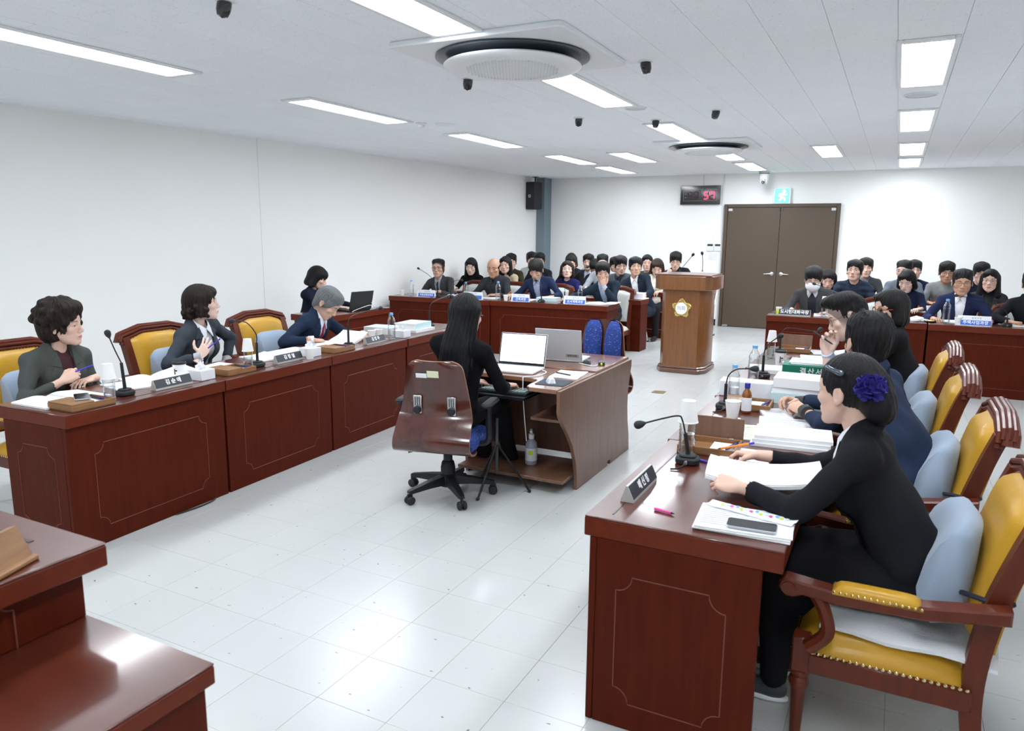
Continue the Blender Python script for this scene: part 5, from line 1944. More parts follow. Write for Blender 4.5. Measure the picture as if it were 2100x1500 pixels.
        # collar
        if top.get('collar', True):
            bb = MB()
            for s in (-1, 1):
                up_ = [(.004, .068, -.022), (.03, .056, -.002), (.05, .03, .016), (.056, -.008, .03), (.038, -.046, .04), (0, -.06, .043)]
                dn_ = [(.042, .104, -.082), (.06, .07, -.05), (.07, .035, -.022), (.073, -.01, .0), (.05, -.062, .01), (0, -.08, .014)]
                P_, B_ = [], []
                for u_, d_ in zip(up_, dn_):
                    r1, r2 = [], []
                    for q in (0, .5, 1):
                        p = np.array(u_) * (1 - q) + np.array(d_) * q
                        bul = 1 + .05 * math.sin(math.pi * q)
                        p1 = np.array([s * p[0] * bul, p[1] * bul, p[2] + L]); p2 = p1 - np.array([s * np.sign(p[0]) * .004, .004 if p[1] > 0 else -.004, .003])
                        r1.append(tuple(toW(p1[None])[0])); r2.append(tuple(toW(p2[None])[0]))
                    P_.append(r1); B_.append(r2)
                bb.grid(P_, flip=(s > 0)); bb.grid(B_, flip=(s < 0))
                bb.grid([P_[0], B_[0]], flip=(s < 0)); bb.grid([[r_[0] for r_ in P_], [r_[0] for r_ in B_]], flip=(s > 0)); bb.grid([[r_[-1] for r_ in P_], [r_[-1] for r_ in B_]], flip=(s < 0))
            cm = cloth('collar_' + top['name'], top['collarcol'], 'shirt') if 'collarcol' in top else sm
            bb.build('shirt_collar', cm, root, ang=80, merge=True)
        if 'tie' in top:
            tm = cloth('tie_%02x%02x%02x' % tuple(int(c * 255) for c in top['tie']), top['tie'], 'shirt')
            front_piece('tie', tm, .003, -.012, [Half((1, 0, .03), .026 + .03 * vz), Half((-1, 0, .03), .026 + .03 * vz), Half((0, 0, 1), L - .045), Half((0, 0, -1), -vz - .012), Half((0, -1, 0), -.02)], vz - .02, L, rs)
        if kind == 'suit':
            for s in (-1, 1):
                xi, zi = vt + .004, L - .03
                A_, B_, C2 = np.array((s * (vt - .004), L - .02)), np.array((s * (vt + .062), L - .125)), np.array((s * .004, vz + .0))
                hv = []
                pts3 = [A_, B_, C2]
                cen = sum(pts3) / 3
                for i in range(3):
                    p, q = pts3[i], pts3[(i + 1) % 3]
                    nv = np.array((q[1] - p[1], -(q[0] - p[0])))
                    if nv @ (cen - p) > 0:
                        nv = -nv
                    hv.append(Half((nv[0], 0, nv[1]), nv @ p))
                front_piece('lapel', jm, .0065, -.002, hv + [Half((0, -1, 0), -.02)], vz - .03, L + .03, rs * .9, jk)
                # collar leaf above the notch
                A_, B_, C2 = np.array((s * (vt - .006), L + .0)), np.array((s * (vt + .055), L - .075)), np.array((s * (vt - .012), L - .085))
                pts3 = [A_, B_, C2]; cen = sum(pts3) / 3; hv = []
                for i in range(3):
                    p, q = pts3[i], pts3[(i + 1) % 3]
                    nv = np.array((q[1] - p[1], -(q[0] - p[0])))
                    if nv @ (cen - p) > 0:
                        nv = -nv
                    hv.append(Half((nv[0], 0, nv[1]), nv @ p))
                front_piece('collar_leaf', jm, .0095, -.002, hv + [Half((0, -1, 0), -.02)], L - .1, L + .03, rs * .9, jk)
            if top.get('badge'):
                # small gold pin on the left lapel
                zb = L - .13
                yb = .12
                bb = MB(); bb.lathe([(0, -.004), (.0085, -.004), (.0085, .003), (.004, .006), (0, .006)], 12)
                Mw = Matrix.Translation(Vector(toW(np.array([[-.075, .01, zb]]))[0])) @ Matrix(tuple(map(tuple, RT))).to_4x4() @ Matrix.Translation((0, top.get('badge_y', .105), 0)) @ Matrix.Rotation(math.radians(-90), 4, 'X')
                bb.build('lapel_pin', M_GOLD, jk, Mw)
    # cuffs
    for s in (-1, 1):
        sp, E, W, spec = A[s]
        if 'cuff' in top:
            d = (W - E) / np.linalg.norm(W - E)
            r0 = .033 if fem else .036
            bb = MB()
            p0, p1 = toW(np.array([W - d * .035, W + d * .012]))
            bb.tube([tuple(p0), tuple(p1)], [r0, r0 * .98], 18)
            bb.build('shirt_cuff', cloth('cuff_%02x%02x%02x' % tuple(int(c * 255) for c in top['cuff']), top['cuff'], 'shirt'), root)
    # ---- body: head, neck, core, hands as one mesh
    skin = skin_mat('skin_%s_%d_%d_%s' % (tone, int(eye * 10), fem, hair if hair in ('grey', 'bald', 'bun') else ''), TONES[tone], scalp={'bald': None, 'grey': (.12, .115, .11)}.get(hair, (.016, .014, .014)) if not fem else None, shade=(.06, .055, .05) if hair == 'grey' else (.02, .014, .012), lip=(.52, .1, .1) if fem else (.42, .17, .14), eye=eye, brow=.6 if fem else .82)
    hres = {True: .0052, False: .003}[res > 1.2] if res >= 1 else .0026
    nbl = RH.T @ (neck - up * .02 - yy * .012 - head) / hs
    Vh, Qh = make_head(fem, hres, w, jaw, tuple(nbl))
    hcs = [Vh.copy()]
    Vw = (Vh * hs) @ RH.T + head - org
    parts = [(Vw, Qh)]
    Fc = Field(lo, hi, .022)
    torso(Fc, -.022); Fc.apply(Cap((0, -.02, L - .1), (0, -.01, L + .03), .045), .02)
    Vc, Qc = Fc.mesh()
    parts.append((toW(Vc), Qc)); hcs.append(np.full((len(Vc), 3), -5.0))
    for s in (1, -1):
        sp, E, W, spec = A[s]
        if spec.get('pose') == 'none':
            continue
        V, Q = make_hand(spec.get('pose', 'relax'), .0036 if res <= 1 else .0055, left=(s < 0), size=(.92 if fem else 1.0) * spec.get('size', 1.0))
        dirw = np.array(spec['dir'], float) if 'dir' in spec else RT @ (W - E)
        dirw = dirw / np.linalg.norm(dirw)
        upw = np.array(spec.get('up', (0, 0, 1)), float)
        upw = upw - dirw * (upw @ dirw); upw /= np.linalg.norm(upw)
        R_ = np.stack([np.cross(dirw, upw), dirw, upw], 1)
        parts.append((V @ R_.T + (hip + RT @ W) - org, Q)); hcs.append(np.full((len(V), 3), -5.0))
    mesh_np('body', parts, skin, root, np.concatenate(hcs))
    # ---- hair
    if hair:
        V, Q = make_hair(hair, {True: .0058, False: .0036}[res > 1.2] if res >= 1 else .003, seed, w)
        mesh_np('hair', [((V * hs) @ RH.T + head - org, Q)], hair_mat('hair_%s' % '_'.join('%03d' % int(c * 1000) for c in haircol), haircol), root)
    HM = Matrix.Translation(Vector(head - org)) @ (Matrix(tuple(map(tuple, RH))).to_4x4()) @ Matrix.Scale(hs, 4)
    if glasses:
        gm, shape, rad = glasses
        bb = MB()
        for s in (-1, 1):
            pts = []
            for k in range(20):
                a = 2 * math.pi * k / 20
                ca, sa = math.cos(a), math.sin(a)
                pw = .55 if shape == 'box' else 1.0
                rx, rz = (.0235, .0175) if shape == 'box' else (.0215, .0205)
                px = math.copysign(abs(ca) ** pw, ca) * rx; pz = math.copysign(abs(sa) ** pw, sa) * rz
                pts.append((s * .033 + px, .1005 - abs(s * .033 + px) * .18, -.003 + pz))
            pts.append(pts[0])
            bb.tube(pts, rad, 6, caps=False)
            bb.tube([(s * .056, .091, .004), (s * .078 * w, .07, .005), (s * .084 * w, -.005, .008), (s * .084 * w, -.02, -.008)], rad, 6)
        bb.tube([(-.011, .099, .002), (0, .1015, .004), (.011, .099, .002)], rad, 6)
        bb.build('glasses', gm, root, HM)
    if mask:
        Fm = Field((-.1, -.02, -.14), (.1, .14, .02), .004)
        Fm.apply(Ell((0, .045, -.055), (.074, .074, .064)), .01); Fm.apply(Ell((0, .088, -.035), (.03, .036, .045)), .02)
        Fm.apply(Half((0, .1, 1), .003), .004, 'i'); Fm.apply(Half((0, -1, 0), -.028), .002, 'i'); Fm.apply(Ell((0, .03, -.055), (.066, .064, .06)), .004, 's')
        V, Q = Fm.mesh()
        mk = mesh_np('face_mask', [((V * hs) @ RH.T + head - org, Q)], pm('mask_white', (.82, .84, .88), .85), root)
        bb = MB()
        for s in (-1, 1):
            bb.tube([(s * .068, .04, -.03), (s * .082, .0, -.012), (s * .082, -.02, -.02), (s * .068, .04, -.08)], .0012, 5)
        bb.build('ear_loop', M_SIGNWHITE, mk, HM)
    # ---- legs
    if legs:
        kr = np.array([-fwd[1], fwd[0], 0]) * -1.0   # person's right
        hp = hip - org
        FL = []
        ks = knees or [(.10, .43, .52), (-.10, .43, .52)]
        feet = [(k[0] * 1.0, k[1] + (-.02 if legs != 'cross' else 0), .09) for k in ks] if not shoes or 'feet' not in shoes else shoes['feet']
        P = []
        for (kx, ky, kz), (fx, fy, fz) in zip(ks, feet):
            P.append((Cap((kx * .85, .0, hip[2] - .0), (kx, ky, kz), .088 if not fem else .082, .064), .03))
            P.append((Cap((kx, ky, kz), (fx, fy, fz), .066, .05), .02))
        P.append((Ell((0, -.02, hip[2]), (.17 * sx, .13, .11)), .04))
        if legs == 'skirt':
            P.append((Ell((0, .22, hip[2] - .02), (.19, .27, .1)), .05)); P.append((Cap((0, .38, .5), (0, .36, .25), .13, .11), .05))
        pts = np.array([k for k in ks] + [f_ for f_ in feet] + [(-.2, -.2, hip[2] - .12), (.2, .2, hip[2] + .12)])
        FL = Field(pts.min(0) - .12, pts.max(0) + .12, .014 if res <= 1 else .022)
        for p, k in P:
            FL.apply(p, k)
        Wob(.004, 30, seed + 3).add(FL)
        V, Q = FL.mesh()
        RL = np.stack([kr, fwd, np.array([0, 0, 1.0])], 1)
        if len(V):
            mesh_np('skirt' if legs == 'skirt' else 'trousers', [(V @ RL.T, Q)], cloth('leg_%02x%02x%02x' % tuple(int(c * 255) for c in legcol), legcol), root)
        for (fx, fy, fz) in feet:
            Fs = Field((-.06, -.1, -.01), (.06, .2, .12), .008)
            Fs.apply(Ell((0, .05, .035), (.04, .13, .035)), .01); Fs.apply(Ell((0, -.03, .06), (.036, .05, .05)), .02); Fs.apply(Half((0, 0, -1), -.004), .003, 'i')
            V, Q = Fs.mesh()
            sh = mesh_np('shoe', [((V + np.array([fx, fy + .03, fz - .09])) @ RL.T, Q)], (shoes or {}).get('mat', M_BLACKPL), root)
            if (shoes or {}).get('sole'):
                Fs = Field((-.06, -.1, -.01), (.06, .2, .06), .008)
                Fs.apply(Ell((0, .045, .012), (.045, .138, .02)), .01); Fs.apply(Half((0, 0, -1), -.003), .002, 'i')
                V, Q = Fs.mesh()
                mesh_np('sole', [((V + np.array([fx, fy + .03, fz - .09])) @ RL.T, Q)], shoes['sole'], sh)
    return root, HM
# ================================================================ the people
BLK = (.012, .011, .012); BRN = (.022, .014, .011); SOFT = (.018, .016, .016)
M_TORT = pm('tortoiseshell', (.26, .07, .015), .25)
M_WIRE = pm('wire_rim', (.12, .12, .13), .3, metal=.8)
M_DKRIM = pm('dark_rim', (.02, .02, .022), .3)


def suit(name, col, shirt=(.75, .76, .8), **k):
    d = dict(kind='suit', name=name, col=col, shirt=shirt); d.update(k); return d


def open_(name, col, shirt, **k):
    d = dict(kind='open', name=name, col=col, shirt=shirt); d.update(k); return d


def knit(name, col, kind='knit', **k):
    d = dict(kind=kind, name=name, col=col, fab='knit', part='sweater'); d.update(k); return d


# ---- left row of members, facing +X
GL = 'council members in the left row'
person('woman with permed hair in a grey-green jacket over maroon, holding a pen', (-4.66, 2.70, .55), (-4.49, 2.735, 1.125), -84, (-58, 0, 2), hair='perm', haircol=BRN, fem=True, tone='fair', eye=.55, w=1.04, jaw=1.06, bulk=1.18, sw=.17, seed=11, res=.9, group=GL,
       top=suit('greygreen', (.055, .06, .056), (.045, .006, .01), collar=False, vz=.02, vtop=.055, badge=True),
       arms={'R': dict(w=(-4.325, 2.60, .815), pose='pen', dir=(.25, .75, .4), up=(.75, -.3, .55), pole=(-.4, -.8, -.5)), 'L': dict(w=(-4.36, 2.80, .79), pose='relax', dir=(.3, -.9, 0))})
person('woman with wavy bob in a slate jacket and white collar, gesturing with a pen', (-4.70, 3.80, .55), (-4.50, 3.78, 1.175), -78, (-40, 4, 0), hair='wavybob', haircol=BRN, fem=True, tone='pale', eye=.7, seed=12, res=.9, group=GL, sw=.165, bulk=1.05,
       top=suit('slate', (.036, .044, .056), (.42, .44, .47), vz=.0, vtop=.06, badge=True, collarcol=(.82, .84, .88), cuff=(.42, .44, .47)),
       arms={'R': dict(w=(-4.28, 3.55, .83), pose='open', dir=(.1, .55, .75), up=(.75, -.35, .3), pole=(-.3, -.9, -.6)), 'L': dict(w=(-4.56, 4.02, .70), pose='relax', pole=(-.3, 1, -.2), dir=(.2, -.6, -.6))})
person('grey-haired man in a navy suit bowed over his papers', (-4.74, 4.92, .55), (-4.40, 5.02, 1.085), -80, (-72, -42, -4), hair='grey', haircol=(.17, .18, .19), tone='mid', eye=.15, seed=13, res=.9, group=GL, bulk=1.08,
       top=suit('navysuit', (.011, .021, .046), (.7, .72, .8), tie=(.26, .015, .045), cuff=(.8, .82, .87), vz=.04),
       arms={'R': dict(w=(-4.31, 4.72, .80), pose='relax', dir=(.35, .9, -.12), pole=(-.3, -.9, -.5)), 'L': dict(w=(-4.16, 5.2, .80), pose='relax', dir=(.6, -.6, -.1))})
person('young woman with bangs in a dark navy top typing on the black laptop', (-6.34, 6.88, .55), (-6.20, 6.92, 1.15), -78, (-62, -22, 0), hair='bangs', haircol=BLK, fem=True, tone='fair', eye=.4, seed=14, res=1.0,
       top=knit('navytop', (.012, .015, .03)), arms={'R': dict(w=(-5.95, 7.02, .80), pose='relax', dir=(.8, .5, -.1)), 'L': dict(w=(-5.95, 7.3, .80), pose='relax')})
# ---- stenographer
r_, HMs = person('stenographer with long black hair in black, seen from behind', (-2.45, 3.97, .545), (-2.395, 4.03, 1.185), 2, (-4, -6, 0), hair='long', haircol=(.009, .009, .011), fem=True, tone='fair', seed=15, res=.9, glasses=(M_WIRE, 'round', .0012), sw=.165, bulk=1.03,
                 top=knit('blackknit', (.006, .006, .0075)), legcol=(.006, .006, .008), knees=[(.11, .42, .56), (-.08, .42, .56)], shoes=dict(mat=M_BLACKRUB, sole=M_WHITECLOTH, feet=[(.13, .60, .09), (-.06, .57, .09)]),
                 arms={'R': dict(w=(-2.235, 4.29, .70), pose='relax', dir=(.05, 1, -.1)), 'L': dict(w=(-2.5, 4.3, .70), pose='relax', dir=(.1, 1, -.1))})
b = MB(); b.box((0, -.108, -.145), (.03, .01, .05), .006, T(0, 0, 0, rz=-6)); b.build('hair_tie', pm('violet_ribbon', (.14, .1, .32), .6), r_, HMs)
# ---- right row of members, facing -X
GR = 'council members in the right row'
r_, HM1 = person('woman in a black suit with a blue hair flower, reading a booklet', (.15, 2.73, .56), (-.105, 2.80, 1.165), 84, (60, -4, 0), hair='bun', haircol=(.012, .011, .013), fem=True, tone='fair', eye=.6, seed=16, res=.8, group=GR, bulk=1.1, sw=.165,
                 top=suit('blacksuit', (.0075, .008, .0105), (.8, .82, .86), vz=.05, vtop=.055), legs='skirt', legcol=(.006, .006, .008), shoes=dict(mat=M_DKGREY, sole=M_WHITECLOTH),
                 arms={'L': dict(w=(-.42, 2.60, .82), pose='hold', dir=(-.95, .2, .05), up=(0, -.5, .85), pole=(.3, -.8, -.7)), 'R': dict(w=(-.42, 3.0, .83), pose='pen', dir=(-.95, -.1, .0), up=(0, .3, .95), pole=(.3, .7, -.8))})
# flower: many ruffled petals
M_PETAL = pm('blue_violet_petal', (.035, .025, .24), .7)
b = MB()
rp = random.Random(3)
for k in range(46):
    ph = math.acos(1 - 2 * (k + .5) / 46); th = k * 2.399
    d = Vector((math.sin(ph) * math.cos(th), math.sin(ph) * math.sin(th), math.cos(ph)))
    q = d.to_track_quat('Z', 'Y').to_matrix().to_4x4()
    s_ = rp.uniform(.85, 1.15)
    P = []
    for i in range(5):
        rr_ = i / 4
        P.append([(.021 * s_ * rr_ * math.cos(a) * (1 + .12 * math.sin(5 * a)), .021 * s_ * rr_ * math.sin(a), .012 * rr_ ** 2 * (1 + .5 * math.sin(3 * a + k))) for a in [2 * math.pi * j / 10 for j in range(11)]])
    b.grid(P, Matrix.Translation(d * .028) @ q @ Matrix.Rotation(rp.uniform(0, 6), 4, 'Z') @ Matrix.Rotation(.5, 4, 'X'))
b.build('hair_flower', M_PETAL, r_, HM1 @ Matrix.Translation((-.052, -.108, .028)), ang=80)
b = MB(); b.tube(spline([(-.078, .035, .088), (-.09, .015, .083), (-.092, -.012, .075), (-.086, -.035, .068)], 5), [.004, .006, .0075, .008, .008, .008, .008, .008, .008, .0085, .009, .0095, .01, .01, .009, .005], 10)
b.build('hair_clip', pm('clip_steel_blue', (.12, .14, .17), .12, metal=.7), r_, HM1)
person('broad man in a navy jacket with folded hands, seen from behind', (.17, 3.74, .56), (-.085, 3.86, 1.205), 72, (28, -6, 3), hair='spiky', haircol=(.01, .0095, .011), tone='mid', seed=17, res=.8, group=GR, bulk=1.22, sw=.195, w=1.05,
       top=suit('bluenavy', (.016, .026, .055), (.3, .33, .4), collar=False, cuff=(.045, .045, .045), vz=.05), legcol=(.01, .01, .013),
       arms={'L': dict(w=(-.345, 3.965, .815), pose='clasp', dir=(-.72, .65, .2), up=(.3, -.6, .75), pole=(.2, -.9, -.7)), 'R': dict(w=(-.40, 4.16, .815), pose='clasp', dir=(-.75, -.55, .25), up=(-.1, .5, .85))})
person('man in wire glasses raising a pen beside his bowed face', (.10, 4.78, .55), (-.225, 4.86, 1.225), 84, (98, -24, 8), hair='undercut', haircol=BLK, tone='pale', eye=.3, seed=18, res=.9, group=GR, bulk=1.08, glasses=(M_WIRE, 'round', .0014),
       top=suit('navytwo', (.012, .016, .032), (.6, .66, .78), cuff=(.55, .62, .78), vz=.05),
       arms={'R': dict(w=(-.315, 4.78, 1.0), size=1.12, pose='hold', dir=(-.08, .0, 1), up=(-.25, .95, 0), pole=(.1, .4, -1)), 'L': dict(w=(-.35, 4.66, .8), pose='relax')})
person('woman with a black bob and tortoiseshell glasses in a black coat', (.17, 5.74, .55), (-.005, 5.80, 1.20), 86, (124, -2, 0), hair='bob', haircol=BLK, fem=True, tone='fair', eye=.75, seed=19, res=.9, group=GR, glasses=(M_TORT, 'round', .0028), bulk=1.08,
       top=dict(kind='coat', name='blackcoat', col=(.008, .0085, .0105), part='coat'), arms={'L': dict(w=(-.28, 5.62, .8), pose='relax'), 'R': dict(w=(-.3, 5.95, .8), pose='relax')})

# ---- front officials at the left, facing -Y
GF = 'front officials at the left tables'
person('man in glasses and a charcoal suit with dark tie, hands joined', (-6.34, 10.02, .55), (-6.37, 9.86, 1.15), 183, (196, 2, 0), hair='thin', haircol=SOFT, tone='mid', eye=.6, seed=21, res=1.1, head_scale=1.14, group=GF, glasses=(M_DKRIM, 'box', .0016),
       top=suit('charcoal', (.04, .042, .043), (.34, .38, .42), tie=(.01, .012, .025), vz=.06), arms={'R': dict(w=(-6.56, 9.62, .805), pose='relax', dir=(.8, -.5, 0)), 'L': dict(w=(-6.22, 9.6, .805), pose='relax', dir=(-.85, -.4, 0))})
person('bald man in a dark grey suit frowning over his notes', (-5.36, 10.02, .55), (-5.38, 9.86, 1.185), 183, (190, -10, 0), hair='bald', haircol=SOFT, tone='tan', eye=.45, w=1.03, seed=22, res=1.1, head_scale=1.14, group=GF, bulk=1.1,
       top=suit('darkgreysuit', (.027, .03, .035), (.02, .022, .032), vz=.05), arms={'R': dict(w=(-5.62, 9.6, .805), pose='relax'), 'L': dict(w=(-5.2, 9.6, .805), pose='relax', dir=(-.9, -.3, 0))})
person('man in a navy jacket and checked shirt writing with a yellow pencil', (-4.60, 10.02, .55), (-4.665, 9.85, 1.18), 183, (186, -28, 0), hair='short', haircol=(.025, .023, .023), tone='mid', eye=.2, seed=23, res=1.1, head_scale=1.14, group=GF,
       top=suit('navyjacket', (.013, .022, .06), (.52, .56, .68), vz=.02, vtop=.065, shirtname='plaid_shirt'), arms={'R': dict(w=(-4.98, 9.62, .805), pose='pen', dir=(-.2, -.95, 0)), 'L': dict(w=(-4.35, 9.66, .805), pose='relax', dir=(-.7, -.6, 0))})
person('man in a dark suit covering his mouth with his hand', (-3.58, 10.04, .55), (-3.645, 9.88, 1.165), 190, (203, -8, 3), hair='part', haircol=BLK, tone='mid', eye=.5, seed=24, res=1.1, head_scale=1.14, group=GF,
       top=suit('darkbluesuit', (.012, .022, .036), (.32, .4, .55), vz=.02, vtop=.06, cuff=(.4, .48, .66)),
       arms={'L': dict(w=(-3.565, 9.72, .985), pose='relax', dir=(-.25, .12, 1), up=(.3, -1, .2), pole=(.4, -.3, -1)), 'R': dict(w=(-4.02, 9.55, .80), pose='pen', dir=(-.6, -.8, 0), pole=(-1, 0, -.4))})
M_PLAID = None
# ---- second and third rows at the left
GB = 'officials in the rows behind, left side'


def bp(label, x, y, z, yaw, pitch, top, hair='short', fem=False, tone='fair', eye=.5, seed=1, glasses=None, haircol=BLK, group=GB, arms=None, head=180, roll=0, chair=True, hip=None, **k):
    hx, hy = hip if hip else (x + .0, y + .13)
    if arms is None:
        arms = {'R': dict(w=(hx - .17, hy - .42, .80), pose='relax', dir=(.5, -.8, 0)), 'L': dict(w=(hx + .17, hy - .42, .80), pose='relax', dir=(-.5, -.8, 0))}
    p = person(label, (hx, hy, .54), (x, y, z), head, (yaw, pitch, roll), hair=hair, haircol=haircol, fem=fem, tone=tone, eye=eye, seed=seed, res=1.5, head_scale=1.13, glasses=glasses, top=top, arms=arms, group=group, **k)
    if chair:
        o = copy_tree(fc0); o.matrix_local = T(hx, hy, 0, 180)
        tag(o, 'orange folding chair under the ' + ' '.join(label.split()[:11]), 'chair', 'orange folding chairs')
    return p


bp('woman in a black turtleneck looking down near the left wall', -6.44, 11.0, 1.135, 196, -14, knit('blackturtle', (.006, .006, .007), 'turtle'), 'shoulder', True, 'pale', .3, 31)
bp('long-haired woman in a beige top beside the bald man', -5.78, 11.0, 1.175, 192, 0, knit('beige', (.42, .34, .25)), 'shoulder', True, 'fair', .6, 32)
bp('person in olive green half hidden behind the long-haired woman', -6.19, 12.0, 1.19, 212, 0, knit('olive', (.035, .034, .018)), 'short', False, 'fair', .5, 33)
bp('dark-haired person in pale grey by the corner pilaster', -6.14, 12.75, 1.205, 212, 0, knit('palegrey', (.55, .57, .56)), 'short', False, 'fair', .5, 34)
bp('man with brow glasses in black before the pilaster', -5.76, 12.3, 1.205, 205, 0, open_('blackzip', (.012, .012, .018), (.06, .05, .06)), 'part', False, 'fair', .5, 35, (M_DKRIM, 'box', .002))
bp('woman in a bright navy sweater leaning back with raised chin', -4.62, 10.9, 1.135, 202, 10, knit('brightnavy', (.014, .016, .085)), 'bob', True, 'pale', .55, 36, haircol=BRN)
bp('woman peering over two others in front of the bare wall', -5.41, 12.95, 1.20, 204, 0, knit('darkone', (.02, .02, .025)), 'bob', True, 'fair', .5, 37, haircol=(.03, .017, .012))
bp('woman in black directly behind the navy sweater woman', -5.10, 12.2, 1.175, 203, -6, knit('darktwo', (.008, .008, .01)), 'lowpony', True, 'fair', .4, 38)
bp('man in a light shirt and navy vest with parted hair', -4.99, 12.75, 1.19, 188, 0, open_('navyvest', (.02, .028, .055), (.62, .65, .74)), 'part', False, 'fair', .5, 39)
bp('person with head bowed between the navy vest and pale grey top', -4.70, 12.35, 1.12, 188, -35, knit('darkthree', (.014, .018, .035)), 'short', True, 'fair', .2, 40)
bp('man in glasses and a pale grey top behind the covered mouth man', -4.42, 11.95, 1.22, 200, -4, knit('greyvest', (.36, .38, .42)), 'crop', False, 'pale', .5, 41, (M_WIRE, 'round', .0012))
bp('man with lowered face squeezed behind a younger man', -4.44, 12.65, 1.15, 205, -6, knit('darkfour', (.03, .03, .035)), 'short', False, 'mid', .4, 42)
bp('young man in glasses and a grey jacket over navy', -3.86, 11.25, 1.217, 212, -8, open_('greyjacket', (.07, .08, .09), (.014, .016, .035)), 'short', False, 'fair', .5, 43, (M_WIRE, 'round', .001))
bp('man in a dark suit and white open shirt at the table end', -3.535, 11.0, 1.21, 206, 4, suit('darknavysuit', (.012, .018, .032), (.84, .85, .88), vz=.02, vtop=.06), 'part', False, 'mid', .45, 44, chair=False, hip=(-3.42, 11.14),
   arms={'R': dict(w=(-3.78, 10.66, .80), pose='fist'), 'L': dict(w=(-3.3, 10.66, .80), pose='relax', dir=(-.8, -.6, 0))}, legcol=(.012, .016, .028), bulk=1.05)
bp('short-haired woman behind the dark suit man, facing forward', -3.84, 12.6, 1.21, 198, 0, knit('greenish', (.06, .07, .055)), 'lowpony', True, 'fair', .5, 45)
bp('woman with a brown bob looking down beside the podium', -3.47, 11.95, 1.165, 192, -24, suit('creamcardigan', (.66, .62, .54), (.7, .68, .64), collar=False), 'bob', True, 'fair', .2, 46, haircol=(.035, .02, .016))
bp('man in black behind the podium resting his chin on a fist', -3.32, 12.52, 1.265, 194, -16, suit('blackjk', (.009, .0095, .011), (.02, .02, .022), collar=False), 'short', False, 'fair', .4, 47, (M_WIRE, 'round', .0012), chair=False, hip=(-3.24, 12.62),
   arms={'R': dict(w=(-3.40, 12.38, 1.03), pose='fist', dir=(.25, .1, 1), up=(-.4, -1, 0), pole=(-.6, -.5, -1)), 'L': dict(w=(-2.95, 12.3, .82), pose='relax')})
# ---- right side officials
GQ = 'front officials at the right tables'
person('man in a white face mask and tweed jacket writing', (-.86, 10.02, .55), (-.885, 9.86, 1.18), 180, (183, -22, 0), hair='part', haircol=BLK, tone='fair', eye=.15, seed=51, res=1.1, head_scale=1.14, group=GQ, glasses=(M_WIRE, 'box', .0012), mask=True,
       top=open_('tweed', (.05, .05, .052), (.012, .014, .026), collarcol=(.5, .52, .56)), arms={'R': dict(w=(-1.08, 9.58, .81), pose='fist', dir=(.1, -1, 0)), 'L': dict(w=(-.66, 9.56, .80), pose='relax', dir=(-.8, -.5, -.1))})
person('man in a navy jacket and white shirt with narrow glasses', (.70, 10.03, .55), (.695, 9.87, 1.195), 180, (180, -6, 0), hair='crop', haircol=BLK, tone='tan', eye=.25, w=1.05, jaw=1.05, seed=52, res=1.1, head_scale=1.14, group=GQ, glasses=(M_DKRIM, 'box', .0012), bulk=1.12,
       top=suit('deepnavy', (.013, .019, .055), (.84, .85, .9), vz=.0, vtop=.062), arms={'R': dict(w=(.44, 9.6, .79), pose='relax'), 'L': dict(w=(.98, 9.6, .79), pose='relax')})
person('man in a black jacket cut by the picture edge, joined hands showing', (1.42, 9.98, .55), (1.36, 9.84, 1.2), 172, (180, 0, 0), hair='short', haircol=BLK, tone='tan', eye=.5, seed=53, res=1.1, head_scale=1.14, group=GQ,
       top=dict(kind='coat', name='blackpuff', col=(.008, .009, .012), part='coat'), arms={'R': dict(w=(1.17, 9.56, .80), pose='fist', dir=(.8, -.5, 0), pole=(-.9, -.2, -.5)), 'L': dict(w=(1.42, 9.52, .80), pose='relax', dir=(-.9, -.3, 0))})
GS = 'officials in the rows behind, right side'
bp('dark-clothed person mostly hidden behind the masked man', -.85, 11.75, 1.075, 182, -20, knit('blackwhite', (.03, .03, .032)), 'shoulder', True, 'fair', .3, 61, group=GS, chair=False)
bp('man in wire glasses wearing a dark padded vest', -.48, 11.0, 1.24, 172, 8, dict(kind='coat', name='padvest', col=(.016, .024, .045), part='padded_vest', puffy=True), 'part', False, 'fair', .6, 62, (M_WIRE, 'round', .001), group=GS)
bp('man in a dark suit half hidden behind the padded vest man', -.39, 12.3, 1.235, 186, 0, suit('darkgs', (.03, .034, .038), (.2, .2, .25)), 'short', False, 'fair', .5, 63, group=GS)
bp('man in a grey padded jacket turned to the side', .115, 11.7, 1.235, 160, -4, dict(kind='coat', name='greypad', col=(.11, .13, .16), part='jacket'), 'crop', False, 'fair', .5, 64, (M_WIRE, 'round', .001), group=GS)
bp('dark-haired person in navy behind the grey padded jacket', .25, 12.4, 1.215, 190, 0, knit('navyback', (.014, .02, .05)), 'short', False, 'fair', .5, 65, group=GS)
bp('dark-haired young woman looking down between two men', .15, 10.95, 1.13, 165, -20, knit('navypony', (.012, .016, .04)), 'bob', True, 'pale', .3, 66, group=GS)
bp('man in round glasses wearing a grey pullover', .645, 12.0, 1.215, 184, -6, knit('greyblack', (.2, .21, .215)), 'short', False, 'tan', .3, 67, (M_WIRE, 'round', .0012), group=GS)
bp('man in glasses and dark navy behind the white shirt man', 1.07, 12.2, 1.21, 186, -8, knit('dknavy', (.012, .014, .025)), 'short', False, 'fair', .4, 68, (M_WIRE, 'round', .0012), group=GS)
bp('woman with shoulder hair and glasses in a charcoal jacket', 1.07, 11.0, 1.165, 172, 2, suit('charcoalw', (.03, .03, .033), (.008, .008, .009), collar=False), 'shoulder', True, 'fair', .6, 69, (M_WIRE, 'box', .001), group=GS)
# ================================================================ things on the desks
DT = .7605   # desk top height


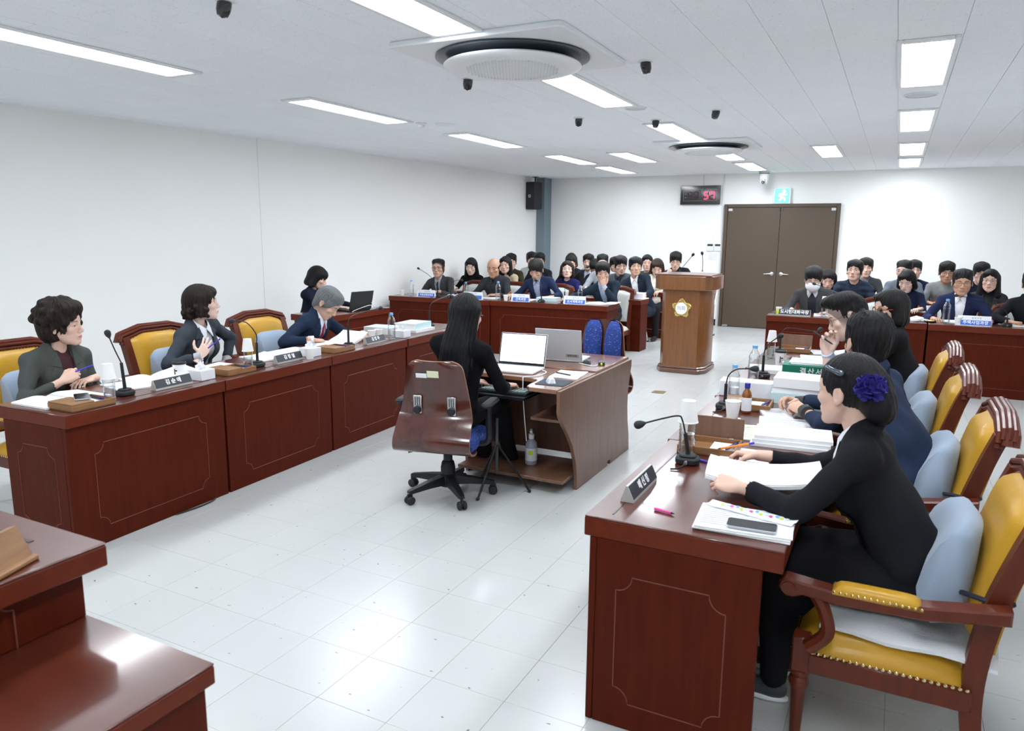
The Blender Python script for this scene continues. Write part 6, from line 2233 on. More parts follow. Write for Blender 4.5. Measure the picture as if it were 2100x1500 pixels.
def put(o, x, y, z=DT, rz=0):
    o.matrix_local = T(x, y, z, rz)
    return o


_proto = {}


def inst(key, builder):
    """first call builds, later calls copy the tree"""
    if key not in _proto:
        _proto[key] = builder()
        return _proto[key]
    return copy_tree(_proto[key])


def _bottle(name='water_bottle', cap=True, h=.2):
    t = link(name, None)
    b = MB()
    prof = [(.004, .003), (.024, 0), (.031, .006)]
    z = .02
    while z < .13:
        prof += [(.0315, z), (.0292, z + .006)]; z += .013
    prof += [(.0315, .135), (.031, .15), (.024, .17), (.0135, .187), (.0125, .2)]
    b.lathe(prof, 20, cap=False); b.build('shell', M_CLEAR, t)
    if cap:
        b = MB(); b.lathe([(.0145, .196), (.0148, .212), (.013, .214), (0, .214)], 16, cap=False); b.build('cap', M_CAPBLUE, t)
    b = MB(); b.lathe([(.004, .004), (.0275, .006), (.0275, .085), (0, .085)], 16, cap=False); b.build('water', M_CLEAR, t)
    return t


def bottle(x, y, lab, z=DT, s=1.0):
    o = inst('bottle', _bottle); o.matrix_local = T(x, y, z, RND.uniform(0, 90), s=s)
    tag(o, lab, 'bottle', 'water bottles on the desks')


def _bottle_nocap():
    return _bottle(cap=False)


def bottle_nocap(x, y, lab, z=DT, s=1.0):
    o = inst('bottle_nc', _bottle_nocap); o.matrix_local = T(x, y, z, s=s)
    tag(o, lab, 'bottle', 'water bottles on the desks')


def _cup():
    t = link('paper_cup', None)
    b = MB(); b.lathe([(0, .002), (.0255, .002), (.0255, 0), (.036, .078), (.034, .078), (.0245, .006), (0, .006)], 24, cap=False); b.build('wall', M_PAPERCUP, t)
    b = MB(); b.lathe([(.0355, .076), (.0375, .078), (.0375, .081), (.0345, .081), (.034, .077)], 24, cap=False); b.build('rim', M_PAPERCUP, t)
    return t


def cup(x, y, lab, z=DT, flip=False, s=1.0):
    o = inst('cup', _cup)
    o.matrix_local = T(x, y, z, RND.uniform(0, 360), s=s) if not flip else T(x, y, z + .081 * s, 0, rx=180, s=s)
    tag(o, lab, 'cup', 'paper cups on the desks')


def bottle_with_cup(x, y, who, z=DT, s=1.0):
    bottle_nocap(x, y, 'clear water bottle under an upturned paper cup ' + who, z, s)
    cup(x, y, 'white paper cup upturned over the water bottle ' + who, z + .13 * s, True, s * 1.05)


def _coffee():
    t = link('coffee_cup', None)
    b = MB(); b.lathe([(0, .003), (.029, .003), (.029, 0), (.041, .1), (0, .1)], 24, cap=False); b.build('wall', M_PAPERCUP, t)
    b = MB(); b.lathe([(.043, .098), (.044, .104), (.041, .112), (.037, .114), (.035, .109), (0, .109)], 24, cap=False); b.build('lid', M_BLACKPL, t)
    b = MB(); b.box((0, -.0365, .05), (.006, .002, .05)); b.box((.012, -.0362, .06), (.014, .002, .008)); b.build('print', M_BLACKINK, t)
    return t


def coffee(x, y, lab):
    o = inst('coffee', _coffee); put(o, x, y, DT, RND.uniform(0, 40)); tag(o, lab, 'coffee cup', 'takeaway coffee cups')


def mic(x, y, lab, path, rz=0, z=DT, base=True):
    """path: neck points relative to base centre (world axes); ends in the foam head"""
    t = thing('desk_microphone', lab, 'microphone', T(x, y, z), 'gooseneck microphones')
    if base:
        b = MB()
        MR = Matrix.Rotation(math.radians(rz), 4, 'Z')
        b.prism(rrect(.098, .085, .03, 5), .03, MR, .007); b.prism(rrect(.07, .06, .022, 5), .012, MR @ T(0, 0, .028), .004)
        b.build('base', M_BLACKRUB, t)
        b = MB(); b.box((.02, -.025, .031), (.014, .01, .003), .001, MR); b.build('button', M_RED, t)
        b = MB(); b.tube([(0, .04, .016), (0, .062, .016)], .0075, 10, M=MR); b.build('plug', M_STEEL, t)
        b = MB(); b.tube(spline([(0, .06, .016), (.003, .085, .014), (.02, .11, .006), (.05, .12, .004)], 4), .0035, 6, M=MR); b.build('cable', M_BLACKPL, t)
    b = MB(); b.tube([(0, 0, .03), (0, 0, .05), path[0]], [.012, .0095, .0085], 10); b.build('stem', M_BLACKPL, t)
    P = spline(path, 6)
    b = MB(); b.tube(P, .0036, 8); b.build('gooseneck', M_BLACKPL, t)
    e = P[-1]; d = (P[-1] - P[-3]).normalized()
    q = d.to_track_quat('Z', 'Y').to_matrix().to_4x4()
    b = MB(); b.lathe([(.004, -.03), (.008, -.024), (.015, -.012), (.0178, .002), (.016, .012), (.009, .019), (0, .021)], 16, Matrix.Translation(e) @ q, cap=False); b.build('foam_head', M_BLACKRUB, t)
    return t


def nameplate(x, y, rz, text, lab, w=.27, tall=.062, mat=None, size=.034):
    """triangular desk plate; front (text) faces local -Y"""
    t = thing('nameplate', lab, 'nameplate', T(x, y, DT, rz), 'council nameplates')
    d = .05
    MX = Matrix.Translation((-w / 2, 0, 0)) @ Matrix(((0, 0, 1, 0), (1, 0, 0, 0), (0, 1, 0, 0), (0, 0, 0, 1)))
    b = MB(); b.prism([(-d * .5, 0), (d * .5, 0), (.006, tall), (-.002, tall), (-d * .5, .012)], w, MX, .001); b.build('holder', M_PLATEGREY, t, merge=True)
    a = math.atan2(tall - .012, d * .5 - .002)
    cy_, cz_ = (-d * .5 - .002) / 2, (.012 + tall) / 2
    F_ = T(0, cy_, cz_, rx=math.degrees(a))
    hgt = math.hypot(tall - .012, d * .5 - .002)
    b = MB(); b.box((0, 0, .0008), (w - .006, hgt - .002, .002), .0004); b.build('plate', M_PLATEBLACK, t, F_)
    if text:
        lettering(t, text, size, F_ @ Matrix.Translation((0, 0, .0022)), M_TXTWHITE, bold=.0012)
    return t


def desk_sign(x, y, rz, text, lab, w=.27, h=.105, txt=.04):
    """folded white and blue sign; front faces local -Y"""
    t = thing('desk_sign', lab, 'sign', T(x, y, DT, rz), 'white and blue desk signs')
    MX = Matrix.Translation((-w / 2, 0, 0)) @ Matrix(((0, 0, 1, 0), (1, 0, 0, 0), (0, 1, 0, 0), (0, 0, 0, 1)))
    b = MB(); b.prism([(-.03, 0), (.03, 0), (.003, h), (-.003, h)], w, MX, .001); b.build('card', M_SIGNWHITE, t, merge=True)
    a = math.degrees(math.atan2(h, .027))
    F_ = T(0, -.0165, h / 2, rx=a)
    b = MB(); b.box((.012, -h * .2, .0012), (w - .03, h * .5, .0012)); b.build('blue_band', M_SIGNBLUE, t, F_)
    lettering(t, text, txt, F_ @ Matrix.Translation((.012, -h * .2, .0022)), M_TXTWHITE, bold=.0008, spacing=1.05)
    lettering(t, '송 파 구 청', .02, F_ @ Matrix.Translation((.02, h * .27, .0016)), M_INK, bold=.0003)
    b = MB(); b.lathe([(0, 0), (.008, 0), (.008, .0008), (0, .0008)], 12); b.build('emblem', pm('sign_emblem', (.6, .5, .4), .5), t, F_ @ Matrix.Translation((-w * .36, h * .27, .001)))
    return t


def tissue(x, y, rz, lab, z=DT):
    t = thing('tissue_box', lab, 'tissue box', T(x, y, z, rz), 'white tissue boxes')
    b = MB(); b.box((0, 0, .033), (.115, .125, .066), .003); b.build('carton', M_SIGNWHITE, t)
    P = []
    for i in range(7):
        v = i / 6
        P.append([(math.cos(a) * .03 * (1 - v * .75) * (1 + .3 * math.sin(3 * a + i)), math.sin(a) * .04 * (1 - v * .6) * (1 + .3 * math.sin(2 * a + 2 * i)), .066 + .05 * v + .006 * math.sin(4 * a)) for a in [2 * math.pi * k / 12 for k in range(13)]])
    b = MB(); b.grid(P); b.build('tissue', M_WHITECLOTH, t, ang=70)
    return t


def tray(x, y, rz, lab, lid=False, phone=False):
    """small wooden pen tray, w along local x"""
    t = thing('pen_tray', lab, 'tray', T(x, y, DT, rz), 'wooden pen trays')
    w, d, h = .25, .2, .035
    b = MB(); b.box((0, 0, .004), (w, d, .008), .001); b.box((0, d / 2 - .005, h / 2), (w, .01, h), .001); b.box((0, -d / 2 + .005, h / 2), (w, .01, h), .001)
    for s in (-1, 1):
        b.box((s * (w / 2 - .005), 0, h / 2), (.01, d - .02, h), .001)
    b.build('tray_box', M_TRAY, t)
    b = MB(); b.box((-w * .24, 0, h + .004), (w * .5, d, .008), .002)
    if lid:
        b = MB(); b.box((0, d / 2 + .01, .075), (w, .012, .13), .002); b.build('raised_lid', M_WALNUT, t, T(0, 0, 0, rx=-8))
        b = MB(); b.box((w * .3, d / 2, .03), (.02, .006, .012), .002); b.build('hinge', M_STEEL, t)
    else:
        b.build('half_lid', M_TRAY, t)
    b = MB(); b.box((.05, 0, .014), (.09, .15, .012), .001); b.build('memo_pad', M_PAPER, t)
    for k in range(2):
        b = MB(); b.tube([(-.02 + .1, -.07 + k * .03, .03), (.105, .05 + k * .02, .03)], .0045, 8); b.build('pen', M_BLACKPL if k else M_BLUECAP, t)
    return t


def phone(x, y, rz, lab, z=DT):
    t = thing('phone', lab, 'phone', T(x, y, z, rz))
    b = MB(); b.prism(rrect(.075, .155, .012, 4), .009, None, .002); b.build('body', M_SILVER, t)
    b = MB(); b.prism(rrect(.07, .15, .01, 4), .0012, T(0, 0, .0088)); b.build('screen', M_BLACKGLOSS, t)
    return t


def pages(n_lines=11, w=.17, h=.25, inset=.02):
    b = MB()
    rr = random.Random(int(w * 1000) + n_lines)
    for k in range(n_lines):
        L_ = rr.uniform(.45, .95) * (w - 2 * inset)
        y = h / 2 - inset - .02 - k * (h - 2 * inset - .02) / n_lines
        b.box((-w / 2 + inset + L_ / 2, y, 0), (L_, .0022, .0004))
    return b


def paper(x, y, rz, lab, w=.21, h=.297, th=.004, z=DT, curl=0.0, lines=True, mat=None, cat='papers', name='paper_sheet', tilt=None):
    t = thing(name, lab, cat, T(x, y, z, rz) if tilt is None else T(x, y, z, rz, rx=tilt), 'papers on the desks')
    P = []
    n = 8
    for i in range(n + 1):
        u = i / n
        P.append([(-w / 2 + u * w, -h / 2 + v * h / 8, th + curl * (max(0, u - .45) / .55) ** 2 + .0015 * math.sin(9 * v / 8 + u * 5)) for v in range(9)])
    b = MB(); b.grid(P, thick=th); b.build('sheets', mat or M_PAPER, t, ang=60)
    if lines:
        b = pages(12, w, h); b.build('print', M_INK, t, T(-w * .05 if curl else 0, 0, th + .0022))
    return t


def open_book(x, y, rz, lab, w=.2, h=.28, th=.018, z=DT, cover=None, lift=.0, rings=False):
    t = thing('open_booklet', lab, 'book', T(x, y, z, rz), 'open booklets on the desks')
    for s in (-1, 1):
        P = []
        for i in range(9):
            u = i / 8
            zz = th * (math.sin(math.pi * min(1, u * 1.25 + .02)) ** .6 if u < .4 else 1) * (1 - .55 * max(0, u - .4) / .6) + lift * (s > 0) * u ** 2
            P.append([(s * u * w, -h / 2 + v * h / 4, max(.003, zz) + .001) for v in range(5)])
        b = MB(); b.grid(P, thick=0, flip=(s > 0) is False and True or False)
        # page block underside
        b.grid([[(p[0], p[1], .0005 + lift * (s > 0) * (abs(p[0]) / w) ** 2) for p in r] for r in P], flip=(s > 0))
        b.grid([[r[0] for r in P], [(r[0][0], r[0][1], .0005 + lift * (s > 0) * (abs(r[0][0]) / w) ** 2) for r in P]]); b.grid([[r[-1] for r in P], [(r[-1][0], r[-1][1], .0005 + lift * (s > 0) * (abs(r[-1][0]) / w) ** 2) for r in P]])
        b.grid([P[-1], [(p[0], p[1], .0005 + lift * (s > 0)) for p in P[-1]]])
        pg = b.build('page_block', M_PAPER, t, ang=50)
        if lift == 0 or s < 0:
            lb = pages(10, w * .55, h, .012); lb.build('print', M_INK, pg, T(s * w * .68, 0, th * .86, ry=s * 4))
    if cover is not None:
        b = MB(); b.box((-w / 2, 0, .0), (w + .006, h + .008, .0015)); b.build('cover', cover, t)
    if rings:
        b = MB()
        for k in range(18):
            b.tube([(.004 * math.cos(a), -h / 2 + .012 + k * (h - .024) / 17, th + .004 * math.sin(a)) for a in [2 * math.pi * j / 6 for j in range(7)]], .0009, 5)
        o = b.build('ring_binding', M_BLACKPL, t); o['kind'] = 'stuff'
    return t


def book(x, y, rz, lab, w=.21, h=.297, th=.05, cover=None, z=DT, text=None, txt_mat=None, txt_size=.024, name='thick_book', bars=False):
    """closed book; spine faces local -Y, page edges the other sides"""
    t = thing(name, lab, 'book', T(x, y, z, rz), 'closed books on the desks')
    cv = cover or M_CYANCOVER
    b = MB(); b.box((0, .002, th / 2), (h - .004, w - .004, th - .006), .001); b.build('page_block', M_PAPER2, t)
    b = MB(); b.box((0, 0, th - .0015), (h, w, .003), .0008); b.box((0, 0, .0015), (h, w, .003), .0008); b.box((0, -w / 2 + .001, th / 2), (h, .003, th), .0008); b.build('cover', cv, t)
    if bars:
        b = MB()
        for k in range(9):
            b.box((-.09 + k * .022, -w / 2 - .0008, th / 2), (.012, .001, .009))
        b.build('spine_print', M_INK, t)
    if text:
        lettering(t, text, txt_size, T(.02, -w / 2 - .0008, th / 2, rx=90), txt_mat or M_INK, bold=.0008, spacing=1.3)
    return t


def stack(x, y, rz, lab, w=.21, h=.297, n=4, th=.012, z=DT):
    t = thing('paper_stack', lab, 'papers', T(x, y, z, rz), 'paper stacks on the desks')
    rr = random.Random(int(abs(x * 1000) + abs(y * 777)))
    zz = 0
    for k in range(n):
        b = MB(); b.box((rr.uniform(-.008, .008), rr.uniform(-.008, .008), th / 2), (h, w, th - .0008), .001, Matrix.Rotation(rr.uniform(-.05, .05), 4, 'Z'))
        o = b.build('bundle', M_PAPER if k % 2 == 0 else M_PAPER2, t, T(0, 0, zz)); zz += th
    lb = pages(9, h, w); lb.build('print', M_INK, t, T(0, 0, zz + .0006))
    return t


def pen(x, y, rz, lab, col=None, z=DT, tip=None, M=None, L_=.14):
    t = thing('pen', lab, 'pen', M or T(x, y, z + .005, rz), 'pens')
    b = MB(); b.tube([(0, -L_ / 2 + .012, 0), (0, L_ / 2 - .02, 0)], .0045, 10); b.build('barrel', col or M_BLACKPL, t)
    b = MB(); b.tube([(0, -L_ / 2, 0), (0, -L_ / 2 + .013, 0)], [.001, .0042], 10); b.build('tip', M_BLACKPL, t)
    b = MB(); b.tube([(0, L_ / 2 - .022, 0), (0, L_ / 2, 0)], .0048, 10); b.build('end_cap', tip or col or M_BLACKPL, t)
    return t


def LP_(y, d, off=0):   # point on the left row, d metres behind the front edge
    return ldx(y) - d, y + off


# ---------------- left row, first desk
open_book(*LP_(2.44, .36), -88, 'open ring-bound agenda before the woman in grey-green', w=.19, h=.30, th=.02, rings=True)
tray(*LP_(2.40, .125), 92, 'wooden pen tray at the near corner of the left row')
phone(*LP_(2.41, .14), 60, 'black phone lying on the near left pen tray', DT + .0445)
bottle_with_cup(-3.81, 2.545, 'at the near left desk')
mic(-3.885, 2.69, 'gooseneck microphone of the woman in grey-green', [(-.005, -.005, .19), (-.012, -.03, .26), (-.02, -.05, .33), (-.022, -.06, .365)], 92)
paper(-4.10, 2.86, 78, 'loose printed sheets between the first left nameplate and bottle', .21, .28, .008)
open_book(-4.12, 3.08, 70, 'curling open report beside the first left nameplate', w=.19, h=.27, th=.022, lift=.06)
nameplate(*LP_(2.98, .125), LDROT, '김 순 애', 'black desk nameplate reading the first left name')
coffee(-4.02, 3.17, 'takeaway coffee cup with black lid on the left row')
tissue(-3.90, 3.235, 92, 'white tissue box right of the first left nameplate')
pen(0, 0, 0, 'purple pen in the permed woman\'s hand', M_PENBLUE, M=Matrix.Translation((-4.275, 2.69, .875)) @ Matrix.Rotation(math.radians(-50), 4, 'Z') @ Matrix.Rotation(math.radians(20), 4, 'X'))
# second desk
tray(*LP_(3.49, .16), 92, 'wooden pen tray before the woman in slate')
bottle_with_cup(-3.89, 3.62, 'beside the second left microphone')
mic(-3.93, 3.74, 'gooseneck microphone of the woman in slate', [(0, 0, .17), (0, .0, .23), (-.01, -.06, .31), (-.015, -.13, .335), (-.02, -.19, .34)], 92)
paper(-4.13, 3.62, 95, 'white sheet under the gesturing woman\'s hand', .2, .28, .006)
paper(-4.16, 4.02, 80, 'white sheets spread right of the woman in slate', .22, .3, .01, curl=.012)
nameplate(*LP_(4.00, .125), LDROT, '김 정 열', 'black desk nameplate reading the second left name')
cup(-3.84, 4.17, 'printed paper cup behind the second left nameplate')
tissue(-3.93, 4.27, 92, 'white tissue box behind the second left nameplate')
stack(-4.14, 4.30, 92, 'low stack of white papers behind the second left tissue box', n=3, th=.008)
pen(0, 0, 0, 'blue pen held up by the woman in slate', M_PENBLUE, M=Matrix.Translation((-4.235, 3.62, .905)) @ Matrix.Rotation(math.radians(-50), 4, 'Z') @ Matrix.Rotation(math.radians(38), 4, 'X'), L_=.15)
# third desk
tray(*LP_(4.56, .14), 92, 'open wooden pen tray before the bowed man')
mic(-3.96, 4.76, 'gooseneck microphone bent sideways before the bowed man', [(0, 0, .19), (0, .02, .235), (-.005, .10, .262), (-.01, .25, .275), (-.015, .46, .285)], 92)
open_book(-4.17, 4.90, 88, 'open teal-covered booklet the bowed man reads', w=.2, h=.28, th=.02, cover=M_TEAL, lift=.075)
phone(-4.07, 4.76, 70, 'dark phone on the sheet by the bowed man\'s hand')
paper(-4.11, 4.66, 95, 'printed sheet under the bowed man\'s sleeve', .21, .28, .006)
nameplate(*LP_(5.06, .115), LDROT, '김 행 주', 'black desk nameplate reading the third left name')
cup(-4.08, 5.22, 'left paper cup behind the third left nameplate')
cup(-4.08, 5.32, 'right paper cup behind the third left nameplate')
bottle(-3.92, 5.30, 'water bottle with blue cap on the left row', s=1.12)
tissue(-3.94, 5.475, 92, 'white tissue box at the end of the left row')
book(-4.25, 5.62, 186, 'thick pale cyan binder with markers on the left row', th=.065, w=.22, h=.3, z=DT)
book(-4.12, 5.92, 95, 'thick pale cyan book at the left row end', th=.055, w=.23, h=.31, cover=M_CYANCOVER, z=DT + .0285)
stack(-4.10, 5.92, 92, 'paper bundle under the cyan book', n=2, th=.014, w=.24, h=.33)
mic(-4.13, 6.22, 'gooseneck microphone on the empty end desk', [(0, 0, .16), (0, .02, .215), (.0, .08, .25), (.0, .3, .285), (0, .5, .31)], 92)

# ---------------- clerk's side desk
t = thing('laptop', 'open black laptop on the small side desk', 'laptop', T(-5.83, 7.12, DT, -100 + 180))
b = MB(); b.box((0, 0, .009), (.35, .24, .016), .004); b.build('base', M_BLACKPL, t)
b = MB(); b.box((0, 0, .115), (.35, .01, .23), .004); s_ = b.build('screen_lid', M_BLACKPL, t, T(0, -.12, .016, rx=14))
M_SCREEN = pm('laptop_screen', (.8, .85, .9), .3, emit=((.85, .93, 1.0), 1.15))
b = MB(); b.box((0, .0056, .12), (.32, .001, .19)); b.build('display', M_SCREEN, s_)
b = MB()
for i in range(13):
    for j in range(5):
        b.box((-.145 + i * .0242, -.03 + j * .024 , .0185), (.02, .02, .003), .0006)
o = b.build('key', M_DKGREY, t); o['kind'] = 'stuff'; o.name = 'keyboard_keys'
b = MB()
pts = []
for k in range(40):
    a = 2 * math.pi * k / 13
    pts.append((.04 * math.cos(a) * (1 + .1 * math.sin(k)), .012 * math.sin(k * 1.7), .05 + .045 * math.sin(a)))
b.tube(pts, .0035, 6); b.tube(spline([(.04, 0, .05), (.02, -.06, .06), (-.02, -.25, .02), (0, -.35, .005)], 6), .0035, 6)
tag(b.build('white_cable', M_WHITEPL, None, T(-5.68, 7.26, DT)), 'coiled white cable leaning on the black laptop', 'cable')
book(-5.93, 7.42, 95, 'pale thick book right of the black laptop', th=.075, w=.2, h=.26, cover=M_SIGNWHITE)
open_book(-5.95, 7.42, 92, 'teal-edged booklet lying open on the pale book', w=.1, h=.2, th=.012, z=DT + .0755, cover=M_TEAL, lift=.02)
phone(-5.70, 7.53, 95, 'dark phone at the corner of the side desk')

# ---------------- right row
nameplate(-.775, 2.56, 90, '배 신 정', 'black desk nameplate at the near right desk, seen askew', w=.29, tall=.06, size=.036)
mic(-.70, 2.98, 'large gooseneck microphone at the near right desk', [(-.012, -.012, .13), (-.025, -.02, .185), (-.04, -.03, .205), (-.1, -.06, .192), (-.185, -.10, .165)], 185)
bottle_with_cup(-.735, 3.10, 'at the near right desk', s=1.12)
tray(-.66, 3.22, 2, 'wooden pen tray with raised lid behind the near right microphone', lid=True)
pen(-.63, 2.385, 78, 'short pink highlighter on the near right desk', M_PINK, L_=.075)
stack(-.37, 2.40, 4, 'stapled white booklet under the phone on the near right desk', w=.22, h=.30, n=3, th=.006)
phone(-.335, 2.345, -86, 'smartphone lying on the near right booklet', DT + .0195)
paper(-.36, 2.47, -14, 'coloured chart page sticking out by the phone', .3, .06, .002, z=DT + .0195, curl=.004, lines=False)
b = MB()
for k in range(14):
    b.mat((M_YELLOW, M_CYANCOVER, M_PINK, M_CAPBLUE)[k % 4]); b.box((-.1 + k * .017, .01 * (k % 2), 0), (.011, .014, .0005))
t_ = [o for o in bpy.data.objects if o.get('label') == 'coloured chart page sticking out by the phone'][0]
b.build('chart_cell', None, t_, T(0, 0, .0075)).name = 'chart_print'
paper(-.42, 3.20, 3, 'wide white sheets before the woman in black', .36, .2, .008)
# the booklet she holds
t = thing('held_booklet', 'thin white booklet held open by the woman in black', 'book', T(-.44, 2.775, .82, 8))
P = []
for i in range(13):
    u = i / 12
    P.append([(-.13 + .40 * u, -.14 + .26 * v / 6, .02 - .085 * u + .1 * u * u + .01 * math.sin(math.pi * v / 6)) for v in range(7)])
b = MB(); b.grid(P, thick=.012); b.build('page_block', M_PAPER, t, ang=60)
b = MB(); b.grid([[(p[0], p[1], p[2] + .004) for p in r] for r in [[(q[0], q[1] + .004, q[2]) for q in rr] for rr in P]], thick=.0012); b.build('top_page', M_PAPER, t, ang=60)
pen(0, 0, 0, 'orange pen with blue cap in the black suited woman\'s hand', M_ORANGE, tip=M_PENBLUE, M=Matrix.Translation((-.51, 2.985, .86)) @ Matrix.Rotation(math.radians(-62), 4, 'Z') @ Matrix.Rotation(math.radians(10), 4, 'X'), L_=.15)
pen(-.60, 3.01, 70, 'blue pen lying behind the near right microphone', M_PENBLUE)
for k in range(3):
    book(-.36 + .006 * k, 3.50 + .01 * k, 4 + k, ('bottom', 'middle', 'top')[k] + ' white bound report in the pile before the near right woman', th=.016, w=.22, h=.33, cover=M_PAPER, z=DT + k * .0165)
paper(-.55, 3.60, 10, 'annotated sheet with green marker lines', .2, .29, .006, lines=True)
for k in range(6):
    b = MB(); b.box((0, 0, 0), (.08, .004, .0006)); b.build('marker_line', M_YELLOW, [o for o in bpy.data.objects if o.get('label') == 'annotated sheet with green marker lines'][0], T(-.03 + .01 * (k % 3), -.1 + k * .035, .0088))
paper(-.40, 3.86, 8, 'printed sheet under the folded hands', .3, .24, .006)
paper(-.66, 3.58, -6, 'blank white sheet by the pen tray lid', .2, .29, .008, lines=False)
mic(-.765, 4.06, 'gooseneck microphone of the man with folded hands', [(0, 0, .14), (.012, -.005, .19), (.05, -.01, .225), (.1, -.015, .235), (.15, -.02, .24)], 185)
cup(-.69, 3.88, 'paper cup left of the brown tonic bottle', s=1.1)
t = thing('tonic_bottle', 'small brown glass tonic bottle with blue cap', 'bottle', T(-.645, 4.02, DT, 0, s=1.15))
b = MB(); b.lathe([(0, 0), (.02, .001), (.0225, .006), (.0225, .085), (.018, .1), (.0105, .112), (.0105, .125), (0, .125)], 20); b.build('glass_body', M_AMBER, t)
b = MB(); b.lathe([(.0125, .118), (.0128, .14), (.011, .142), (0, .142)], 16, cap=False); b.build('cap', M_BLUECAP, t)
b = MB(); b.lathe([(.0229, .012), (.0229, .075)], 20, cap=False); b.build('paper_label', M_SIGNWHITE, t)
bottle(-.76, 4.27, 'water bottle with blue cap behind the brown tonic bottle')
tray(-.66, 4.17, 2, 'wooden pen tray by the folded hands')
t = thing('white_carton', 'flat white carton on the right row desk', 'box', T(-.72, 4.47, DT, 3))
b = MB(); b.box((0, 0, .045), (.3, .13, .09), .003); b.build('carton', M_SIGNWHITE, t); b = MB(); b.box((0, 0, .0905), (.298, .128, .002), .0005); b.build('lid', M_SIGNWHITE, t)
for k in range(3):
    book(-.42 + .008 * k, 4.46 + .01 * (k % 2), 4 - 2 * k, ('lowest', 'second', 'topmost')[k] + ' book of the cyan and white pile in front of the folded hands man', th=(.06, .03, .055)[k], w=.22, h=.31, cover=(M_CYANCOVER, M_PAPER, M_PAPER)[k], z=DT + (0, .0605, .091)[k], bars=(k == 0))
tissue(-.44, 4.78, 2, 'tissue box behind the cyan and white book pile')
pen(-.62, 4.68, 60, 'yellow highlighter beside the white carton', M_YELLOW, L_=.12)
paper(-.50, 4.05, 20, 'folded notes with sticky tabs by the folded hands', .14, .2, .012)
# third desk of right row
book(-.45, 5.16, 3, 'green hardback budget report with white lettering', th=.07, w=.22, h=.31, cover=M_GREENCOVER, z=DT + .0405, text='결산서', txt_mat=M_TXTWHITE, txt_size=.045)
book(-.45, 5.17, 1, 'pale cyan report under the green hardback', th=.04, w=.22, h=.3, cover=M_CYANCOVER, bars=True)
stack(-.42, 5.18, 2, 'white sheets on top of the green hardback', w=.2, h=.28, n=2, th=.008, z=DT + .111)
bottle(-.76, 4.93, 'water bottle with blue cap before the green hardback', s=1.12)
mic(-.73, 5.12, 'gooseneck microphone of the man raising a pen', [(0, 0, .15), (.005, -.005, .19), (.02, -.01, .22), (.06, -.02, .26), (.1, -.03, .29)], 185)
stack(-.70, 5.36, 6, 'ring-bound white pad left of the green hardback', n=3, th=.01)
coffee(-.69, 5.66, 'takeaway coffee cup with black lid on the right row')
t = thing('framed_card', 'small dark printed card leaning by the coffee cup', 'card', T(-.60, 5.58, DT, 8, rx=-12))
b = MB(); b.box((0, 0, .045), (.11, .006, .09), .002); b.build('card', pm('card_brown', (.12, .05, .035), .4, mottle=(20, (.5, .42, .4), 3, ONE, .3)), t)
b = MB(); b.box((.045, .02, .02), (.012, .05, .008), .001); b.build('stand', M_BLACKPL, t)
paper(-.40, 5.55, 5, 'curled white sheets beyond the green hardback', .3, .22, .01, curl=.03)
cup(-.60, 5.36, 'paper cup with pens by the green hardback')
pen(0, 0, 0, 'black pen between the raised fingers', M_BLACKPL, M=Matrix.Translation((-.345, 4.745, 1.10)) @ Matrix.Rotation(math.radians(72), 4, 'Z') @ Matrix.Rotation(math.radians(28), 4, 'X'), L_=.14)
# last desk of right row
bottle_with_cup(-.80, 5.98, 'at the far right desk')
mic(-.77, 6.24, 'gooseneck microphone bent flat at the far right desk', [(0, 0, .13), (.01, 0, .18), (.05, 0, .212), (.15, 0, .208), (.26, 0, .2), (.29, 0, .215)], 185)
tray(-.68, 6.44, 2, 'wooden pen tray with raised lid at the far right desk', lid=True)
paper(-.45, 6.1, 4, 'white sheets before the tortoiseshell glasses woman', .3, .22, .012)
paper(-.40, 6.45, 15, 'white handout at the far end of the right row', .3, .2, .01, curl=.02)

# ---------------- officials left
def OY(x, d):
    return 9.05 + (x + 6.74) * .063 + d


def offs(x, d):
    return x, OY(x, d)


cup(-6.58, OY(-6.58, .12), 'paper cup at the wall end of the officials table')
bottle(-6.43, OY(-6.43, .14), 'water bottle at the wall end of the officials table', s=1.1)
desk_sign(-6.13, OY(-6.13, .07), 3.6, '부동산정보과장', 'blue and white sign before the charcoal suit man', w=.3, txt=.034)
mic(-5.98, OY(-5.98, .13), 'microphone before the charcoal suit man, leaning to the wall', [(0, 0, .1), (-.03, .0, .2), (-.15, .02, .31), (-.27, .03, .37), (-.36, .04, .41)], 180)
mic(-5.74, OY(-5.74, .1), 'microphone right of the charcoal suit man', [(0, 0, .1), (0, 0, .17), (.01, .01, .22), (.06, .05, .255), (.14, .08, .26)], 180)
stack(-5.72, OY(-5.72, .33), 3, 'white report pile between the charcoal and bald men', n=3, th=.012)
bottle(-5.55, OY(-5.55, .2), 'water bottle between the charcoal and bald men', s=1.1)
desk_sign(-5.36, OY(-5.36, .07), 3.6, '과장', 'blue and white sign half hidden by the stenographer', w=.3, txt=.034)
paper(-5.25, OY(-5.25, .33), 12, 'notes under the bald man\'s hands', .3, .2, .01)
bottle(-4.99, OY(-4.99, .12), 'tall water bottle right of the bald man', s=1.25)
cup(-4.86, OY(-4.86, .1), 'paper cup right of the tall water bottle')
desk_sign(-4.62, OY(-4.62, .07), 3.6, '건축과장', 'blue and white sign before the writing man', w=.27, txt=.042)
mic(-4.33, OY(-4.33, .12), 'microphone before the writing man', [(0, 0, .12), (0, 0, .2), (-.02, .01, .25), (-.07, .03, .29), (-.11, .04, .3)], 180)
book(-4.33, OY(-4.33, .36), 3.6, 'thick cyan report right of the writing man', th=.05, z=DT)
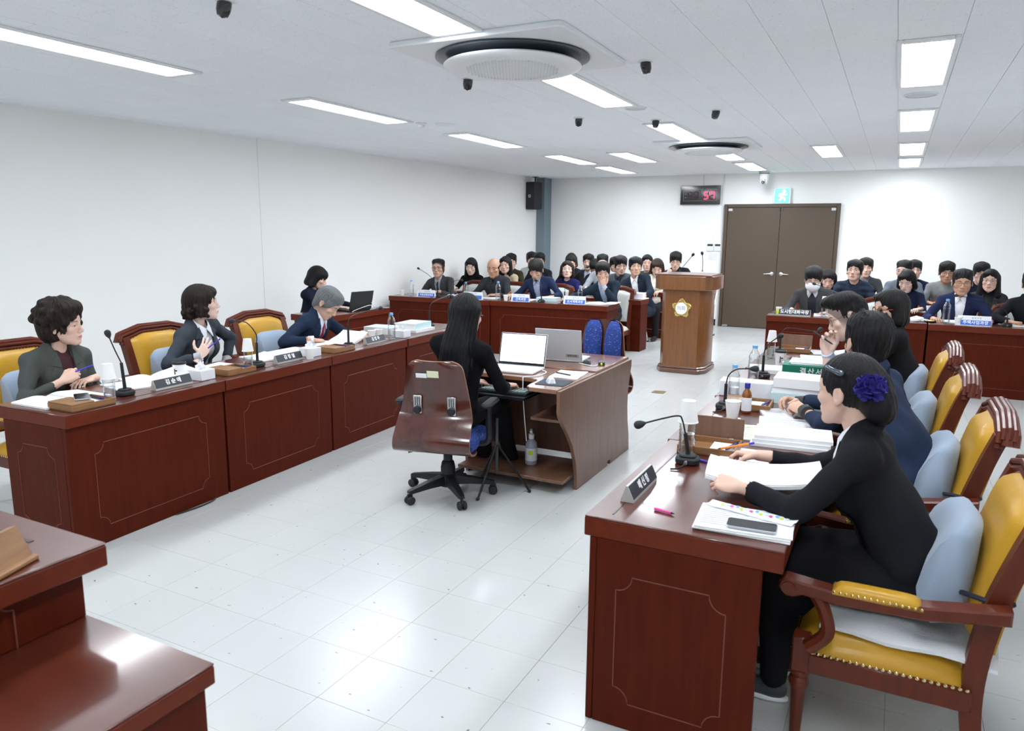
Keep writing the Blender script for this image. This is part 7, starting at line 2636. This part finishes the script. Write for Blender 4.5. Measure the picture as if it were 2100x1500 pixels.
pen(0, 0, 0, 'yellow pencil in the writing man\'s hand', pm('pencil_yellow', (.8, .35, .02), .4), M=Matrix.Translation((-4.97, 9.54, .83)) @ Matrix.Rotation(math.radians(-60), 4, 'Z') @ Matrix.Rotation(math.radians(40), 4, 'X'))
mic(-3.99, OY(-3.99, .12), 'tall microphone leaning towards the navy sweater woman', [(0, 0, .16), (.01, .01, .24), (.1, .05, .36), (.2, .1, .46), (.28, .13, .5)], 180)
pen(-4.05, OY(-4.05, .26), 70, 'red pen by the covering hand man', M_RED)
bottle(-3.80, OY(-3.80, .2), 'water bottle before the man covering his mouth', s=1.12)
desk_sign(-3.82, OY(-3.82, .06), 3.6, '도시계획과장', 'blue and white sign before the man covering his mouth', w=.31, h=.11, txt=.04)
open_book(-3.50, OY(-3.50, .25), 5, 'open white report at the podium end of the table', w=.22, h=.28, th=.02, lift=.02)
paper(-4.68, OY(-4.68, .34), 6, 'sheet under the writing man\'s pencil', .28, .2, .008)
book(-3.40, 10.6, 4, 'thick pale book on white sheets before the white shirt man', th=.075, w=.22, h=.3, cover=M_PAPER, z=DT + .0125)
stack(-3.40, 10.6, 2, 'white sheets under the thick pale book', n=2, th=.006, w=.26, h=.35)
paper(-3.30, 12.15, 4, 'folded handout beside the podium on the third row table', .3, .2, .015)
paper(-6.3, 10.6, 4, 'white handout before the black turtleneck woman', .3, .2, .012)
open_book(-5.6, 10.6, 6, 'open handout before the beige top woman', w=.15, h=.2, th=.012)
# ---------------- podium microphones
mic(-2.40, 9.28, 'podium microphone leaning to the right', [(0, 0, .02), (.03, .0, .07), (.08, -.02, .13), (.13, -.03, .19), (.165, -.04, .235)], z=1.2255, base=False)
mic(-2.12, 9.28, 'upright microphone on the podium\'s right side', [(0, 0, .03), (0, 0, .1), (0, -.01, .16), (-.005, -.02, .23), (-.008, -.03, .255)], z=1.2255, base=False)
# ---------------- officials right
cup(-1.22, 9.52, 'paper cup at the corner of the masked man\'s table')
phone(-1.24, 9.40, 70, 'dark phone at the corner of the masked man\'s table')
nameplate(-1.02, 9.36, 0, '도시현대화국장', 'black long nameplate before the masked man', w=.36, tall=.075, size=.05)
b = MB(); b.box((-.19, -.016, .04), (.03, .002, .06), .0008)
b.build('sticky_note', M_YELLOW, [o for o in bpy.data.objects if o.get('label') == 'black long nameplate before the masked man'][0])
bottle_with_cup(-.70, 9.42, 'before the masked man', s=1.12)
paper(-.62, 9.55, 4, 'white sheets under the masked man\'s hand', .4, .26, .012)
mic(-.42, 9.5, 'microphone reaching across the masked man', [(0, 0, .1), (-.02, 0, .18), (-.12, .0, .26), (-.3, .0, .34), (-.42, 0, .38)], 180)
tissue(.06, 9.55, 15, 'white tissue pile at the table joint, right side')
paper(.16, 9.48, 20, 'crumpled white sheets near the table joint', .3, .2, .02, curl=.03)
bottle(.55, 9.45, 'water bottle before the navy jacket man', s=1.25)
cup(.66, 9.36, 'paper cup left of the housing office sign')
desk_sign(.81, 9.36, 0, '주택사업과장', 'blue and white sign before the navy jacket man', w=.31, h=.105, txt=.042)
paper(.5, 9.62, 5, 'white sheets behind the tall bottle, right table', .4, .26, .01)
t = thing('candy_dish', 'small dark dish with yellow sweets on the right table', 'dish', T(.40, 9.48, DT))
b = MB(); b.lathe([(0, .001), (.05, .001), (.065, .015), (.062, .016), (.048, .005), (0, .005)], 24, cap=False); b.build('dish', M_BLACKPL, t)
for k in range(4):
    b = MB(); b.sphere((.02 * math.cos(k * 1.6), .02 * math.sin(k * 1.6), .013), (.014, .01, .008), 10, 6); b.build('sweet', pm('sweet_yellow', (.8, .65, .05), .4), t)
mic(1.12, 9.45, 'microphone before the cut-off man, reaching over the white shirt', [(0, 0, .09), (-.03, 0, .17), (-.16, .0, .24), (-.36, .0, .29), (-.5, 0, .31)], 180)
paper(1.33, 9.56, 0, 'white sheets before the cut-off man', .3, .2, .01)
cup(.43, 10.72, 'paper cup on the second table behind the navy jacket man')
t = thing('snack_bag', 'small yellow snack bag beside the second row cup', 'snack', T(.52, 10.75, DT))
b = MB(); b.sphere((0, 0, .03), (.05, .03, .03), 12, 8); b.build('pouch', pm('snack_yellow', (.8, .7, .02), .4), t); b = MB(); b.box((.05, 0, .03), (.02, .04, .004), .001); b.build('seal', pm('snack_yellow', (.8, .7, .02), .4), t)
paper(.25, 10.78, 8, 'white handout left of the second row cup', .26, .2, .014)
t = thing('orange_case', 'orange pencil case on the last row table, right side', 'case', T(.52, 12.0, DT, 4))
b = MB(); b.box((0, 0, .02), (.22, .08, .04), .015); b.build('pouch', M_ORANGE, t); b = MB(); b.box((0, 0, .041), (.18, .004, .003), .001); b.build('zip', M_BLACKPL, t)
paper(.95, 12.05, 0, 'white handout on the last row table, right side', .26, .2, .01)
open_book(1.12, 10.74, 8, 'booklet with upright curled cover before the shoulder hair woman', w=.16, h=.22, th=.012, lift=.1, cover=M_PENBLUE)

# ---------------- stenographer desk
SD = .7435


def laptop(label, x, y, rz, z, mat, face, w=.36, d=.25, tilt=12, sticker=None):
    t = thing('laptop', label, 'laptop', T(x, y, z, rz))
    b = MB(); b.box((0, 0, .008), (w, d, .014), .003); base = b.build('base', mat, t)
    b = MB()
    for i in range(14):
        for j in range(5):
            b.box((-w / 2 + .025 + i * (w - .05) / 13, -.02 + j * .026, .0162), (.019, .021, .003), .0006)
    o = b.build('keyboard_keys', M_WHITEPL if mat is not M_BLACKPL else M_DKGREY, base); o['kind'] = 'stuff'
    b = MB(); b.prism(rrect(.1, .065, .006), .0008, T(0, -.075, .0152)); b.build('touch_pad', M_SILVER, base)
    b = MB(); b.box((0, 0, .118), (w, .008, .236), .003); lid = b.build('screen_lid', mat, t, T(0, d / 2 - .004, .014, rx=-tilt))
    b = MB(); b.mat(M_BLACKPL); b.box((0, -.0045, .118), (w - .006, .001, .23)); b.build('bezel', None, lid)
    b = MB(); b.box((0, -.0053, .124), (w - .02, .001, .205)); b.build('display', M_SCREEN if face else M_BLACKGLOSS, lid)
    if face:
        b = MB(); b.box((0, -.006, .018), (w - .02, .0006, .008)); b.build('task_bar', M_BLACKGLOSS, lid)
    if sticker:
        b = MB(); b.box((0, 0, 0), (.1, .001, .026)); st = b.build('name_sticker', pm('sticker_grey', (.3, .29, .29), .5), lid, T(-w / 2 + .075, .0046, .035, 180))
        lettering(st, sticker, .016, T(0, -.0007, 0, rx=90), M_BLACKINK, bold=.0004)
    return t


laptop('open white laptop with lit screen before the stenographer', -2.335, 4.60, 5, SD, M_WHITEPL, True, tilt=16)
laptop('open silver laptop seen from behind its lid', -2.21, 5.185, 186, .752, M_SILVER, False, tilt=10, sticker='송파구의회')
t = thing('mouse_pad', 'dark grey mouse pad on the desk tongue', 'mouse pad', T(-1.91, 4.33, SD, 4)); b = MB(); b.prism(rrect(.2, .2, .012), .003, None, .0005); b.build('pad', pm('pad_grey', (.05, .06, .08), .8), t); b = MB(); b.prism(rrect(.18, .18, .01), .0006, T(0, 0, .003)); b.build('top_face', pm('pad_grey2', (.06, .07, .095), .85), t)


def mouse(x, y, z, rz, lab, c1, c2):
    t = thing('computer_mouse', lab, 'mouse', T(x, y, z, rz))
    P = []
    for i in range(9):
        v = -1 + i / 4
        P.append([(u * .031 * (1 - .15 * v * v), v * .052, .032 * max(0, 1 - abs(u) ** 2.5) ** .5 * max(0, 1 - (abs(v) ** 2.4)) ** .5) for u in [-1 + k / 4 for k in range(9)]])
    b = MB(); b.grid(P, flip=True); b.build('shell', c1, t, ang=70)
    b = MB(); b.box((0, .028, .027), (.007, .018, .008), .003); b.build('wheel', c2, t)
    return t


mouse(-1.93, 4.32, SD + .0035, 30, 'silver and black mouse on the grey pad', M_SILVER, M_BLACKPL)
mouse(-1.97, 5.06, .7525, 200, 'black mouse beside the silver laptop', M_BLACKPL, M_DKGREY)
paper(-1.93, 4.62, 6, 'white notepad sheets right of the lit laptop', .2, .28, .006, z=SD, lines=False)
pen(-1.95, 4.58, 70, 'dark pen on the white notepad sheets', M_BLACKPL, z=SD + .008)
t = thing('adapter', 'small black adapter with yellow plug at the desk edge', 'adapter', T(-1.87, 5.10, .752, 20)); b = MB(); b.box((0, 0, .01), (.05, .09, .02), .003); b.build('case', M_DKGREY, t); b = MB(); b.tube([(0, -.045, .01), (0, -.075, .01)], .007, 8); b.build('plug', M_YELLOW, t)
b = MB(); b.tube(spline([(-2.02, 5.03, .757), (-1.95, 4.99, .757), (-1.88, 4.97, .757), (-1.87, 5.02, .757)], 6), .0035, 6)
tag(b.build('laptop_cable', M_WHITEPL), 'white cord running from the silver laptop to the adapter', 'cable')
b = MB(); b.tube(spline([(-2.15, 4.66, .752), (-2.09, 4.60, .75), (-2.10, 4.47, .748), (-2.16, 4.40, .746), (-2.16, 4.375, .72), (-2.155, 4.38, .55), (-2.14, 4.4, .3)], 6), .0035, 6)
tag(b.build('laptop_cable', M_WHITEPL), 'white cord hanging from the lit laptop over the desk front', 'cable')
# steno keyboard
t = thing('steno_keyboard', 'dark machine keyboard under the stenographer\'s hands', 'keyboard', T(-2.28, 4.37, .634, 2))
b = MB(); b.box((0, 0, .012), (.36, .15, .022), .005); b.build('case', pm('keyboard_dark', (.03, .045, .05), .5), t)
b = MB()
for i in range(12):
    for j in range(5):
        b.box((-.15 + i * .0272, -.055 + j * .026, .0255), (.022, .02, .006), .002)
o = b.build('keyboard_keys', pm('key_green_grey', (.3, .36, .34), .5), t); o['kind'] = 'stuff'
# spray bottle on the lower shelf
t = thing('spray_bottle', 'clear sanitiser pump bottle on the desk\'s lower shelf', 'bottle', T(-2.16, 4.52, .1025, 20))
b = MB(); b.lathe([(0, 0), (.04, .001), (.043, .008), (.043, .13), (.036, .16), (.018, .18), (.018, .19), (0, .19)], 24); b.build('body', pm('bottle_bluegrey', (.4, .45, .55), .15, coat=.3), t)
b = MB(); b.lathe([(.02, .185), (.02, .215), (.01, .22), (.008, .25), (0, .25)], 16, cap=False); b.tube([(0, 0, .245), (.0, -.03, .255), (0, -.05, .245)], .008, 8); b.build('pump', M_WHITEPL, t)
b = MB(); b.lathe([(.0436, .03), (.0436, .12)], 24, cap=False); b.build('paper_label', M_SIGNWHITE, t); b = MB(); b.box((-.0, -.044, .09), (.03, .002, .03), .001); b.build('green_print', M_YELLOW, t)
# small tripod under the chair
t = thing('mini_tripod', 'black folding tripod stand between the chair and the desk', 'tripod', T(-2.24, 4.16, 0))
for a in (20, 150, 265):
    b = MB(); b.tube([(0, 0, .33), (.22 * math.cos(math.radians(a)), .22 * math.sin(math.radians(a)), .012)], .008, 8); lg = b.build('leg', M_BLACKPL, t)
    b = MB(); b.sphere((.22 * math.cos(math.radians(a)), .22 * math.sin(math.radians(a)), .012), .012, 10, 6); b.build('foot', M_BLACKRUB, lg)
b = MB(); b.tube([(0, 0, .12), (0, 0, .5)], .01, 8); b.build('column', M_DKGREY, t)
# loose cable at the foot of the left row
b = MB(); b.tube(spline([(ldx(2.85) - .012, 2.85, .006), (ldx(2.98) + .008, 2.98, .006), (ldx(3.1) + .01, 3.1, .008), (ldx(3.16) - .012, 3.16, .01)], 6), .005, 6)
tag(b.build('floor_cable', M_BLACKPL), 'black cable peeping out at the foot of the left row', 'cable')
b = MB(); b.tube(spline([(-2.4, 4.75, .006), (-2.2, 4.68, .006), (-2.0, 4.66, .006), (-1.83, 4.72, .006)], 6), .005, 6)
tag(b.build('floor_cable', M_WHITEPL), 'white cable on the floor under the stenographer desk', 'cable')
